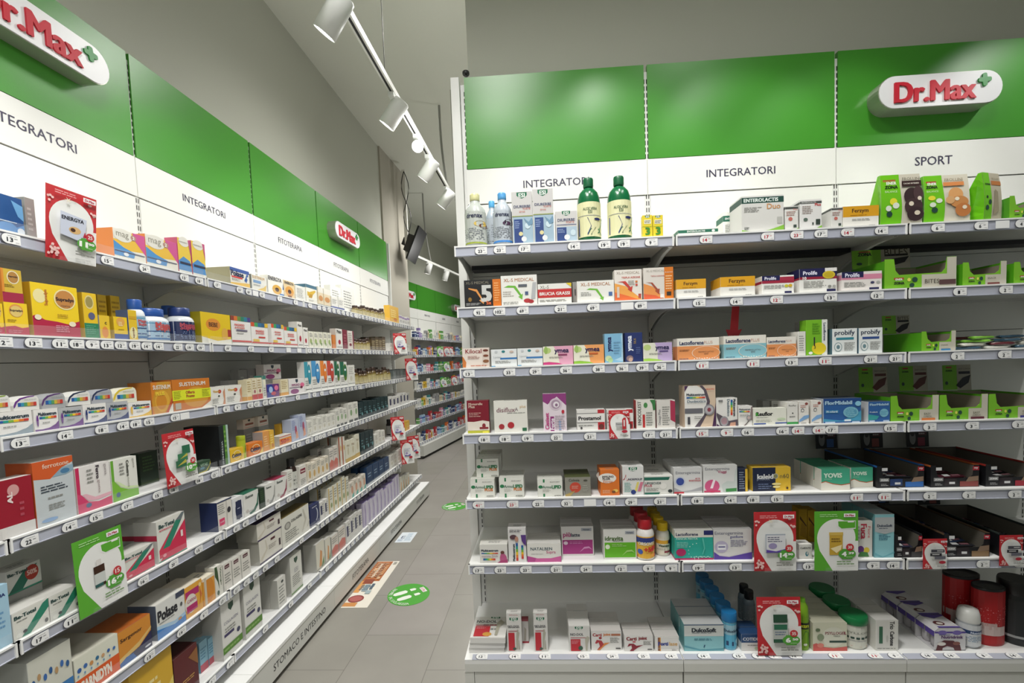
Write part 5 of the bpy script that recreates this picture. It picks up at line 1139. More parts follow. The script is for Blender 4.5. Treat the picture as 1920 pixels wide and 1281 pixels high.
de('lipos', '#dddcd6', P([(0, .78), (.85, .78), (.9, .94), (0, .94)], '#2a6a58'), T('LIPOSCUDIL', .32, .63, .58, '#4a5c5c', None, .03), T('PLUS', .14, .5, .26, '#b8405c', None, .03), E(.66, .46, .12, .16, '#e8e6e0'), P([(0, .04), (.5, .04), (.55, .14), (0, .14)], '#2a6a58'), E(.9, .2, .08, .09, '#2c3434'), G(.06, .2, .5, .38, 3))
de('entg', '#d9d9d8', T('Enterogermina', .5, .8, .86, '#85858e', None, .01), E(.22, .47, .19, .2, '#c6ccd8'), E(.22, .47, .14, .15, '#3c4f9a'), T('ALTA', .84, .58, .18, '#c04a50', None, .03), T('RESISTENZA', .74, .5, .42, '#c04a50', None, .03), P([(0, .24), (.3, .08), (.6, .12), (1, .26), (1, .1), (0, .02)], '#a8a8ac'), R(0, .0, .35, .07, '#c03a44'))
de('entv', '#dadad8', T('Enterogermina', .42, .86, .72, '#85858e', None, .01), T('Viaggi', .56, .75, .26, '#b03a6a', None, .02), E(.26, .24, .22, .24, '#d05a86'), P([(.2, .16), (.28, .16), (.36, .46), (.3, .5)], '#f0e4e8'), P([(.55, .3), (.7, .42), (.9, .4), (.94, .8), (1, .95), (1, 0), (.62, 0), (.55, .2)], '#c8d0cc'), P([(.66, .02), (.98, .04), (.98, .16), (.66, .14)], '#3f8a48'), R(.02, .02, .5, .08, '#c83a64'), side='#cfcfcc')
de('kal', '#e0b838', R(0, 0, .6, 1, '#1c2540'), T('kaleid', .33, .62, .42, '#e8e8e8', None, .04), E(.6, .63, .07, .11, '#b8b8b0'), E(.6, .63, .05, .08, '#8a8a60'), T('n60', .83, .63, .24, '#6a6448'), T('probiotic', .28, .5, .34, '#9aa4b8'), E(.62, .3, .12, .05, '#e8d890'), E(.62, .18, .1, .05, '#e8d890'), G(.14, .08, .5, .34, 3, '#6a789a'), E(.9, .12, .03, .05, '#4a3420'))
de('kal_s', '#1c2540', R(.75, 0, 1, 1, '#e0b838'), G(.1, .1, .7, .9, 8, '#8a94a8'))
de('yovis', '#46a888', P([(0, 0), (1, 0), (1, .28), (.7, .22), (.4, .28), (.15, .4), (0, .34)], '#e6e2d6'), P([(0, .34), (.15, .4), (.4, .28), (.7, .22), (1, .28), (1, .32), (.7, .26), (.4, .32), (.15, .44), (0, .38)], '#b8603c'), T('YOVIS', .4, .7, .64, '#d8ecdc', None, .05), G(.1, .5, .4, .56, 1, '#a8d8c0'), side='#d8d6cc', top='#3f9070')
de('mult_m', '#dedcd6', T('Multicentrum', .36, .68, .62, '#2a3a44', None, .05), *rainbow(.06, .5, .66, .56), T('mamma DHA', .36, .38, .58, '#8a6a78'), *rainbow(.12, .16, .56, .26), E(.82, .58, .07, .09, '#6a4038'), P([(.74, 0), (1, 0), (.96, .36), (.9, .5), (.76, .5), (.72, .3)], '#b85a84'), P([(.6, 0), (1, 0), (1, .2), (.78, .16)], '#a84070'))
de('mult_v', '#dedcda', T('Multicentrum', .3, .28, .5, '#2a3a44', None, .05, 1), *rainbow_v(.42, .04, .54, .56), *rainbow_v(.72, .1, .84, .5), P([(.72, .8), (1, .8), (1, .48), (.86, .54), (.76, .64)], '#5a3a80'), E(.3, .74, .2, .07, '#5a4048'), E(.48, .68, .1, .08, '#b88a78'), G(.1, .88, .9, .96, 2, DK))
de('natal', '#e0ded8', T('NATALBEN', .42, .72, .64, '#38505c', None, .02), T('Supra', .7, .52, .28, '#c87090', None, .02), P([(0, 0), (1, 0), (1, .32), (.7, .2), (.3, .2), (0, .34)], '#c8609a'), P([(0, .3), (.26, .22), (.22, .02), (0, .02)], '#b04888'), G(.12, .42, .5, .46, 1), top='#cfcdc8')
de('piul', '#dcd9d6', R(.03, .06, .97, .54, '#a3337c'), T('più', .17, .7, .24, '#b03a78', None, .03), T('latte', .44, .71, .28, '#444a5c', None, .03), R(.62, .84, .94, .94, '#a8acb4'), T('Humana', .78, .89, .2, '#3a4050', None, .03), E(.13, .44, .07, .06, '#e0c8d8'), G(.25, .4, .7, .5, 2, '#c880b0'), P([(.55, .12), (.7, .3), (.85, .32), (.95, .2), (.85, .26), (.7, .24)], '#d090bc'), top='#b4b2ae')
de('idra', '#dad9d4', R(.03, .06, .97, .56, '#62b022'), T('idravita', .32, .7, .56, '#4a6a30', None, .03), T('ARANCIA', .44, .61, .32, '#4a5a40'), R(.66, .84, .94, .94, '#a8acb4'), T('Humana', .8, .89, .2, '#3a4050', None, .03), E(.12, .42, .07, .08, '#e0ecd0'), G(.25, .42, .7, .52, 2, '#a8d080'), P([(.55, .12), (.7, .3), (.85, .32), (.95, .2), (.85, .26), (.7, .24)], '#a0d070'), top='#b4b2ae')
de('ors', '#e3b040', R(0, .7, 1, .95, '#2b3a80'), T('ORSOVIT', .5, .68, .36, '#e8e0c8', None, .06), E(.36, .3, .06, .12, '#3a5ab0'), T('+50', .55, .42, .22, '#d03a30', None, .06), P([(.3, .02), (.7, .02), (.72, .2), (.5, .26), (.3, .14)], '#b83a34'), R(.6, .4, .8, .56, '#c83a34'), E(.62, .16, .05, .08, '#e8a030'))
de('yelc', '#dcd6c4', R(.2, .6, .8, .8, '#d8a438'), T('Vitamine', .5, .5, .3, '#2f4a34', None, .05), E(.66, .7, .05, .12, '#2a2a50'), R(.5, .1, .75, .2, '#8c2c3c'), G(.3, .25, .6, .35, 2))
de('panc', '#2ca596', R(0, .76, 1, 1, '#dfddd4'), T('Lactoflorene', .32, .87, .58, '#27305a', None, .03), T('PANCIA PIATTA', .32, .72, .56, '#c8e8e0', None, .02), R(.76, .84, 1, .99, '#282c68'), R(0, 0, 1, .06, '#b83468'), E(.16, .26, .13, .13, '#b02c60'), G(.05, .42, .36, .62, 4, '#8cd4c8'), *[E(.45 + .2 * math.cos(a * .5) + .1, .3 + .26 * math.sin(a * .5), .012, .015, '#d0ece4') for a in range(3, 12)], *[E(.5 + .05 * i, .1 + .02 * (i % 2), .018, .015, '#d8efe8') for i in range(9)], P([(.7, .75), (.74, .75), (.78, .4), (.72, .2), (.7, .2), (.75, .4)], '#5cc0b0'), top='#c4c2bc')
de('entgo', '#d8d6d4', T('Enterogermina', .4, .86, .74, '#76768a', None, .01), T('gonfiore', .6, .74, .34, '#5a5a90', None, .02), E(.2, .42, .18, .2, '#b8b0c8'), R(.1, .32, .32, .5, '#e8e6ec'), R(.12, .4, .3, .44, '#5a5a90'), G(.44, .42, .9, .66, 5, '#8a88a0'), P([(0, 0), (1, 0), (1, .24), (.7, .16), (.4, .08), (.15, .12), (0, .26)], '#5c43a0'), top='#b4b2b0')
de('calen', '#dcdad4', T('CalENTE', .5, .76, .8, '#333', None, .02), E(.6, .36, .12, .16, '#3a7a88'), E(.62, .4, .05, .1, '#dcdad4'))
de('gold', '#c89c1e', P([(.1, .2), (.9, .1), (.8, .5), (.3, .6)], '#b08414'), P([(.1, .8), (.9, .5), (.9, .46), (.1, .7)], '#5a3a14'))
de('fuca', '#d9d7d0', T('Fuca', .48, .72, .42, '#b8344a', .34, .04, -1), T('Fiore', .8, .7, .32, '#d8606a', .16, .0, -1), E(.3, .22, .2, .1, '#6a3a80'), E(.65, .2, .17, .08, '#d8c040'), P([(.1, .02), (.8, .02), (.7, .14), (.3, .16)], '#3f7a3a'), G(.08, .4, .24, .9, 5, '#aaa'), side='#b8b8ae')
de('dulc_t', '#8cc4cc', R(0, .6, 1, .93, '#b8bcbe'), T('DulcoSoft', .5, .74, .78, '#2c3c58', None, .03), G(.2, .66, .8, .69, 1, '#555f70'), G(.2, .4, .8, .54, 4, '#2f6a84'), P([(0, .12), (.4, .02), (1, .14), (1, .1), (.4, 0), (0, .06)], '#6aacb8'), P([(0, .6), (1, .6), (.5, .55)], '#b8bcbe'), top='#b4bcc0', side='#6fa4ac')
de('nodol_t', '#dcdad6', T('NO-DOL', .5, .96, .6, '#b04a5a', .03), *crest(.5, .84, .58, .1), T('NO-DOL', .48, .67, .8, '#2c3038', .05, .02), G(.1, .62, .9, .65, 1, '#444'), R(.12, .535, .75, .55, '#a82838'), R(.1, .03, .52, .5, '#c22f3a'), P([(.62, .06), (.72, .06), (.74, .28), (.86, .5), (.74, .54), (.66, .5), (.62, .3)], '#b0ac9c'), E(.74, .56, .06, .025, '#b0ac9c'), P([(.76, .06), (.86, .06), (.82, .3), (.78, .3)], '#a8a494'), E(.5, .08, .12, .035, '#4a5a50'))
de('nodol_b', '#c2beba', P([(.3, .1), (.6, .1), (.7, .6), (.4, .7)], '#9c968a'), R(0, 0, 1, .08, '#a0303c'), R(0, .95, 1, 1, '#8c3440'))
de('nodol_m', '#dcdad6', *crest(.48, .92, .38, .14), T('NO-DOL', .38, .68, .62, '#2c3038', .1, .02), R(.08, .54, .8, .56, '#a82838'), R(.08, .02, .54, .49, '#c22f3a'), G(.12, .3, .5, .45, 3, '#e09098'), P([(.78, .04), (.86, .04), (.88, .3), (.98, .56), (.86, .62), (.76, .5)], '#b8b4a4'), E(.54, .14, .11, .09, '#3a5a48'), top='#d8d6d2')
de('nodol_flat', '#e2e0dc', side='#e2e0dc')
de('carti', '#e2e0dc', T('Carti', .2, .82, .3, '#a8383c', None, .04), T('joint', .52, .82, .24, '#d8844a', None, .04), R(.66, .77, .96, .88, '#b8785c'), E(.3, .66, .05, .06, '#a03038'), P([(.12, .38), (.18, .56), (.34, .52), (.4, .36), (.6, .4), (.42, .26), (.3, .04), (.18, .02), (.28, .22), (.24, .44), (.18, .36)], '#b03a40'), P([(.34, .2), (.44, .4), (.62, .42), (.44, .26), (.28, .02), (.2, .02)], '#d88a4c'), G(.62, .4, .95, .7, 5), R(.8, .08, .96, .14, '#444'), top='#d0ccc8')
de('carti2', '#e2e0dc', T('Carti', .25, .82, .36, '#8c2c34', None, .05), T('joint', .64, .82, .3, '#8c2c34', None, .05), E(.34, .62, .06, .05, '#c8606a'), P([(.1, .3), (.16, .5), (.32, .5), (.42, .36), (.66, .42), (.46, .24), (.3, .02), (.18, .02), (.26, .2), (.24, .4), (.16, .34)], '#8c2434'), G(.66, .4, .95, .68, 4), R(.8, .1, .96, .16, '#444'), top='#d0ccc8')
de('forti', '#e2e0dc', R(.12, .02, .2, .95, '#8c5a3c'), R(.2, .02, .24, .95, '#e0a050'), T('Forti', .34, .52, .42, '#2c3c8c', None, .05), T('lase', .76, .52, .34, '#d8b078', None, .03), R(.12, .2, 1, .22, '#b8b8b4'), G(.7, .05, .95, .12, 1, '#444'), top='#d0ccc8')
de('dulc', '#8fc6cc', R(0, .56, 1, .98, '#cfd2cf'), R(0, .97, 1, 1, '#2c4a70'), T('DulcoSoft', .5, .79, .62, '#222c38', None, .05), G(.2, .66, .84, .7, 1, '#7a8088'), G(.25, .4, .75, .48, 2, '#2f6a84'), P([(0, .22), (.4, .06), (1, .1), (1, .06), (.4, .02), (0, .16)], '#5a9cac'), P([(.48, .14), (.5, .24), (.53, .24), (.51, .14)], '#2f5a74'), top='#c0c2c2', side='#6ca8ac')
de('dulc_j', '#5fb4d4', R(0, .55, 1, .95, '#9cc4d4'), T('DulcoSoft', .5, .72, .4, '#2c3c58', None, .03), R(.36, .12, .42, .3, '#24446a'), R(.5, .12, .55, .28, '#24446a'), E(.66, .3, .06, .1, '#a8d8e8'))
de('cotid', '#e0deda', R(0, .5, 1, 1, '#2a4c78'), T('COTIDIE', .5, .72, .86, '#e0e4ea', None, .04), G(.2, .56, .8, .6, 1, '#8ca0bc'), G(.3, .3, .8, .4, 1), E(.74, .16, .1, .08, '#b8c8a8'), top='#2a4c78')
de('dark', '#7f8a90', G(.2, .2, .8, .8, 6, '#b0b8bc'))
de('xtra', '#7fae20', R(0, .6, 1, .8, '#243018'), T('xtra', .5, .7, .3, '#d8e030', None, .05), E(.5, .12, .06, .04, '#e8ecd8'), P([(.4, .3), (.6, .1), (.62, .5), (.5, .56)], '#3f8018'))
de('psyl', '#dcdcc4', T('PSYLLOGEL', .68, .64, .6, '#8c2c44', .1, .02), T('FIBRA', .7, .53, .2, '#aaa'), E(.6, .5, .34, .36, '#e2e2d0'), T('PSYLLOGEL', .66, .64, .6, '#8c2c44', .1, .02), R(.48, .3, .98, .37, '#2f4a40'), P([(0, 0), (1, 0), (1, .16), (.6, .1), (.3, .14), (.1, .28), (0, .24)], '#d06058'), E(.22, .2, .1, .08, '#e08878'), E(.14, .76, .07, .06, '#6a7a5c'), E(.22, .5, .1, .12, '#8c9a7c'), top='#c8c6b0', side='#dcd8c0')
de('psyl_j', '#d8d8cc', T('PSYLLOGEL', .5, .72, .5, '#8a8a80', .09, .01), R(.3, .42, .72, .52, '#2f4a40'), wave(.22, .1, '#c06040'), G(.34, .3, .66, .38, 2, '#aaa'))
de('trio', '#dedcd6', T('Trio', .72, .84, .26, '#2a2a2e', .2, .03, -1), T('Carbone', .72, .4, .48, '#2a2a2e', .18, .03, -1), R(.14, .24, .3, .8, '#3a6a50'), E(.5, .4, .05, .12, '#c8c8c0'), G(.06, .05, .94, .1, 1), top='#cfcdc8')
de('nbot', '#d6d8da', R(0, .58, 1, .75, '#2c4470'), T('Nutricia', .5, .66, .2, '#d8e0f0', None, .04), G(.3, .2, .7, .5, 4, '#8aa0b8'))
de('redcan', '#ad1c20', G(.2, .35, .8, .72, 9, '#c86a6c'), R(.12, .28, .5, .4, '#c0a4a0'), R(.3, .16, .62, .34, '#c8b4b0'))
de('blackcan', '#222426', R(0, .06, 1, .12, '#9a9c9c'), R(.6, .2, 1, .5, '#1f4a58'))
de('white', W1, G(.2, .3, .8, .6, 3)); de('whitel', '#deddd6', G(.15, .2, .85, .85, 7)); de('grey', '#9c9c98', R(.35, .4, .62, .68, '#5c5c5a')); de('grey_b', '#8a8a86', G(.2, .2, .7, .8, 5, '#b0b0ac')); de('red', '#a83030')
# left wall
de('moon', '#20508c', P([(0, 0), (1, 0), (1, .3), (.8, .2), (.6, .34), (.3, .22), (0, .3)], '#4c86c0'), P([(.7, .9), (1, .8), (1, .4), (.85, .5)], '#6aa4d4'), E(.25, .8, .1, .08, '#e6e2cc'), E(.22, .82, .08, .07, '#20508c'), E(.9, .1, .1, .1, '#dce4ec'), R(.05, .3, .8, .32, '#c8d8e8'))
de('mag2', '#dfdcd0', P([(0, .2), (.5, .35), (1, .4), (1, 1), (.6, 1), (.4, .62), (0, .65)], '#e0b43c'), P([(.6, 1), (1, 1), (1, .3), (.85, .5), (.66, .75)], '#c8508c'), P([(0, .12), (.6, .12), (.65, .3), (.3, .42), (0, .6)], '#4a8cc4'), E(.3, .82, .3, .22, '#dcdad0'), T('mag', .28, .8, .38, '#8a8678'), E(.62, .82, .09, .09, '#b08878'), T('2', .62, .82, .06, '#f0ece4', None, .04), R(.02, .26, .95, .29, '#2a3058'), E(.35, .2, .08, .06, '#dfe4e8'), side='#d8813c', top='#d8d4cc')
de('mag_n', '#e0c040', P([(0, .1), (1, .1), (.9, .4), (.4, .5), (0, .35)], '#4a88c0'), R(0, 0, 1, .1, '#dcdcd4'), E(.5, .92, .4, .14, '#dad8ce'), P([(.8, 1), (1, 1), (1, .5)], '#b84a78'), T('MAGNESIO', .45, .9, .6, '#8a8678'), R(.1, .28, .95, .34, '#262c48'), side='#c85a78')
de('polase_r', '#e6e4d8', R(0, .8, 1, 1, '#3858a0'), P([(0, 0), (1, 0), (1, .3), (0, .16)], '#e2b63c'), T('Polase', .36, .7, .66, '#1f2a50', None, .05), R(.06, .45, .62, .54, '#d04848'), P([(.82, .3), (.88, .5), (.84, .62), (.94, .7), (.9, .8), (.84, .78), (.78, .6), (.7, .4)], '#2f5aa0'), G(.06, .28, .5, .42, 3), side='#9a9878', top='#4a5a8c')
de('sust_w', '#dfded6', T('SUSTENIUM', .45, .86, .8, '#c8a878', None, .03), P([(.1, 0), (.9, 0), (.95, .5), (.75, .3), (.4, .12)], '#d8b85c'), R(.1, .5, .6, .68, '#7a9cc4'), G(.1, .3, .6, .42, 2), side='#8a8c88')
de('energya', '#e8e6de', T('ENERGYA', .45, .87, .84, '#2a2c38', None, .04), E(.55, .32, .3, .26, '#d8a848'), E(.55, .32, .13, .11, '#4a2c20'), P([(.92, .4), (1, .4), (.97, .75)], '#2c5a9c'), R(.7, .02, 1, .14, '#3a78b8'), G(.1, .76, .8, .8, 1))
de('energya_o', '#dfc89c', T('ENERGYA', .5, .87, .86, '#2a2c38', None, .04), E(.5, .4, .4, .3, '#d89c48'), E(.5, .38, .16, .13, '#4a2c20'), E(.5, .12, .2, .06, '#7a4a34'))
de('corn', '#e2e0d4', R(0, .82, 1, 1, '#3f6a80'), P([(.1, .4), (.4, .35), (.9, .7), (.8, .76), (.3, .6), (.1, .62)], '#d0aa30'), P([(.2, .3), (.5, .3), (.6, .5), (.3, .5)], '#b88c28'), G(.2, .1, .7, .2, 2))
de('tan', '#d8c8a8', R(0, .7, 1, 1, '#dedad0'), E(.5, .4, .4, .15, '#c08850'), R(0, 0, 1, .08, '#4a6a70'))
de('white_bl', '#dddbd4', R(0, 0, 1, .2, '#3f5090'), G(.1, .4, .9, .8, 4))
de('yellow_c', '#e0b040', G(.15, .3, .85, .8, 4, '#f0d890'), E(.6, .2, .2, .1, '#c87a30'))
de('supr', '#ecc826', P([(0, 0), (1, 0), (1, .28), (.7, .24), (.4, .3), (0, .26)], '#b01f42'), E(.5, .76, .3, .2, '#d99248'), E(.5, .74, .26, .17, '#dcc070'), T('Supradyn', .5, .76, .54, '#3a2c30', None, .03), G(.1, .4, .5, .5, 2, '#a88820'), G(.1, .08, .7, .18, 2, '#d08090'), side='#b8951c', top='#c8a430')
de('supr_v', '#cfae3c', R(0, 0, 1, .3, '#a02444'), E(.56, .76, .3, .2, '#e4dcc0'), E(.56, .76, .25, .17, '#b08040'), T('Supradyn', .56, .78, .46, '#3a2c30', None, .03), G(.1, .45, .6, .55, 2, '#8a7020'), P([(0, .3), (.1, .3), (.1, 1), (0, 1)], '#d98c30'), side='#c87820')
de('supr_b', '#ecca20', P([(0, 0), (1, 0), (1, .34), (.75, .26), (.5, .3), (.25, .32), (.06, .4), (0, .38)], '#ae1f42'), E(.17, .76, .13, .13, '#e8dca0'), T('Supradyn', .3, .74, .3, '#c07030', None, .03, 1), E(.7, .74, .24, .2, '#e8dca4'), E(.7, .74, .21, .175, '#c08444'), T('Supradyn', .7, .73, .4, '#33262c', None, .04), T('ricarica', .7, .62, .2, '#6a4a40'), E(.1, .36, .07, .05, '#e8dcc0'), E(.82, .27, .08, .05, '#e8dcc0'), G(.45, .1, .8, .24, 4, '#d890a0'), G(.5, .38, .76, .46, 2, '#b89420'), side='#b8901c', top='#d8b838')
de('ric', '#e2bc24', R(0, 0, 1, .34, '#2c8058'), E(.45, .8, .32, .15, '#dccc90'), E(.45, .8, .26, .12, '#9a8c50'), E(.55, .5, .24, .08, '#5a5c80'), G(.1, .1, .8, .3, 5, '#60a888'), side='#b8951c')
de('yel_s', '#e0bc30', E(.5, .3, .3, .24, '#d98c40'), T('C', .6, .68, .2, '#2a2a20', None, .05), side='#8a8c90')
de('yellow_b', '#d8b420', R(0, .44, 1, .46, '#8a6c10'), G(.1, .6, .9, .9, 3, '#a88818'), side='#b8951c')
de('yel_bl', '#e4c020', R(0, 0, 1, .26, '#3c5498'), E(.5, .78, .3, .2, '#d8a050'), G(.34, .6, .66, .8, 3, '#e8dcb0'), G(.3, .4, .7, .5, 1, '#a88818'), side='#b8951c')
de('yel_t', '#dcb828', E(.5, .25, .42, .2, '#e0d8a0'), T('Supradyn', .5, .25, .34, '#7a3c30', None, .03, 1), R(.1, .7, .9, .8, '#c89c20'), side='#4a5a80')
de('mags', '#9cb8cc', R(0, .88, 1, .92, '#4a90b4'), T('Magnesio', .56, .76, .34, '#c05050', None, .04), T('Supremo', .56, .62, .34, '#c05050', None, .04), R(.3, .44, .75, .48, '#2c4a80'), R(0, .0, 1, .1, '#3a6ca0'), G(.3, .16, .7, .26, 1, '#2c4a80'))
de('magn', '#1f2c54', T('Magnesio', .5, .78, .34, '#b04a5a', None, .04), T('Supremo', .5, .66, .34, '#b04a5a', None, .04), G(.25, .1, .7, .5, 5, '#7a8cb0'))
de('yel_e', '#dfbe18', E(.4, .62, .24, .2, '#d98c30'), T('BEBE', .4, .62, .3, '#5a3420', None, .03), E(.78, .34, .12, .2, '#d8a848'), R(.88, .26, 1, .5, '#a8342c'), P([(0, 0), (1, 0), (1, .18), (.5, .1), (0, .22)], '#e2e0d4'), side='#9a8c14', top='#e0c820')
de('mgk', '#e2e0dc', *[R(i / 6, .84, (i + 1) / 6, 1, c) for i, c in enumerate(['#8c3c2c', '#d07030', '#6a8a3c', '#2c7a60', '#2c7a94', '#4a3a80'])], T('MAGNESIO', .42, .7, .5, '#d05048', None, .03), T('& POTASSIO', .42, .6, .5, '#d05048', None, .03), R(.24, .48, .8, .54, '#6a6478'), R(0, .1, 1, .16, '#c8423c'), G(.25, .38, .6, .44, 1), side='#3f6a3a')
de('mgk_y', '#e2e0dc', *[R(i / 5, .82, (i + 1) / 5, 1, c) for i, c in enumerate(['#c8502c', '#3f9a5c', '#2c6a94', '#2c5a80', '#d8b030'])], T('MAGNESIO', .5, .64, .5, '#d05048', None, .03), T('& POTASSIO', .5, .54, .5, '#d05048', None, .03), R(.4, .34, .8, .4, '#c8423c'), R(.08, .17, .44, .28, '#dcb838'), R(0, .1, 1, .16, '#c8423c'))
de('w_red', '#e0ddd6', E(.5, .34, .2, .12, '#a82c44'), T('Melo', .5, .86, .7, '#333', None, .03), R(.1, .08, .9, .11, '#666'))
de('w_gr', '#dedccc', E(.4, .4, .26, .16, '#9cae70'), G(.15, .65, .85, .9, 3, '#777'), E(.6, .25, .14, .1, '#6a8a4c'))
de('orange', '#d08040'); de('maroon', '#7c2a3c', G(.2, .2, .8, .8, 4, '#a8606c')); de('w_mar', '#d8d0c8', R(.8, 0, 1, 1, '#8c4454'), G(.1, .4, .7, .9, 5), E(.4, .25, .2, .08, '#7c2a3c'))
def mc(k, base, a):
    de(k, base, P([(0, 0), (1, 0), (1, .42), (.85, .26), (.6, .14), (.3, .1), (0, .12)], a), T('Multicentrum', .54, .78, .76, '#2c3c48', .15, .05), *rainbow(.2, .56, .9, .66), G(.3, .34, .66, .44, 1), E(.1, .5, .045, .26, a if a != '#e8c13c' else '#b08040'))
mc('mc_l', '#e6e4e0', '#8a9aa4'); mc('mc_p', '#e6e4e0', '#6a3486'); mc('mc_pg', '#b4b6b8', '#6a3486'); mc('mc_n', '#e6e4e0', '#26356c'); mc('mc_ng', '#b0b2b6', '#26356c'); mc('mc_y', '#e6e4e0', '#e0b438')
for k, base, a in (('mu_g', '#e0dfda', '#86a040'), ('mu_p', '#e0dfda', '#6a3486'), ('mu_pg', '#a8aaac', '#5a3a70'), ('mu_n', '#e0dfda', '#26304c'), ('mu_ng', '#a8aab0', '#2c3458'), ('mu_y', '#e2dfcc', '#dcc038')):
    de(k, base, *[R(.16 + .12 * i, .3, .16 + .12 * (i + 1), .56, c) for i, c in enumerate(['#2c5aa0', '#3a90b0', '#5a9a60', '#c8b040', '#d08050', '#c03c34'])], G(.4, .72, .9, .78, 1), edge=a)
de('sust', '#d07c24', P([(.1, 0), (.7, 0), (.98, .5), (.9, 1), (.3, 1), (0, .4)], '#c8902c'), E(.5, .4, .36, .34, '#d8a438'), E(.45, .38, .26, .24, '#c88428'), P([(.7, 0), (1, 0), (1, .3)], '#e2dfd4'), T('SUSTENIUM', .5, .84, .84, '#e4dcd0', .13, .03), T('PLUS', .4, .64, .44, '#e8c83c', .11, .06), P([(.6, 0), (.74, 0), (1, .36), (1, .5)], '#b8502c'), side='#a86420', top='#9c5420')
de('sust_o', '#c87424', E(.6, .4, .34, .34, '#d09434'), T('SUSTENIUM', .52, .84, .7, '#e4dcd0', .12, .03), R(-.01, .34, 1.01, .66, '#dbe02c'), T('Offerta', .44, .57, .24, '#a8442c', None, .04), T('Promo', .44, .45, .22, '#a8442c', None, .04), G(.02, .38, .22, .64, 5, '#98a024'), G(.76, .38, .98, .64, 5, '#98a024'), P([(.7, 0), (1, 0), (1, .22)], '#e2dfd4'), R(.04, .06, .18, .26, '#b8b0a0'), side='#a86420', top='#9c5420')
de('vit_w', '#e2e0d8', T('Vitamin', .4, .76, .5, '#c89c3c', .12, .04), E(.62, .74, .12, .1, '#c0303c'), P([(.8, 0), (1, 0), (1, .9), (.86, .7), (.9, .3)], '#c88c68'), G(.08, .1, .6, .4, 4), E(.55, .5, .07, .05, '#4a5048'), R(0, 0, .8, .04, '#4a5a54'))
de('cream_y', '#dfd5b4', R(0, 0, 1, .2, '#d89c3c'), G(.1, .4, .9, .94, 5, '#b09868')); de('cream_r', '#dfd5bc', R(0, 0, 1, .26, '#c03434'), G(.1, .5, .9, .94, 4, '#b09868'), E(.5, .4, .2, .08, '#a0606a'))
de('w_te', '#d8d8ce', R(0, .84, 1, 1, '#3f7a70'), E(.5, .7, .3, .14, '#e8e4cc'), G(.2, .1, .8, .5, 4)); de('purp', '#6c3474', P([(0, 0), (.5, 0), (.6, .6), (.4, 1), (0, 1)], '#2c3c8c'), E(.3, .6, .16, .24, '#a8c0e0'), E(.75, .7, .16, .2, '#e07a9c'), E(.5, .3, .2, .14, '#c04858'))
de('w_pk', '#e0dcda', P([(.42, .95), (.42, .8), (.5, .7), (.58, .8), (.58, .95)], '#30404c'), T('IMMUNO', .42, .58, .5, '#9a5a80', None, .03), R(.02, .4, .8, .44, '#4a2c58'), E(.84, .56, .14, .14, '#d86a90'), E(.78, .4, .08, .08, '#6a2440'), E(.34, .18, .26, .16, '#8c3c78'), side='#c8c0b8')
for k, a, c in (('tealp', '#3f98ac', '#2c7a8c'), ('bluep', '#4c94c8', '#2c6aa0'), ('orp', '#e08438', '#c85c28'), ('redp', '#c04a3c', '#a83430'), ('grp', '#24684c', '#5c7a1c')):
    de(k, '#e2e1dc', R(0, .48, .55, 1, a), E(.72, .58, .26, .34, c), E(.72, .62, .2, .24, a), R(.6, .64, .84, .72, '#dce8ec'), G(.08, .2, .6, .4, 3), R(.02, .08, .98, .1, '#555'))
de('w_line', '#dcdad2', G(.15, .55, .85, .9, 4, '#9c9a92'), E(.45, .36, .18, .12, '#c8c4b4'), R(.02, .1, .98, .12, '#555')); de('w_leaf', '#dcdad2', E(.6, .5, .22, .16, '#8aa47c'), G(.1, .7, .8, .92, 3), R(.1, 0, .9, .14, '#3a3c3a'))
de('al', '#98182c', R(0, 0, 1, .2, '#d9d6d2'), E(.6, .8, .12, .1, '#d09a98'), T('AL', .52, .68, .2, '#e8d8d4', .1, .05, 1), T('@', .16, .1, .16, '#8c1c30', None, .03), G(.7, .3, .8, .6, 3, '#b85060'), top='#e0dcd8', side='#6a1424')
de('ferrot', '#c2c9cc', P([(0, .74), (.4, .7), (.7, .84), (1, .9), (1, 1), (0, 1)], '#cf5a28'), T('ferrotone', .56, .91, .66, '#e8ccb8', .07, .02), P([(.45, .72), (.7, .84), (1, .86), (1, .76), (.8, .72)], '#8ca8b8'), E(.78, .78, .12, .04, '#4a7aa0'), G(.15, .5, .85, .62, 3, '#3c4450'), G(.3, .38, .7, .44, 1), G(.3, .22, .75, .32, 3), E(.3, .08, .2, .03, '#86a8d0'), side='#b8501f', top='#e0ded8')
de('ferrog', '#e2dedb', R(0, 0, .1, 1, '#c22a58'), P([(0, 0), (1, 0), (1, .2), (.6, .16), (.3, .22), (.12, .4), (0, .44)], '#d0406c'), P([(.14, .4), (.3, .24), (.6, .2), (1, .24), (1, .3), (.5, .28), (.25, .4)], '#e2b0bc'), E(.3, .14, .08, .05, '#4a6a90'), T('Ferro', .62, .82, .3, '#4a4048', .1, .05, -1), T('guna', .62, .5, .3, '#b8a8a8', .08, .01, -1), T('guna', .84, .84, .26, '#a8a0a0', .08, .02, -1), G(.3, .6, .5, .94, 4), side='#d8d4d0')
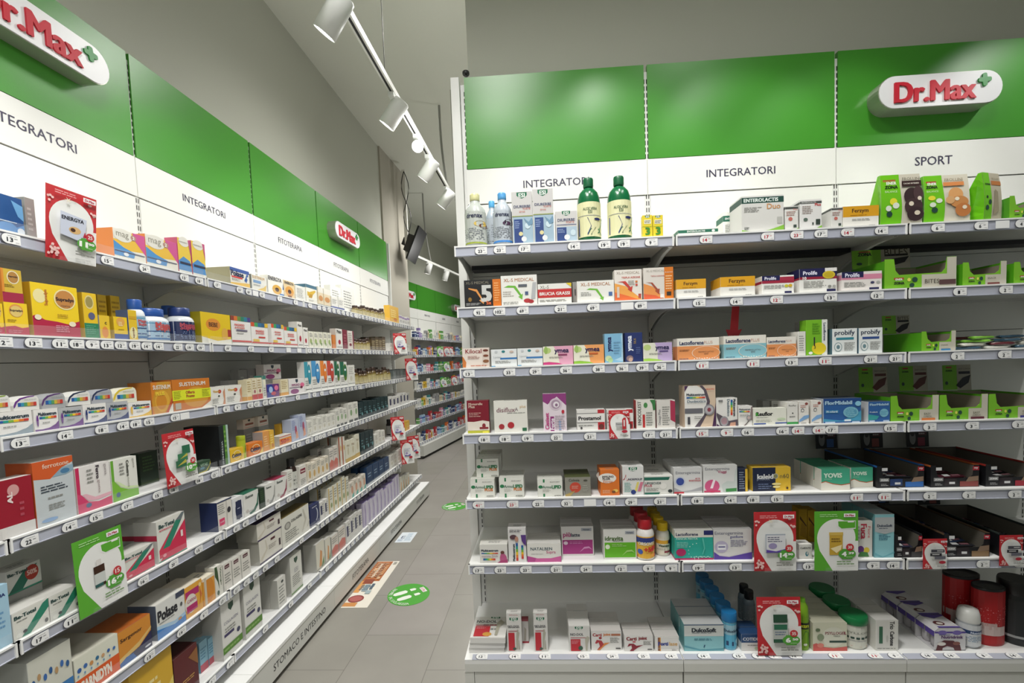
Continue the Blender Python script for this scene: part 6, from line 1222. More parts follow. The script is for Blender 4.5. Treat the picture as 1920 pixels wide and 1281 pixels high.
de('colos', '#e0e0d8', R(0, 0, .1, 1, '#6aa838'), P([(0, 0), (1, 0), (1, .18), (.6, .22), (.3, .32), (.1, .5), (0, .5)], '#7cb83c'), P([(.12, .5), (.3, .34), (.6, .24), (1, .2), (1, .24), (.5, .32), (.26, .46)], '#cfe0b0'), E(.2, .16, .08, .06, '#4a6a90'), T('Colostro', .62, .74, .4, '#4a4c44', .1, .05, -1), T('noni', .62, .4, .22, '#b0b0a4', .08, .01, -1), T('guna', .84, .84, .24, '#a0a098', .08, .02, -1), G(.3, .6, .5, .92, 4), top='#d8d8d0')
de('dkgreen', '#1f3324', G(.15, .4, .85, .9, 5, '#3c5c34'), R(0, 0, 1, .1, '#2c4020')); de('dg_s', '#2c4a34', P([(0, .1), (.6, .14), (.9, .5), (1, .9), (1, .6), (.7, .1), (.4, 0), (0, 0)], '#bcae30'), T('VITAE', .45, .66, .6, '#9cb8a0', None, .03), E(.3, .4, .2, .1, '#5c8c9c'), P([(.8, 0), (1, 0), (1, .3)], '#d8d8cc'))
de('vitb', '#1c2426', R(.5, 0, .78, 1, '#4c8030'), R(.78, 0, 1, 1, '#aec4bc'), T('VITERMINE', .25, .32, .6, '#b8c0c0', .16, .02, -1), G(.52, .3, .76, .9, 5, '#84b050'), side='#121516', top='#20262a')
for k, a in (('ceb_y', '#e4b82c'), ('ceb_o', '#e07c28')): de(k, a, E(.5, .5, .3, .36, '#e8d8b0'), E(.5, .5, .26, .31, a), T('Cebion', .46, .5, .7, '#26284c', None, .06), P([(.7, 0), (1, 0), (1, .5)], '#e8c868'))
de('ceb_t', '#b4c030', E(.5, .5, .2, .3, '#dce0b0'), T('Cebion', .5, .5, .4, '#3c4c30', None, .03, 1))
de('or_p', '#e09c54', G(.2, .2, .8, .8, 5, '#f0c898'), side='#a4a2a0'); de('or_b', '#dedad0', R(0, .12, 1, .72, '#e08c3c'), T('50+', .45, .42, .76, '#c03c2c', .4, .05), R(0, .86, 1, .92, '#d04a34'), side='#b4b2ac')
de('blu_f', '#b4bcd0', G(.1, .5, .6, .95, 8, '#6a78a8'), E(.6, .5, .14, .2, '#a8506c'), P([(.5, .1), (.9, .14), (.8, .45), (.6, .4)], '#dca48c')); de('choc', '#d8d2c8', P([(.4, .95), (.4, .8), (.5, .7), (.6, .8), (.6, .95)], '#30403c'), R(.15, .35, .85, .55, '#8c5040'), R(.1, .1, .9, .16, '#d8a098'))
BT = [P([(0, 0), (.2, 0), (1, .72), (1, 1), (.94, 1)], '#2b8168')]
de('bet', '#dddcd4', P([(.2, .02), (.44, .02), (1, .66), (1, .98), (.84, .9)], '#2b8168'), T('Be-Total', .34, .8, .6, '#2c4a48', .13, .05), G(.1, .6, .5, .68, 1), E(.14, .14, .08, .08, '#e8e8e0'), E(.3, .2, .06, .06, '#2a2a2c'), E(.9, .2, .05, .08, '#555'), top='#d0cec8', side='#d4d2cc')
de('bet_r', '#cfcec8', P([(.0, 0), (.4, 0), (.9, .9), (.5, .8)], '#2b6a58'), T('Be-Total', .32, .8, .56, '#2c4a48', .13, .05), E(.72, .6, .2, .32, '#a83c34'), T('50%', .72, .62, .3, '#e0b8b0', .2, .05), R(0, 0, 1, .06, '#2b8168'))
de('bet_pk', '#dddcd4', P([(.05, .03), (1, .8), (1, .05)], '#cb2b4e'), P([(.04, .1), (.24, .1), (.9, .86), (.72, .9), (.04, .3)], '#cf3a56'), P([(.16, .3), (.4, .3), (.86, .82), (.66, .86)], '#2b8168'), P([(.66, .86), (.86, .82), (1, 1), (.9, 1)], '#6a7478'), T('Be-Total', .34, .86, .54, '#2c4a48', .09, .05), T('ADVANCE B12', .3, .76, .46, '#c83a54', .04, .03), R(0, 0, 1, .04, '#2b8168'), E(.2, .14, .06, .04, '#e8a0a8'), R(.8, .4, .88, .56, '#e8d8d4'), top='#c8c6c0', side='#c6c4be', band='#b02c48')
de('ltblue', '#a4c8dc', T('DHA', .6, .84, .5, '#26346c', None, .05), G(.2, .3, .8, .6, 4, '#6a98c0')); de('navy_p', '#dedad2', R(.1, .16, .46, .4, '#d83c6c'), T('5-HTP', .28, .28, .26, '#f0d8e0', None, .03), G(.06, .55, .5, .9, 5), R(.6, 0, .66, 1, '#c0bcb4'), E(.78, .6, .12, .1, '#2c2c34'), R(0, .96, 1, 1, '#20305c'), side='#202c54', top='#d0cec8')
de('phone', '#dedede', E(.55, .46, .32, .4, '#20284c'), R(.28, .1, .84, .84, '#20284c'), G(.4, .5, .7, .56, 1, '#c0c4d8'))
for k, a in (('w_gsw', '#24634c'), ('w_msw', '#8c2844'), ('w_gsl', '#8c8c88')): de(k, '#e0dfda', P([(.3, .1), (.6, .16), (.85, .4), (.96, .8), (1, .8), (.94, .3), (.7, .06), (.4, .02)], a), T('Rescue', .38, .84, .5, '#4a5450', None, .04), E(.2, .22, .1, .08, '#c0b8b0'), G(.3, .14, .7, .2, 1), top=a if k != 'w_gsl' else None)
de('w_mar2', '#dcd8d0', R(.1, .64, .9, .86, '#7c1c34'), T('Rescue', .5, .75, .6, '#e8d8d4', None, .04), G(.1, .1, .9, .4, 4)); de('brownb', '#c8c8c0', G(.2, .2, .8, .8, 3, '#333'))
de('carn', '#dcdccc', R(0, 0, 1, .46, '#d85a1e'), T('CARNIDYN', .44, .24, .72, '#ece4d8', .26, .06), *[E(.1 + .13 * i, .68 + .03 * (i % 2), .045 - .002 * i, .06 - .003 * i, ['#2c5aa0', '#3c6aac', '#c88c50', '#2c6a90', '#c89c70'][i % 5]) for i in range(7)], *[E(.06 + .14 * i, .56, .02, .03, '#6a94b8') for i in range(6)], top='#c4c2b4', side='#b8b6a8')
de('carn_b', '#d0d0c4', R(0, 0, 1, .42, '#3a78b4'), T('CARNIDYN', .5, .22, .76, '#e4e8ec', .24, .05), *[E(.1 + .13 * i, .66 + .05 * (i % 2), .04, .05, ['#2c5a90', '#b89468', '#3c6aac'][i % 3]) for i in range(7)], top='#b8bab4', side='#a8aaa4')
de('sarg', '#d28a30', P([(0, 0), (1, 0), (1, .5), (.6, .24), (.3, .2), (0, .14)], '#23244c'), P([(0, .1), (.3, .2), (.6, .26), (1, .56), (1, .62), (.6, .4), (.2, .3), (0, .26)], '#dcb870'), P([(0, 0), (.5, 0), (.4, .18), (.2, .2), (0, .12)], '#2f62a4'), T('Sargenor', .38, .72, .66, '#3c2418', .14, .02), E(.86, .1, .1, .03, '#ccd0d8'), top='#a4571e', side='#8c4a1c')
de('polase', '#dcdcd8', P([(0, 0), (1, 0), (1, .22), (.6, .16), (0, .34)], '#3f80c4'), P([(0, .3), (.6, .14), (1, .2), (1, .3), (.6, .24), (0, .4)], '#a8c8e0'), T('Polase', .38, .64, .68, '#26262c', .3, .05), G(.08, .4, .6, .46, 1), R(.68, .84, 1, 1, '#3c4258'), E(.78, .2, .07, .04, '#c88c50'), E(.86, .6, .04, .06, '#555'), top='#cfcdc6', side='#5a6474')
de('biof', '#e0a43c', R(.02, .62, .8, .84, '#b02468'), R(.06, .18, .66, .42, '#b02468'), E(.3, .42, .34, .3, '#e0d8cc'), R(.04, .16, .66, .38, '#b02468'), T('CARNI', .34, .52, .5, '#b05a7c', .1, .02), E(.86, .84, .08, .07, '#e8cc90'), P([(.72, .1), (.86, .4), (.84, .8), (.95, .5)], '#c8683c'), top='#d8d0c0')
de('orange_d', '#dc9a38', E(.5, .5, .44, .44, '#d08428'), R(0, .9, 1, 1, '#e4dcc8'), R(.1, 0, .3, 1, '#c8bca8'))
de('vitan', '#dedcd2', P([(0, 1), (0, .7), (.3, .5), (.5, .2), (.4, .8), (.3, 1)], '#34502c'), T('Vitango', .74, .62, .6, '#3c5430', .24, .02, -1), E(.3, .12, .16, .08, '#34502c')); de('w_sq', '#dedad2', R(.2, .8, .74, .94, '#54202c'), G(.15, .25, .85, .64, 4), T('Rescue', .47, .87, .4, '#d8c8c8', None, .03), top='#c4c2ba', side='#bcbab2')
de('purpt', '#deDad0'.lower(), P([(0, .2), (.3, .5), (.26, .9), (.3, .9), (.36, .5), (.1, .1)], '#cfc8b8'), R(.5, .74, .7, .84, '#54202c'), G(.4, .4, .8, .6, 3, '#9c948c'), R(.86, .3, .94, .6, '#44343c'), R(0, 0, 1, .08, '#3c2a54'), top='#32244a', side='#a8a69c')
de('colla', '#dedcd2', E(.2, .66, .11, .13, '#8c8a84'), E(.2, .66, .07, .09, '#b8b6ae'), T('COLLAGENE', .52, .74, .4, '#4c4a48', .09, .04), G(.1, .12, .6, .48, 5), P([(.68, .1), (.72, .1), (.9, .5), (.8, .9), (.76, .9), (.84, .5)], '#c8c4b8'), P([(.9, .2), (1, .4), (1, .34), (.92, .16)], '#c8c4b8'), top='#6a5c34')
de('navym', '#262f5c', E(.6, .5, .22, .3, '#b8bcc8'), E(.5, .52, .22, .3, '#262f5c'), G(.2, .84, .8, .92, 1, '#c8ccd8'), R(0, 0, 1, .08, '#b0b0b8')); de('w_nv', '#d8d6d2', R(.1, .3, .5, .8, '#3a3c5c'), G(.55, .3, .9, .9, 5)); de('w_gold', '#dcdacc', R(0, .0, .2, 1, '#c8a85c'), G(.3, .5, .9, .9, 4), E(.6, .3, .2, .1, '#8c9c6c'))
de('w_skin', '#dcd4c8', E(.6, .5, .26, .26, '#d0a088'), P([(.4, 0), (1, 0), (1, .3), (.6, .2)], '#4caa9c'), G(.1, .7, .6, .92, 3)); de('bluenv', '#1f3c60', R(0, 0, 1, .12, '#c8ccd0'), G(.2, .4, .8, .7, 2, '#8ca4bc')); de('lav', '#c8c0d4', P([(.2, 0), (.5, .1), (.6, .6), (.4, .9), (.3, .9), (.4, .5)], '#9a8cb8'), R(.8, 0, 1, 1, '#dedce4'), top='#8c7cb0', side='#b8b0c8')
de('w_bl', '#dad8d4', R(0, .7, 1, .9, '#9c84b0'), G(.1, .2, .9, .5, 2)); de('brownbx', '#5c4c34', G(.1, .1, .9, .8, 5, '#a89c78'), R(0, .86, 1, 1, '#3c3424')); de('dkgrey', '#5c6462', G(.1, .2, .9, .8, 5, '#8c9492')); de('tealdk', '#1c3034', G(.15, .3, .6, .7, 3, '#5c8084'), E(.7, .3, .14, .1, '#6c9ca0')); de('w_or2', '#dcd4c4', E(.5, .4, .24, .2, '#c8a468'), G(.1, .65, .9, .9, 3), R(.02, .06, .98, .09, '#555')); de('rust', '#dcd8cc', R(.0, 0, .34, 1, '#a04824'), E(.7, .6, .16, .1, '#d0a040')); de('creamg', '#deDac8'.lower(), R(0, 0, 1, .18, '#c09c38'), E(.5, .5, .2, .18, '#c8c0a4'), T('Miel', .5, .76, .5, '#8c6c40'))
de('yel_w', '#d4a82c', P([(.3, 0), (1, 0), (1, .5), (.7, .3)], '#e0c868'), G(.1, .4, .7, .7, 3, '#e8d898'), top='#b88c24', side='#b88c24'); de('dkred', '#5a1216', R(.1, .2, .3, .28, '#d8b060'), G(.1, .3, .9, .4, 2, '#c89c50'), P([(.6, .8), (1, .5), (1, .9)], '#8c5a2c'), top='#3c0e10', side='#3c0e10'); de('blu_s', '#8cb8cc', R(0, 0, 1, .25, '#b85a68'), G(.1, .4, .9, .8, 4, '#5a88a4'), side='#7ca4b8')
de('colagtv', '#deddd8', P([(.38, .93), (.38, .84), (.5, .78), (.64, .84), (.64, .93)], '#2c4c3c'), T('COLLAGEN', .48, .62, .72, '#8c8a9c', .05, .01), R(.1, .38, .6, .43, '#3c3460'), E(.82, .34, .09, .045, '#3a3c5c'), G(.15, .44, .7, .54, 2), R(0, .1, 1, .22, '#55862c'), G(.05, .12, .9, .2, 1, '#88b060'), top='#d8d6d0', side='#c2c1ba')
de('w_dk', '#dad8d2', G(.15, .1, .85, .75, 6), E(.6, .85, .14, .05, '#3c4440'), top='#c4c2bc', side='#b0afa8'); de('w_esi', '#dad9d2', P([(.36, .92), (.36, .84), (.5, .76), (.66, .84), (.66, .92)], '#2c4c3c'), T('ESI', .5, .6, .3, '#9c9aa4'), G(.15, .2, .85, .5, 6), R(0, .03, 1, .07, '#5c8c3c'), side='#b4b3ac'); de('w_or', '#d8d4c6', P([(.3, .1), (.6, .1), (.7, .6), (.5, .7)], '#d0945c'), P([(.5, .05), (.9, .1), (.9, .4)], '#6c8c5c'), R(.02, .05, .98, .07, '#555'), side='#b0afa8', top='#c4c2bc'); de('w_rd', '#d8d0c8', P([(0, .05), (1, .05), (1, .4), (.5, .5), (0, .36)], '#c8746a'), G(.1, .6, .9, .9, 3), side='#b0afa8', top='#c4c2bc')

# ------------------------------------------------------------------ builders of the goods
MESH = {}
LAY = 0.00022


def pack_box(des, w, h, d, name='supplement_box'):
    """carton: front face on local y = 0, base on z = 0, centred on x"""
    k = ('box', des, round(w, 4), round(h, 4), d)
    if k in MESH:
        o = bpy.data.objects.new(name, MESH[k]); COL.objects.link(o)
        return o
    base, ops, kw = DE[des]
    b = MB()
    hw = w / 2
    m = mat(base, 0.42)
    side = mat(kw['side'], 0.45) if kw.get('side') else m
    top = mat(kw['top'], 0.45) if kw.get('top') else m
    e = min(0.0009, w * .05)
    # body with softened vertical edges
    out = [(-hw + e, 0), (hw - e, 0), (hw, e), (hw, d - e), (hw - e, d), (-hw + e, d), (-hw, d - e), (-hw, e)]
    n = len(out)
    vs = [(x, y, z) for z in (0, h) for x, y in out]
    b.mesh(vs, [(0, 1, 1 + n, n), (4, 5, 5 + n, 4 + n)], m)
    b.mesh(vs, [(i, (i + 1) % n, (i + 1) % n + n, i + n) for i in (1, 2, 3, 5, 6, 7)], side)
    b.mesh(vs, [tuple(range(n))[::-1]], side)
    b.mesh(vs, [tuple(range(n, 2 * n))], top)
    # bands run round the sides; flap edges on top
    for op in ops:
        if op[0] == 'R' and op[1] <= 0 and op[3] >= 1 and not kw.get('side'):
            for s in (-1, 1):
                x = s * (hw + 0.00025)
                b.poly([(x, 0.001, op[2] * h), (x, d - 0.001, op[2] * h), (x, d - 0.001, op[4] * h), (x, 0.001, op[4] * h)], mat(op[5], 0.45))
            if op[4] >= 0.99 and not kw.get('top'):
                b.poly([(-hw, 0, h + .0002), (hw, 0, h + .0002), (hw, d, h + .0002), (-hw, d, h + .0002)], mat(op[5], 0.45))
    b.box(-hw + 0.001, hw - 0.001, 0.0022, 0.0027, h - 0.001, h + 0.0004, mat('#77766f', 0.7))
    if w > 0.05 and not kw.get('top'):
        b.art([G(.3, .3, .8, .7, 2, '#8a8a86')], lambda u, v, l: (-hw + u * w, d * v, h + 0.0003), w, d)
    if kw.get('band'):
        for s in (-1, 1):
            x = s * (hw + 0.0003)
            b.poly([(x, 0.001, .55 * h), (x, d - 0.001, .55 * h), (x, d - 0.001, .68 * h), (x, 0.001, .68 * h)], mat(kw['band'], 0.45))
    b.art(ops, lambda u, v, l: (-hw + u * w, -LAY * l, v * h), w, h)
    o = b.build(name)
    MESH[k] = o.data
    return o


def arch_box(des, w, h, d):
    base, ops, kw = DE[des]
    b = MB(); hw = w / 2
    out = [(-hw, 0), (hw, 0), (hw, h * .72), (hw * .9, h * .92), (hw * .7, h), (hw * .1, h * .98), (-hw * .5, h * .88), (-hw * .85, h * .66), (-hw, h * .4)]
    b.prism(out, 'y', 0, d, mat(base, .42))
    b.art([P([(0, .4), (.075, .66), (.25, .88), (.55, .98), (.85, 1), (.8, .93), (.56, .89), (.3, .78), (.14, .58), (.06, .3), (0, .2)], kw['edge'])] + ops, lambda u, v, l: (-hw + u * w, -LAY * l, v * h), w, h)
    return b.build('supplement_box')


def cyl_F(r, z0, h, span=math.pi, sy=1.0):
    return lambda u, v, l: (r * math.sin((u - .5) * span) * (1 + LAY * l / r), -r * sy * math.cos((u - .5) * span) - LAY * l * 1.5, z0 + v * h)


PROF = {  # (body profile in radius share / height share, cap profile, label share)
    'drink': ([(.86, 0), (1, .02), (1, .6), (.93, .7), (.62, .79), (.44, .83), (.42, .88)], [(.44, .87), (.46, .875), (.46, .985), (.4, 1)], (.06, .64)),
    'aloe': ([(.9, 0), (1, .02), (1, .58), (.96, .68), (.8, .77), (.52, .83), (.36, .845), (.36, .87)], [(.42, .86), (.44, .87), (.44, .985), (.4, 1)], (.07, .6)),
    'aloeg': ([(.9, 0), (1, .02), (1, .7), (.9, .85), (.5, .93)], [(.5, .93), (.5, .98), (.44, 1)], (.05, .68)),
    'pill': ([(.9, 0), (1, .03), (1, .62), (.92, .7), (.7, .76), (.62, .78)], [(.74, .76), (.76, .77), (.76, .98), (.7, 1)], (.06, .6)),
    'jar': ([(.86, 0), (.9, .02), (.95, .74), (.95, .78)], [(1.0, .76), (1.04, .78), (1.04, .96), (.98, 1)], (.06, .72)),
    'dome': ([(.7, 0), (.86, .03), (1, .2), (.96, .5), (.9, .62), (.96, .66)], [(.96, .66), (.98, .7), (.93, .85), (.8, .96), (.4, 1)], (.08, .62)),
    'canr': ([(.98, 0), (1, .01), (1, .95)], [(1.01, .94), (1.01, .985), (.9, .985), (.88, .97), (.5, .965)], (.04, .92)),
    'canb': ([(.95, 0), (1, .02), (1, .74), (.9, .8)], [(.96, .79), (1, .8), (1, .97), (.95, 1)], (.08, .72)),
    'tubec': ([(.9, 0), (1, .02), (1, .82)], [(1.02, .82), (1.02, .98), (.96, 1)], (.04, .8)),
}
BC = {  # body colour, cap colour
    'drenax_y': ('#b9beb8', '#d8d6a0'), 'drenax_b': ('#b4bcc4', '#5aa4dc'), 'drenax_b2': ('#a8b4c0', '#5cb0e4'), 'aloe': ('#11633a', '#12603a'),
    'ors': ('#e0dcd8', '#b01c28'), 'yelc': ('#dcd8cc', '#e0bc18'), 'dulc_j': ('#7cc0dc', '#1f78b4'), 'dark': ('#7c8a92', '#141618'), 'xtra': ('#84b424', '#7cc02c'),
    'psyl_j': ('#dcdcd0', '#127a42'), 'nbot': ('#d4d8dc', '#dcdcd8'), 'redcan': ('#a81a20', '#1a1a1c'), 'blackcan': ('#1c1e20', '#141414'), 'mags': ('#dfe3e6', '#2854a0'),
    'magn': ('#d8dce0', '#243c78'), 'brownb': ('#2a1c18', '#1c1c1c'), 'brown': ('#5e4c2c', '#3c2c24'), 'darkp': ('#2a2428', '#141416'), 'ceb_t': ('#b4c030', '#a4b028')}
DE['brown'] = ('#b0a478', [G(.2, .2, .8, .8, 4, '#6a5c34'), R(0, .85, 1, 1, '#8c7c40')], {})
DE['darkp'] = ('#c8c8c4', [G(.2, .2, .8, .8, 4, '#555')], {})


def pack_round(kind, des, w, h, d, M, label, cat, group, protos={}):
    k = (kind, des, round(w, 4), round(h, 4))
    if k in protos:
        r = copy_tree(protos[k], M)
        return tag(r, label, cat, group)
    nm = {'jar': 'supplement_tub', 'canr': 'powder_canister', 'canb': 'powder_canister', 'tubec': 'supplement_tube'}.get(kind, 'supplement_bottle')
    r = empty(nm, M, label, cat, group)
    body, cap, (l0, l1) = PROF[kind]
    R_, sy = w / 2, 1.0
    sx = 1.0
    if kind == 'canr': sy = 0.72
    far = kind == 'pill' and w < .05
    bc, cc = BC[des]
    seg = 14 if far else 28
    cy = R_ * sy
    b = MB(); b.lathe([(q * R_, z * h) for q, z in body], mat(bc, 0.22 if kind in ('aloe', 'drink', 'pill') else 0.4), seg, 1, sy, (0, cy, 0)); b.build('body', r)
    b = MB(); b.lathe([(q * R_, z * h) for q, z in cap], mat(cc, 0.35), seg, 1, sy, (0, cy, 0))
    if not far and kind in ('pill', 'drink', 'aloe'):
        q0 = max(q for q, z in cap) * R_
        for z in (0.25, 0.75):
            za = (cap[0][1] + (1 - cap[0][1]) * z) * h
            b.lathe([(q0, za - .0008), (q0 + .0005, za), (q0, za + .0008)], mat(cc, 0.5), seg, 1, sy, (0, cy, 0), caps=False)
    b.build('cap', r)
    base, ops, kw = DE[des]
    rr = max(q for q, z in body) * R_ + 0.0006
    if kind == 'jar': rr = .95 * R_ + .0006
    b = MB()
    F0 = cyl_F(rr, l0 * h, (l1 - l0) * h, math.pi * (1.7 if kind != 'aloe' else 1.3), sy)
    F = lambda u, v, l: (lambda p: (p[0], p[1] + cy, p[2]))(F0(u, v, l))
    b.art([R(0, 0, 1, 1, base)] + ops, F, rr * math.pi * 1.7, (l1 - l0) * h, curved=True)
    b.build('label', r)
    protos[k] = r
    return r


def bag(des, w, h, d, M, label, cat, group):
    base, ops, kw = DE[des]
    r = empty('biscuit_bag', M, label, cat, group)
    b = MB(); hw = w / 2
    g = mat('#6fc01e', 0.3)
    fr = lambda v: v * 0.010 - 0.006 * math.sin(v * math.pi)      # front profile
    bk = lambda v: d - v * (d - 0.022)
    N = 8
    for i in range(N):
        a, c = i / N, (i + 1) / N
        wa, wc = hw * (1 - .05 * a), hw * (1 - .05 * c)
        b.poly([(-wa, fr(a), a * h), (wa, fr(a), a * h), (wc, fr(c), c * h), (-wc, fr(c), c * h)], mat(base, .35))
        b.poly([(-wa, bk(a), a * h), (wa, bk(a), a * h), (wc, bk(c), c * h), (-wc, bk(c), c * h)], g)
        for s in (-1, 1):
            xa, xc = s * wa, s * wc
            ia, ic = s * (wa - .012 * math.sin(min(1, a * 1.2) * math.pi)), s * (wc - .012 * math.sin(min(1, c * 1.2) * math.pi))
            ma, mc_ = (fr(a) + bk(a)) / 2, (fr(c) + bk(c)) / 2
            b.poly([(xa, fr(a), a * h), (ia, ma, a * h), (ic, mc_, c * h), (xc, fr(c), c * h)], g)
            b.poly([(ia, ma, a * h), (xa, bk(a), a * h), (xc, bk(c), c * h), (ic, mc_, c * h)], g)
    b.poly([(-hw, 0, 0), (hw, 0, 0), (hw, d, 0), (-hw, d, 0)], g)
    b.build('pouch', r)
    b = MB()
    F = lambda u, v, l: ((-hw + u * w) * (1 - .05 * v), fr(v) - .0008 - LAY * l * 1.2, v * h)
    sub = []
    for op in ops:
        if op[0] == 'P':
            sub.append(op)
        else:
            sub.append(op)
    # the green half as strips so that it follows the bulge
    green = sub[0][1]
    xs = max(p[0] for p in green) - .03
    for i in range(N):
        a, c = i / N, (i + 1) / N
        b.poly([F(0, a, 1), F(xs + .02 * math.sin(a * 5), a, 1), F(xs + .02 * math.sin(c * 5), c, 1), F(0, c, 1)], mat('#6fc01e', .3))
    b.art(sub[1:], F, w, h, rough=.35)
    b.build('print', r)
    return r


GRN, CRM = '#78b82c', '#c4bfb0'
TRAY = {  # rim colour, tab colour, word, tab word colour, dark?, bars colours
    'snack_t': (GRN, GRN, '', CRM, 0, 0), 'bites': (GRN, '#5a4040', 'BITES', CRM, 0, 0), 'snack_r': (GRN, '#7a4440', 'SNACK', CRM, 0, 0), 'snack_b': (GRN, '#3a80b0', 'SNACK', CRM, 0, 3),
    'easy_o': (GRN, '#d07a40', 'EASY LUNCH', CRM, 0, 4), 'easy_r': (GRN, '#5a2030', 'EASY LUNCH', CRM, 0, 0), 'easy_n': (GRN, '#3a3a80', 'EASY LUNCH', CRM, 0, 3),
    'zbar_b': ('#2a68b4', '#2f6ab4', '', '#16161a', 1, 9), 'zbar_o': ('#a8562c', '#8c4440', '', '#16161a', 1, 5), 'zbar_r': ('#a03028', '#a02838', '', '#16161a', 1, 8),
    'zbar_k': ('#2a2a2e', '#444', '', '#16161a', 1, 7), 'zbar_k2': ('#6a5440', '#8c7050', '', '#16161a', 1, 8), 'zbar_k3': ('#3a4440', '#aaa', '', '#16161a', 1, 7)}
HDR = {1: ('BITES', '#1a1a1c', GRN), 2: ('EASY LUNCH', '#5a2a28', GRN), 3: ('EASY LUNCH', '#20202c', GRN), 4: ('', '#2f5ea0', '#15151a'), 5: ('', '#8c4440', '#15151a'), 6: ('', '#8c2c44', '#15151a')}


def tray(des, w, h, d, M, label, cat, group, hdr=0):
    rim, tab, word, cream, dark, bars = TRAY[des]
    r = empty('display_carton', M, label, cat, group)
    hw = w / 2; t = 0.0015
    b = MB()
    fc = '#17171b' if dark else GRN
    side = '#141418' if dark else '#4f9a18'
    ins = mat('#6a655c' if dark else '#8c8474', .7)
    lo = .42 if dark else .5
    arm = .13 if not dark else .1
    out = [(-hw, 0), (hw, 0), (hw, h), (hw - arm * w, h), (hw - arm * w - .006, h * (lo + .12)), (hw - arm * w - .02, h * lo), (-hw + arm * w + .02, h * (lo - .03)), (-hw + arm * w + .006, h * (lo + .12)), (-hw + arm * w, h), (-hw, h)]
    b.prism(out, 'y', 0, t, mat(fc, .4))
    hb = h * (1.0 if dark else .95)
    for s in (-1, 1):
        x0, x1 = (s * hw, s * (hw - t)) if s > 0 else (-hw, -hw + t)
        b.box(min(x0, x1), max(x0, x1), t, d, 0, hb, mat(side, .45))
        if dark:
            b.box(min(x0, x1) - .0006, max(x0, x1) + .0006, t, d, hb - .006, hb + .0008, mat(rim, .45))
        b.box(s * (hw - t) - (.0006 if s > 0 else 0), s * (hw - t) + (.0006 if s < 0 else 0), t, d - t, t, hb - .008, ins)
    b.box(-hw, hw, d - t, d, 0, hb, mat(side, .45))
    b.box(-hw + t, hw - t, d - 2 * t, d - t, t, hb - .003, ins)
    b.box(-hw, hw, t, d, 0, t, ins)
    F = lambda u, v, l: (-hw + u * w, -LAY * l, v * h)
    if dark:
        b.art([R(.06, .28, .26, .44, '#8a8a8a'), T('ZONA', .16, .36, .16, '#e8e8e8', None, .06), R(.28, .08, .54, .4, '#1f3a6a' if des == 'zbar_b' else '#2a2226'), R(.38, .14, .5, .24, '#d8d8d8'), R(.6, .02, .98, .26, tab), P([(.72, .24), (.98, .28), (.98, .5), (.78, .46)], '#8c7460'),
               R(.1, .78, .22, .92, '#dcdcdc'), R(.86, .76, .99, .94, '#b02838'), T('my', .925, .85, .08, '#f0d8d8', None, .04), G(.08, .08, .24, .2, 2, '#aaa')], F, w, h)
    else:
        sp = .52 if word != 'EASY LUNCH' else .6
        ww = word.split(' ')
        b.art([R(sp, 0, 1, lo - .05, cream), R(1 - arm, 0, 1, .99, cream), R(.13, .32, .27, .38, '#b04038'), T('ENER', .2, .32, .1, '#f0f4e8', None, .04), T('ZONA', .2, .2, .15, '#20301c', None, .06), E(.34, .3, .025, .06, '#dcdc60'), E(.42, .3, .04, .08, '#24463c'), E(.38, .12, .035, .07, '#24463c')] +
              ([T(ww[0], sp + .16, .28 if len(ww) > 1 else .22, .14, '#55503c'), T(ww[-1], sp + .16, .18, .16, '#55503c')] if word == 'EASY LUNCH' else ([T(word, sp + .14, .3 if 'SNACK' in word else .22, .2, '#4a4438')] if word else [])) +
              [R(sp + .04, .03, sp + .32, .12, tab) if word != 'BITES' else R(.76, .1, .99, .26, tab)], F, w, h)
    b.build('tray', r)
    if hdr:
        hw2, dk, bg = HDR[hdr]
        H = .085 if hdr == 1 else (.115 if not dark else .10)
        b = MB()
        W = w * (.9 if hdr == 1 else .66 if not dark else .55)
        z0 = hb + .0
        Mh = Matrix.Translation((-.085 if dark else -.012, d - .004, z0)) @ Matrix.Rotation(math.radians(-4), 4, 'X')
        b.box(-W / 2, W / 2, 0, .0015, 0.004, H, mat(bg, .45))
        F2 = lambda u, v, l: (-W / 2 + u * W, -LAY * l, v * H)
        if dark:
            b.art([E(.28, .5, .14, .34, '#8a8a8c'), E(.28, .72, .1, .16, '#2a2a2c'), R(.5, .1, .82, .5, dk), R(.55, .6, .9, .9, '#5a2a34'), G(.55, .62, .9, .88, 2, '#bbb')], F2, W, H)
        else:
            b.art([R(.5, 0, 1, 1, '#aaa598'), T('ZONA', .22, .78, .24, '#20301c', None, .06), R(.12, .88, .32, .94, '#b04038'), T(hw2, .76, .84, .4, '#4a4438'), R(.56, .64, .96, .74, dk), P([(.45, .2), (.7, .5), (.98, .6), (.9, .3), (.6, .08)], dk), E(.12, .3, .05, .07, '#24463c')], F2, W, H)
        b.build('header_card', r, Mh)
    # bars lying in the carton
    rnd = random.Random(hash_(des))
    for j in range(bars):
        col = rnd.choice(['#1c1c22', '#26262c', '#34344a', '#4a1c28', '#2a3c5c', '#3a3a3a'] if dark else ['#d8d6cc', '#8c3a34', '#dcdcd4', '#c8c8be'])
        bw = w * .62
        o = snack_bar(col, bw, .022)
        yy = .03 + (d - .07) * (j / max(1, bars - 1) if bars > 1 else 0)
        zz = .004 + (lo * h - .006) * (.75 if dark else .3)
        tilt = rnd.uniform(-.25, .25)
        o.matrix_world = M @ Matrix.Translation((rnd.uniform(-.008, .008), yy, zz + rnd.uniform(0, .003))) @ Matrix.Rotation(tilt, 4, 'Z') @ Matrix.Rotation(rnd.uniform(-.1, .3), 4, 'X')
        where = label.replace('display carton', 'carton')
        BARS.append(o)
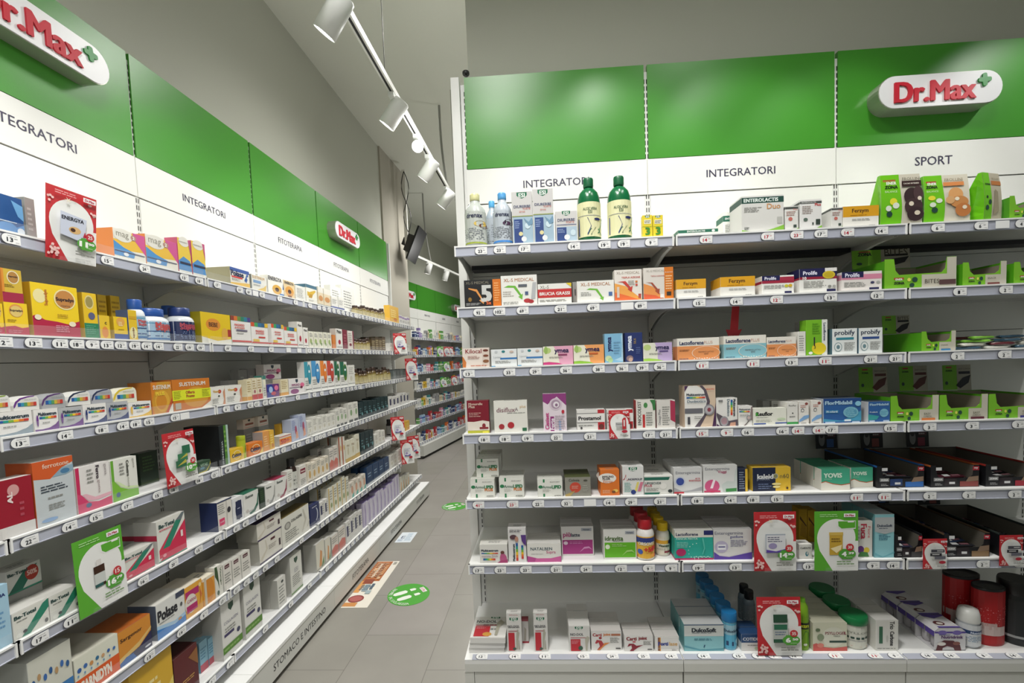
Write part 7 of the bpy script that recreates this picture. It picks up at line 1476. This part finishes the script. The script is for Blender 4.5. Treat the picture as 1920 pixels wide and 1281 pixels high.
        cn = {'#d8d6cc': 'white', '#8c3a34': 'dark red', '#dcdcd4': 'pale', '#c8c8be': 'pale grey'}.get(col, 'dark')
        short = ' '.join(where.replace('long ', '').replace('open ', '').replace(',', '').split()[:7])
        tag(o, f"{cn} snack bar, {ORDN[j]} from the front in {short}", 'snack bar', 'snack bars in display cartons')
    return r


BARS = []


def hash_(s):
    return sum((i + 1) * ord(c) for i, c in enumerate(s))


def snack_bar(col, L, W):
    k = ('bar', col, round(L, 3))
    if k in MESH:
        o = bpy.data.objects.new('snack_bar', MESH[k]); COL.objects.link(o); return o
    b = MB()
    n = 8
    prof = [(-L / 2, .0008), (-L / 2 + .008, .001), (-L / 2 + .014, .006), (L / 2 - .014, .006), (L / 2 - .008, .001), (L / 2, .0008)]
    vs, fs = [], []
    for x, t in prof:
        for q in range(n):
            a = 2 * math.pi * q / n
            vs.append((x, W * .5 * max(-1, min(1, 1.3 * math.cos(a))), .007 + t * math.sin(a)))
    for i in range(len(prof) - 1):
        for q in range(n):
            fs.append((i * n + q, i * n + (q + 1) % n, (i + 1) * n + (q + 1) % n, (i + 1) * n + q))
    b.mesh(vs, fs, mat(col, .25), True)
    b.box(-L * .3, -L * .08, -W * .35, W * .35, .0128, .0134, mat('#c8c8c8', .4))
    b.box(L * .0, L * .3, -W * .3, W * .2, .0128, .0134, mat('#7a5058', .4))
    o = b.build('snack_bar'); MESH[k] = o.data
    return o


def drinks_pack(w, h, d, M, label, cat, group):
    r = empty('drinks_pack', M, label, cat, group)
    hw = w / 2
    wm, pu = mat('#d8d6d8', .4), mat('#5c4a9c', .4)
    b = MB()
    # sleeve: end panels and a folded top, open at the long sides
    out = [(-hw, 0), (hw, 0), (hw, h * .84), (hw * .72, h), (-hw * .72, h), (-hw, h * .84)]
    b.prism(out, 'y', 0, .0015, wm)
    b.prism(out, 'y', d - .0015, d, wm)
    b.prism([(-hw, h * .84), (-hw * .72, h), (hw * .72, h), (hw, h * .84), (hw, h * .835), (hw * .71, h * .99), (-hw * .71, h * .99), (-hw, h * .835)], 'y', 0, d, wm)
    b.box(-hw, hw, 0, d, 0, .002, wm)
    for s in (-1, 1):
        b.poly([(s * (hw + .0003), .002, h * .6), (s * (hw + .0003), d * .48, h * .6), (s * (hw + .0003), d * .48, h * .84), (s * (hw + .0003), .002, h * .84)], pu)
        b.poly([(s * (hw + .0003), d * .55, h * .6), (s * (hw + .0003), d, h * .6), (s * (hw + .0003), d, h * .84), (s * (hw + .0003), d * .55, h * .84)], pu)
    F = lambda u, v, l: (-hw + u * w, -LAY * l, v * h)
    b.art([R(0, .76, 1, .84, '#5c4a9c'), E(.25, .79, .15, .1, '#7c6cb4'), E(.72, .79, .15, .1, '#7c6cb4'), T('Nutridrink', .56, .6, .7, '#5c3c6c', .13, .04), R(.14, .68, .5, .71, '#6a6a90'),
           P([(.04, 0), (.1, .3), (.3, .46), (.6, .44), (.82, .24), (.86, 0), (.66, 0), (.6, .14), (.4, .2), (.26, .12), (.24, 0)], '#5c2c30'), E(.7, .32, .12, .08, '#8c5a50'), E(.22, .3, .14, .08, '#e4ded8')], F, w, h)
    Ft = lambda u, v, l: ((-hw + u * w) * .72, v * d, h + .0003 * l)
    b.art([R(.0, .02, 1, .12, '#5c4a9c'), E(.3, .35, .24, .16, '#5c2c30'), E(.32, .33, .14, .09, '#d8d0c8'), P([(0, .9), (.4, .7), (1, .9), (1, 1), (0, 1)], '#5c4a9c')], Ft, w, d)
    b.build('sleeve', r)
    for i in range(2):
        for j in range(2):
            b = MB()
            R_ = min(hw, d / 2) * .46
            b.lathe([(R_ * .8, .003), (R_, .01), (R_, h * .55), (R_ * .6, h * .75), (R_ * .6, h * .8)], mat('#b8b4b8', .4), 14, c=((i - .5) * w * .46, d * (.27 + .46 * j), 0))
            b.build('bottle', r)
    return r


# ---- flyers
def flyer(un, x, y, z, w, h, col, price, disc, pic, label, rot=0, tilt=0, shear=0):
    M = U[un] @ Matrix.Translation((x, y, z)) @ Matrix.Rotation(rot, 4, 'Z') @ Matrix.Rotation(tilt, 4, 'X')
    red = col == 'red'
    r = empty('promo_flyer', M, label, 'flyer', 'promotional flyers')
    b = MB()
    hw = w / 2
    base = '#c02f36' if red else '#5aa832'
    b.box(-hw, hw, 0, .0008, 0, h, mat(base, .35))
    F = lambda u, v, l: (-hw + u * w, -LAY * l, v * h)
    drop = [(.5 + .44 * math.cos(a) * (1 if math.cos(a) > 0 else 1), .55 + .32 * math.sin(a)) for a in [math.pi * (-.06 + 1.12 * i / 18) for i in range(19)]]
    drop = drop + [(.12, .34), (.42, 0.0), (1.0, 0.0), (1.0, .5)]
    ops = [P(drop, '#e9e9e6'), P([(.42, 0), (1, 0), (1, .5), (.94, .5), (.5, .2)], '#e9e9e6')]
    if red:
        rr = random.Random(3)
        for i in range(60):
            u, v = rr.uniform(.03, .97), rr.uniform(.62, .885)
            if ((u - .5) / .47) ** 2 + ((v - .55) / .35) ** 2 > 1:
                ops.append(E(u, v, .026, .017, '#ecc4c0'))
        for i in range(22):
            u, v = rr.uniform(.03, .22), rr.uniform(.05, .27)
            if v < .34 - u * .95 or u < .12:
                ops.append(E(u, v, .028, .018, '#ecc4c0'))
        for a in range(6):
            ops.append(P([(.38 + .012 * math.cos(a * 1.047 + 1.57), .85 + .008 * math.sin(a * 1.047 + 1.57)), (.38 + .09 * math.cos(a * 1.047), .85 + .045 * math.sin(a * 1.047)), (.38 + .012 * math.cos(a * 1.047 - 1.57), .85 + .008 * math.sin(a * 1.047 - 1.57))], '#e8e0cc'))
    else:
        ops += [P([(.5, .84), (.94, .84), (.94, .7), (.6, .7), (.52, .74)], '#e9e9e6'), P([(.54, .83), (.93, .83), (.93, .72), (.62, .71), (.55, .75)], '#5aa832'), R(.76, .84 - .03, .9, .84, '#e9e9e6')]
    ops += [G(.12, .9, .6, .96, 2, '#e0a0a0' if red else '#a8d890'), R(.67, .9, .93, .96, '#efefef'), T('Dr.Max', .8, .93, .2, '#b8284a', None, .04)]
    pics = {'box': [R(.25, .32, .72, .64, '#a8b0bc'), R(.27, .34, .72, .62, '#dcdce0'), G(.3, .5, .66, .6, 3, '#6a6a80'), E(.42, .44, .1, .05, '#9a90b8'), wave_in(.27, .33, .72, '#5c43a0')],
            'energya': [P([(.22, .36), (.7, .3), (.74, .64), (.22, .68)], '#c8cede'), T('ENERGYA', .46, .6, .44, '#2a2c38', None, .04), E(.5, .45, .12, .05, '#d8b078'), E(.46, .45, .05, .028, '#4a2c20'), P([(.66, .38), (.74, .38), (.7, .46)], '#b83040')],
            'greens': [R(.5, .56, .76, .72, '#2f6a4c'), R(.34, .44, .66, .58, '#3c7a54'), R(.26, .33, .6, .46, '#35694c'), P([(.3, .36), (.6, .4), (.58, .46)], '#b8b04c'), P([(.4, .48), (.66, .52), (.64, .57)], '#b8b04c')],
            'bottle': [R(.34, .3, .56, .58, '#3c2418'), R(.34, .34, .56, .48, '#c8ccc8'), R(.4, .58, .5, .66, '#d8d4d0'), R(.34, .3, .5, .34, '#2b5a58')],
            'gold': [R(.34, .27, .64, .62, '#c8a23c'), R(.33, .6, .65, .65, '#d4b458'), P([(.36, .38), (.62, .44), (.6, .36), (.5, .3)], '#f0e0b0'), G(.38, .48, .6, .56, 2, '#7a5c20')],
            'pills': [R(.35, .58, .67, .72, '#284c38'), R(.34, .26, .68, .56, '#b4b8b4'), R(.36, .46, .66, .55, '#2f6a50'), G(.38, .36, .64, .44, 2, '#6a7a90'), R(.34, .24, .68, .3, '#2f5a44')],
            'prost': [R(.3, .44, .7, .58, '#b4b4b4'), T('Prostamol', .5, .52, .34, '#333'), P([(.62, .34), (.8, .34), (.8, .74), (.7, .74), (.62, .68)], '#b83038'), P([(.68, .44), (.74, .44), (.74, .66), (.68, .66)], '#dcdcdc')],
            'bars': [R(.26, .58, .82, .68, '#4a4a52'), R(.22, .46, .7, .56, '#2c2c34'), R(.4, .36, .86, .46, '#6a6a74'), R(.3, .5, .6, .53, '#c8c8c8'), R(.5, .62, .76, .65, '#c8c8c8')]}
    ops += pics[pic]
    if price:
        a, c = price.split('.')
        ops += [E(.74, .285 + .0, .2, .085, '#55a03c'), R(.62, .2, .86, .37, '#55a03c'), T(a, .67, .285, .13 * len(a) / 2 + .05, '#f4f4f0', .075, .06), T(c, .83, .3, .13, '#f4f4f0', .035, .05), G(.72, .22, .9, .25, 1, '#a0cc90')]
        if disc:
            ops += [E(.8, .4, .09, .06, '#c03038'), T(disc, .8, .4, .1, '#f0d8d4', None, .04)]
    else:
        ops += [E(.72, .26, .14, .05, '#b03040')]
    ops += [G(.5, .1, .95, .18, 2, '#7a9a6a' if not red else '#8a8a84')]
    b.art(ops, F, w, h, rough=.3)
    b.build('card', r)
    b = MB()
    b.box(-hw * .5, hw * .5, -.003, .004, -.004, .012, CLEAR)
    b.build('clip', r)
    return r


def wave_in(u0, v0, u1, c):
    return P([(u0, v0), (u1, v0), (u1, v0 + .06), ((u0 + u1) / 2, v0 + .02), (u0, v0 + .05)], c)


# ------------------------------------------------------------------ placing the goods
CAT = {'box': 'box', 'arch': 'box', 'drink': 'bottle', 'aloe': 'bottle', 'aloeg': 'bottle', 'pill': 'bottle', 'jar': 'tub', 'dome': 'bottle', 'canr': 'canister', 'canb': 'canister', 'tubec': 'tube', 'bag': 'bag', 'tray': 'display carton', 'pack': 'drinks pack'}


REST = []


def place(un, zs, item):
    k, kind, des, lx, ly, dz, w, h, d, n, label = item[:11]
    o_ = item[11] if len(item) > 11 else {}
    z = zs[k] + dz + 0.0006
    grp = f"{CAT[kind]}s on the {ORD[k]} shelf, {UNITN[un]} shelving".replace('boxs', 'boxes')
    step = (max(d, w) if kind in ('jar', 'pill') else d) + 0.003
    for j in range(n):
        lb = label if j == 0 else ' '.join(label.replace(',', '').split()[:11]) + ', ' + ORDN[j] + ' in row'
        dr = o_.get('drift', 0) * j
        if ly + step * j + max(d, w if kind in CAT and CAT[kind] != 'box' and kind != 'pack' else 0) > -0.003 and j > 0:
            break
        jit = 0 if j == 0 else random.uniform(-.0015, .0015)
        M = U[un] @ TR(lx + dr + jit, ly + step * j, z, math.radians(o_.get('rot', 0)))
        if kind == 'box':
            b = pack_box(des, w, h, d); b.matrix_world = M
            if un == 'L' and j > 0:
                REST.append(b)
            else:
                tag(b, lb, 'box', grp)
        elif kind == 'arch':
            b = arch_box(des, w, h, d); b.matrix_world = M; tag(b, lb, 'box', grp)
        elif kind == 'bag':
            bag(des, w, h, d, M, lb, 'bag', grp)
        elif kind == 'tray':
            tray(des, w, h, d, M, lb, 'display carton', grp, o_.get('hdr', 0))
        elif kind == 'pack':
            drinks_pack(w, h, d, M, lb, 'drinks pack', grp)
        else:
            pack_round(kind, des, w, h, d, M, lb, CAT[kind], grp)


for it in RITEMS:
    place('R', ZR, it)
for it in LITEMS:
    place('L', ZL, it)

DESC = {'brown': 'brown glass bottle with cream label', 'w_bl': 'low white carton with violet band', 'brownbx': 'brown carton with dark top', 'w_line': 'white carton with grey print', 'dkgrey': 'dark grey carton',
        'w_leaf': 'white carton with leaf and dark foot', 'tealdk': 'dark teal carton', 'w_nv': 'white carton with navy square', 'w_or2': 'cream carton with golden picture', 'w_rd': 'white carton with pale red base',
        'rust': 'white carton with rust stripe', 'creamg': 'cream carton with gold foot', 'darkp': 'dark bottle with black cap', 'yellow_c': 'yellow carton', 'w_gold': 'white carton with gold edge',
        'w_skin': 'white carton with teal corner', 'bluenv': 'wide dark blue carton', 'lav': 'lavender carton', 'w_or': 'white carton with orange leaf'}
CNT, FILLN, FILLMAX = {}, [0], 75
for k, kind, des, y0, y1, h, n in LFILL:
    rnd = random.Random(k * 100 + int(y0 * 10))
    w = (y1 - y0) / n
    for j in range(n):
        hh = h * rnd.uniform(.86, 1.06) if kind == 'box' else h * rnd.choice([.85, 1, 1.05])
        for row in range(2):
            dd = 0.06
            x = y0 + w * (j + .5)
            yl = -.293 + row * .085
            M = U['L'] @ TR(x, yl, ZL[k] + .0006)
            if row == 0: CNT[(k, des)] = CNT.get((k, des), 0) + 1
            lb = f"{DESC[des]}, {ORDN[CNT[(k, des)] - 1]} of its {'front' if row == 0 else 'back'} row, {ORD[k]} left shelf"
            grp = f"{CAT[kind]}s at the far end of the {ORD[k]} left wall shelf".replace('boxs', 'boxes')
            ww = w * .93 if kind == 'box' else min(w * .93, .062)
            if kind == 'box':
                b = pack_box(des, round(ww, 3), round(hh, 3), dd); b.matrix_world = M
                if row == 0 and FILLN[0] < FILLMAX:
                    tag(b, lb, 'box', grp); FILLN[0] += 1
                else:
                    REST.append(b)
            elif row == 0 or j % 2:
                pack_round(kind, des, ww, hh, ww, M, lb, 'bottle', grp)

# small goods on the distant shelving: every pack on its own, told apart by colour and place
FARK = [('white', '#dedcd6', '#8a9aa8'), ('pale blue', '#a8c4dc', '#3c64a0'), ('orange', '#d87038', '#e8d8c8'), ('green', '#5c9a4c', '#dce8d0'), ('red', '#b0343c', '#e8d8d4'), ('navy', '#2c3c68', '#c8d0e0'), ('cream', '#dcd4bc', '#a88c5c'),
        ('teal', '#3c8488', '#d8e8e4'), ('yellow', '#dcb840', '#7a5c20'), ('pink', '#d090a8', '#f0e4e8'), ('grey', '#9c9c9c', '#5c5c60'), ('violet', '#8c78b0', '#e4e0ec')]
for i, (n_, a, c) in enumerate(FARK):
    de('far%d' % i, a, R(0, .55, 1, .75, c) if i % 2 else E(.5, .6, .3, .16, c), G(.15, .1, .85, .45, 2, c))
PREF = [[2, 11, 0, 6, 3, 0, 6, 3, 0, 0, 10, 6], [11, 5, 0, 1, 3, 8, 0, 0, 0, 0], [1, 1, 0, 9, 4, 7, 3, 3, 0, 6], [0, 6, 8, 0, 11, 4, 0, 7, 3, 3], [0, 0, 6, 0, 0, 10, 6, 4, 0, 5, 10], [4, 1, 11, 4, 5, 4, 4, 7, 0, 0, 5], [0, 5, 0, 4, 0, 4, 1, 7, 0, 0, 5]]
for k in range(7):
    rnd = random.Random(50 + k)
    x = 0.05; q = 0
    cnt = {}
    while x < 3.52:
        w = round(rnd.choice([.05, .06, .07, .085]), 3)
        if (x % .9) > .83: x += .09; continue
        c = PREF[k][int(q / 2) % len(PREF[k])] if rnd.random() < .75 else rnd.randrange(12)
        h = round(rnd.choice([.08, .10, .12, .14, .17]), 3)
        M = U['F'] @ TR(x + w / 2, -.305, ZL[k] + .0006)
        b = pack_box('far%d' % c, w, h, .05); b.matrix_world = M
        REST.append(b)
        x += w + rnd.choice([.004, .006, .012]); q += 1

# past the three hundred cartons that show largest, the rest of them is one object
vs, fs, mi, ms = [], [], [], []
for o in REST:
    me, M, n0 = o.data, o.matrix_world, len(vs)
    idx = []
    for m in me.materials:
        if m not in ms: ms.append(m)
        idx.append(ms.index(m))
    vs += [tuple(M @ v.co) for v in me.vertices]
    for p in me.polygons:
        fs.append(tuple(v + n0 for v in p.vertices)); mi.append(idx[p.material_index])
    bpy.data.objects.remove(o)
me = bpy.data.meshes.new('supplement_box')
me.from_pydata(vs, [], fs)
for m in ms: me.materials.append(m)
me.polygons.foreach_set('material_index', mi)
rest = bpy.data.objects.new('supplement_box', me)
COL.objects.link(rest)
tag(rest, 'mass of tiny packs in many colours on the distant shelves and far back rows', 'box', None, 'stuff')

# ---- flyers, arrow, lying goods
flyer('R', 0.660, -.462, 1.357 - .0, .085, .118, 'red', '', '', 'prost', 'small red snowflake flyer before the red striped cartons', tilt=-.06)
flyer('R', 1.279, -.464, .790, .168, .248, 'red', '14.90', '35', 'box', 'red snowflake flyer priced 14.90, sixth shelf')
flyer('R', 1.522, -.464, .788, .172, .248, 'green', '4.39', '30', 'gold', 'green flyer priced 4.39, sixth shelf')
flyer('R', 1.907, -.464, .790, .092, .125, 'red', '', '', 'bars', 'small red flyer on black cartons, left of two')
flyer('R', 2.198, -.464, .800, .088, .125, 'red', '', '', 'bars', 'small red flyer on black cartons, right of two')
flyer('R', 1.300, -.456, .424, .178, .245, 'red', '6.50', '35', 'pills', 'red snowflake flyer priced 6.50 on the base shelf', tilt=-.05)
flyer('L', -0.648, -.322, 2.085, .168, .232, 'red', '11.90', '25', 'energya', 'red snowflake flyer priced 11.90, top left shelf', rot=.0, tilt=.10)
flyer('L', -0.245, -.322, 1.215, .172, .23, 'red', '10.90', '30', 'greens', 'red snowflake flyer priced 10.90, fourth left shelf', tilt=-.04)
flyer('L', -0.640, -.325, .885, .180, .262, 'green', '16.79', '15', 'bottle', 'green flyer priced 16.79, fifth left shelf', tilt=-.03)
for j, (x, z, h, l) in enumerate([(2.74, 1.80, .22, 'highest of the small red flyers far down the left wall'), (3.12, 1.50, .25, 'second highest small red flyer far down the left wall'), (2.52, .91, .24, 'small red flyer by dark cartons far down the left wall'),
                                  (2.80, .60, .26, 'nearer of two low red flyers far down the left wall'), (3.05, .60, .26, 'farther of two low red flyers far down the left wall')]):
    flyer('L', x, -.388, z, .14, h, 'red', '', '', 'box', l, rot=-.95, tilt=-.12)
for j, (x, k) in enumerate([(1.0, 1), (1.35, 1), (1.55, 1), (1.3, 2), (2.6, 2), (3.1, 2), (1.1, 3), (1.7, 3)]):
    flyer('F', x, -.39, ZL[k] - .03, .13, .19, 'red' if j % 3 else 'green', '', '', 'box', f"{ORDN[j]} little flyer counted along the distant shelves", rot=-.8)
# red arrow card
e = empty('arrow_sign', U['R'] @ Matrix.Translation((1.174, -.33, 1.742)) @ Matrix.Rotation(.08, 4, 'Y'), 'red arrow card pointing down at the orange and turquoise cartons', 'sign')
b = MB()
b.prism([(-.014, .16), (.016, .16), (.018, .05), (.034, .055), (.001, -.03), (-.034, .05), (-.016, .05)], 'y', 0, .0012, mat('#b5202a', .4))
b.art([T('I BASTA', .5, .52, .5, '#f0d0cc', None, .03), T('LEGGERI', .5, .40, .62, '#f0d0cc', None, .03)], lambda u, v, l: (-.034 + u * .068, -LAY * l, -.03 + v * .1), .068, .1)
b.build('card', e)
# flat stack of red and white cartons, bottom shelf left end
for j in range(3):
    w, h, d = .155, .024, .165
    b = pack_box('nodol_flat', w, h, d)
    if j == 2:
        bb = MB()
        bb.v, bb.f, bb.m, bb.sm = [], [], [], []
        F = lambda u, v, l: (-w / 2 + u * w, v * d, h + .0003 + LAY * l)
        bb.art([R(0, .62, 1, .63, '#e2e0dc'), T('NO-DOL', .38, .76, .6, '#2c3038', .12, .02), R(.08, .57, .8, .6, '#a82838'), R(.08, .06, .52, .54, '#c22f3a'), E(.46, .16, .13, .09, '#d8a04c'), G(.12, .4, .42, .5, 3, '#e09098'), *crest(.62, .93, .28, .1),
                P([(.68, .1), (.76, .1), (.8, .5), (.92, .7), (.8, .84), (.7, .7)], '#b0ac9c')], F, w, d)
        for z_ in (0,):
            o2 = bb.build('printed_top', b)
    b.matrix_world = U['R'] @ TR(.062 + .004 * j, -.420 - .005 * j, .4150 + j * (h + .0008), .02 - .015 * j)
    tag(b, f"{['lowest', 'middle', 'topmost'][j]} of three flat red and white cartons at the left end", 'box', 'flat cartons on the bottom shelf, right shelving')
# loose snack bars heaped on the third shelf of the right bay
rnd = random.Random(5)
for j in range(16):
    c = rnd.choice(['#d4d2c4', '#7cb83c', '#d8d6cc', '#5c2028', '#2c4a5c', '#d0d0c8'])
    o = snack_bar(c, .11, .028)
    col, lvl = j % 4, j // 4
    o.matrix_world = U['R'] @ Matrix.Translation((2.065 + .115 * (col % 3) + .02 * lvl, -.40 + .07 * (col // 3) + rnd.uniform(-.004, .004), 1.671 + .0135 * lvl)) @ Matrix.Rotation(rnd.uniform(-.2, .2), 4, 'Z')
    tag(o, f"{ {'#d4d2c4': 'cream', '#7cb83c': 'green', '#d8d6cc': 'white', '#5c2028': 'maroon', '#2c4a5c': 'dark blue', '#d0d0c8': 'pale'}[c]} snack bar, {ORDN[lvl]} layer of the heap, {ORDN[col]} from its left", 'snack bar', 'loose snack bars heaped on the third shelf')
# metal clips on the fourth shelf at the right edge
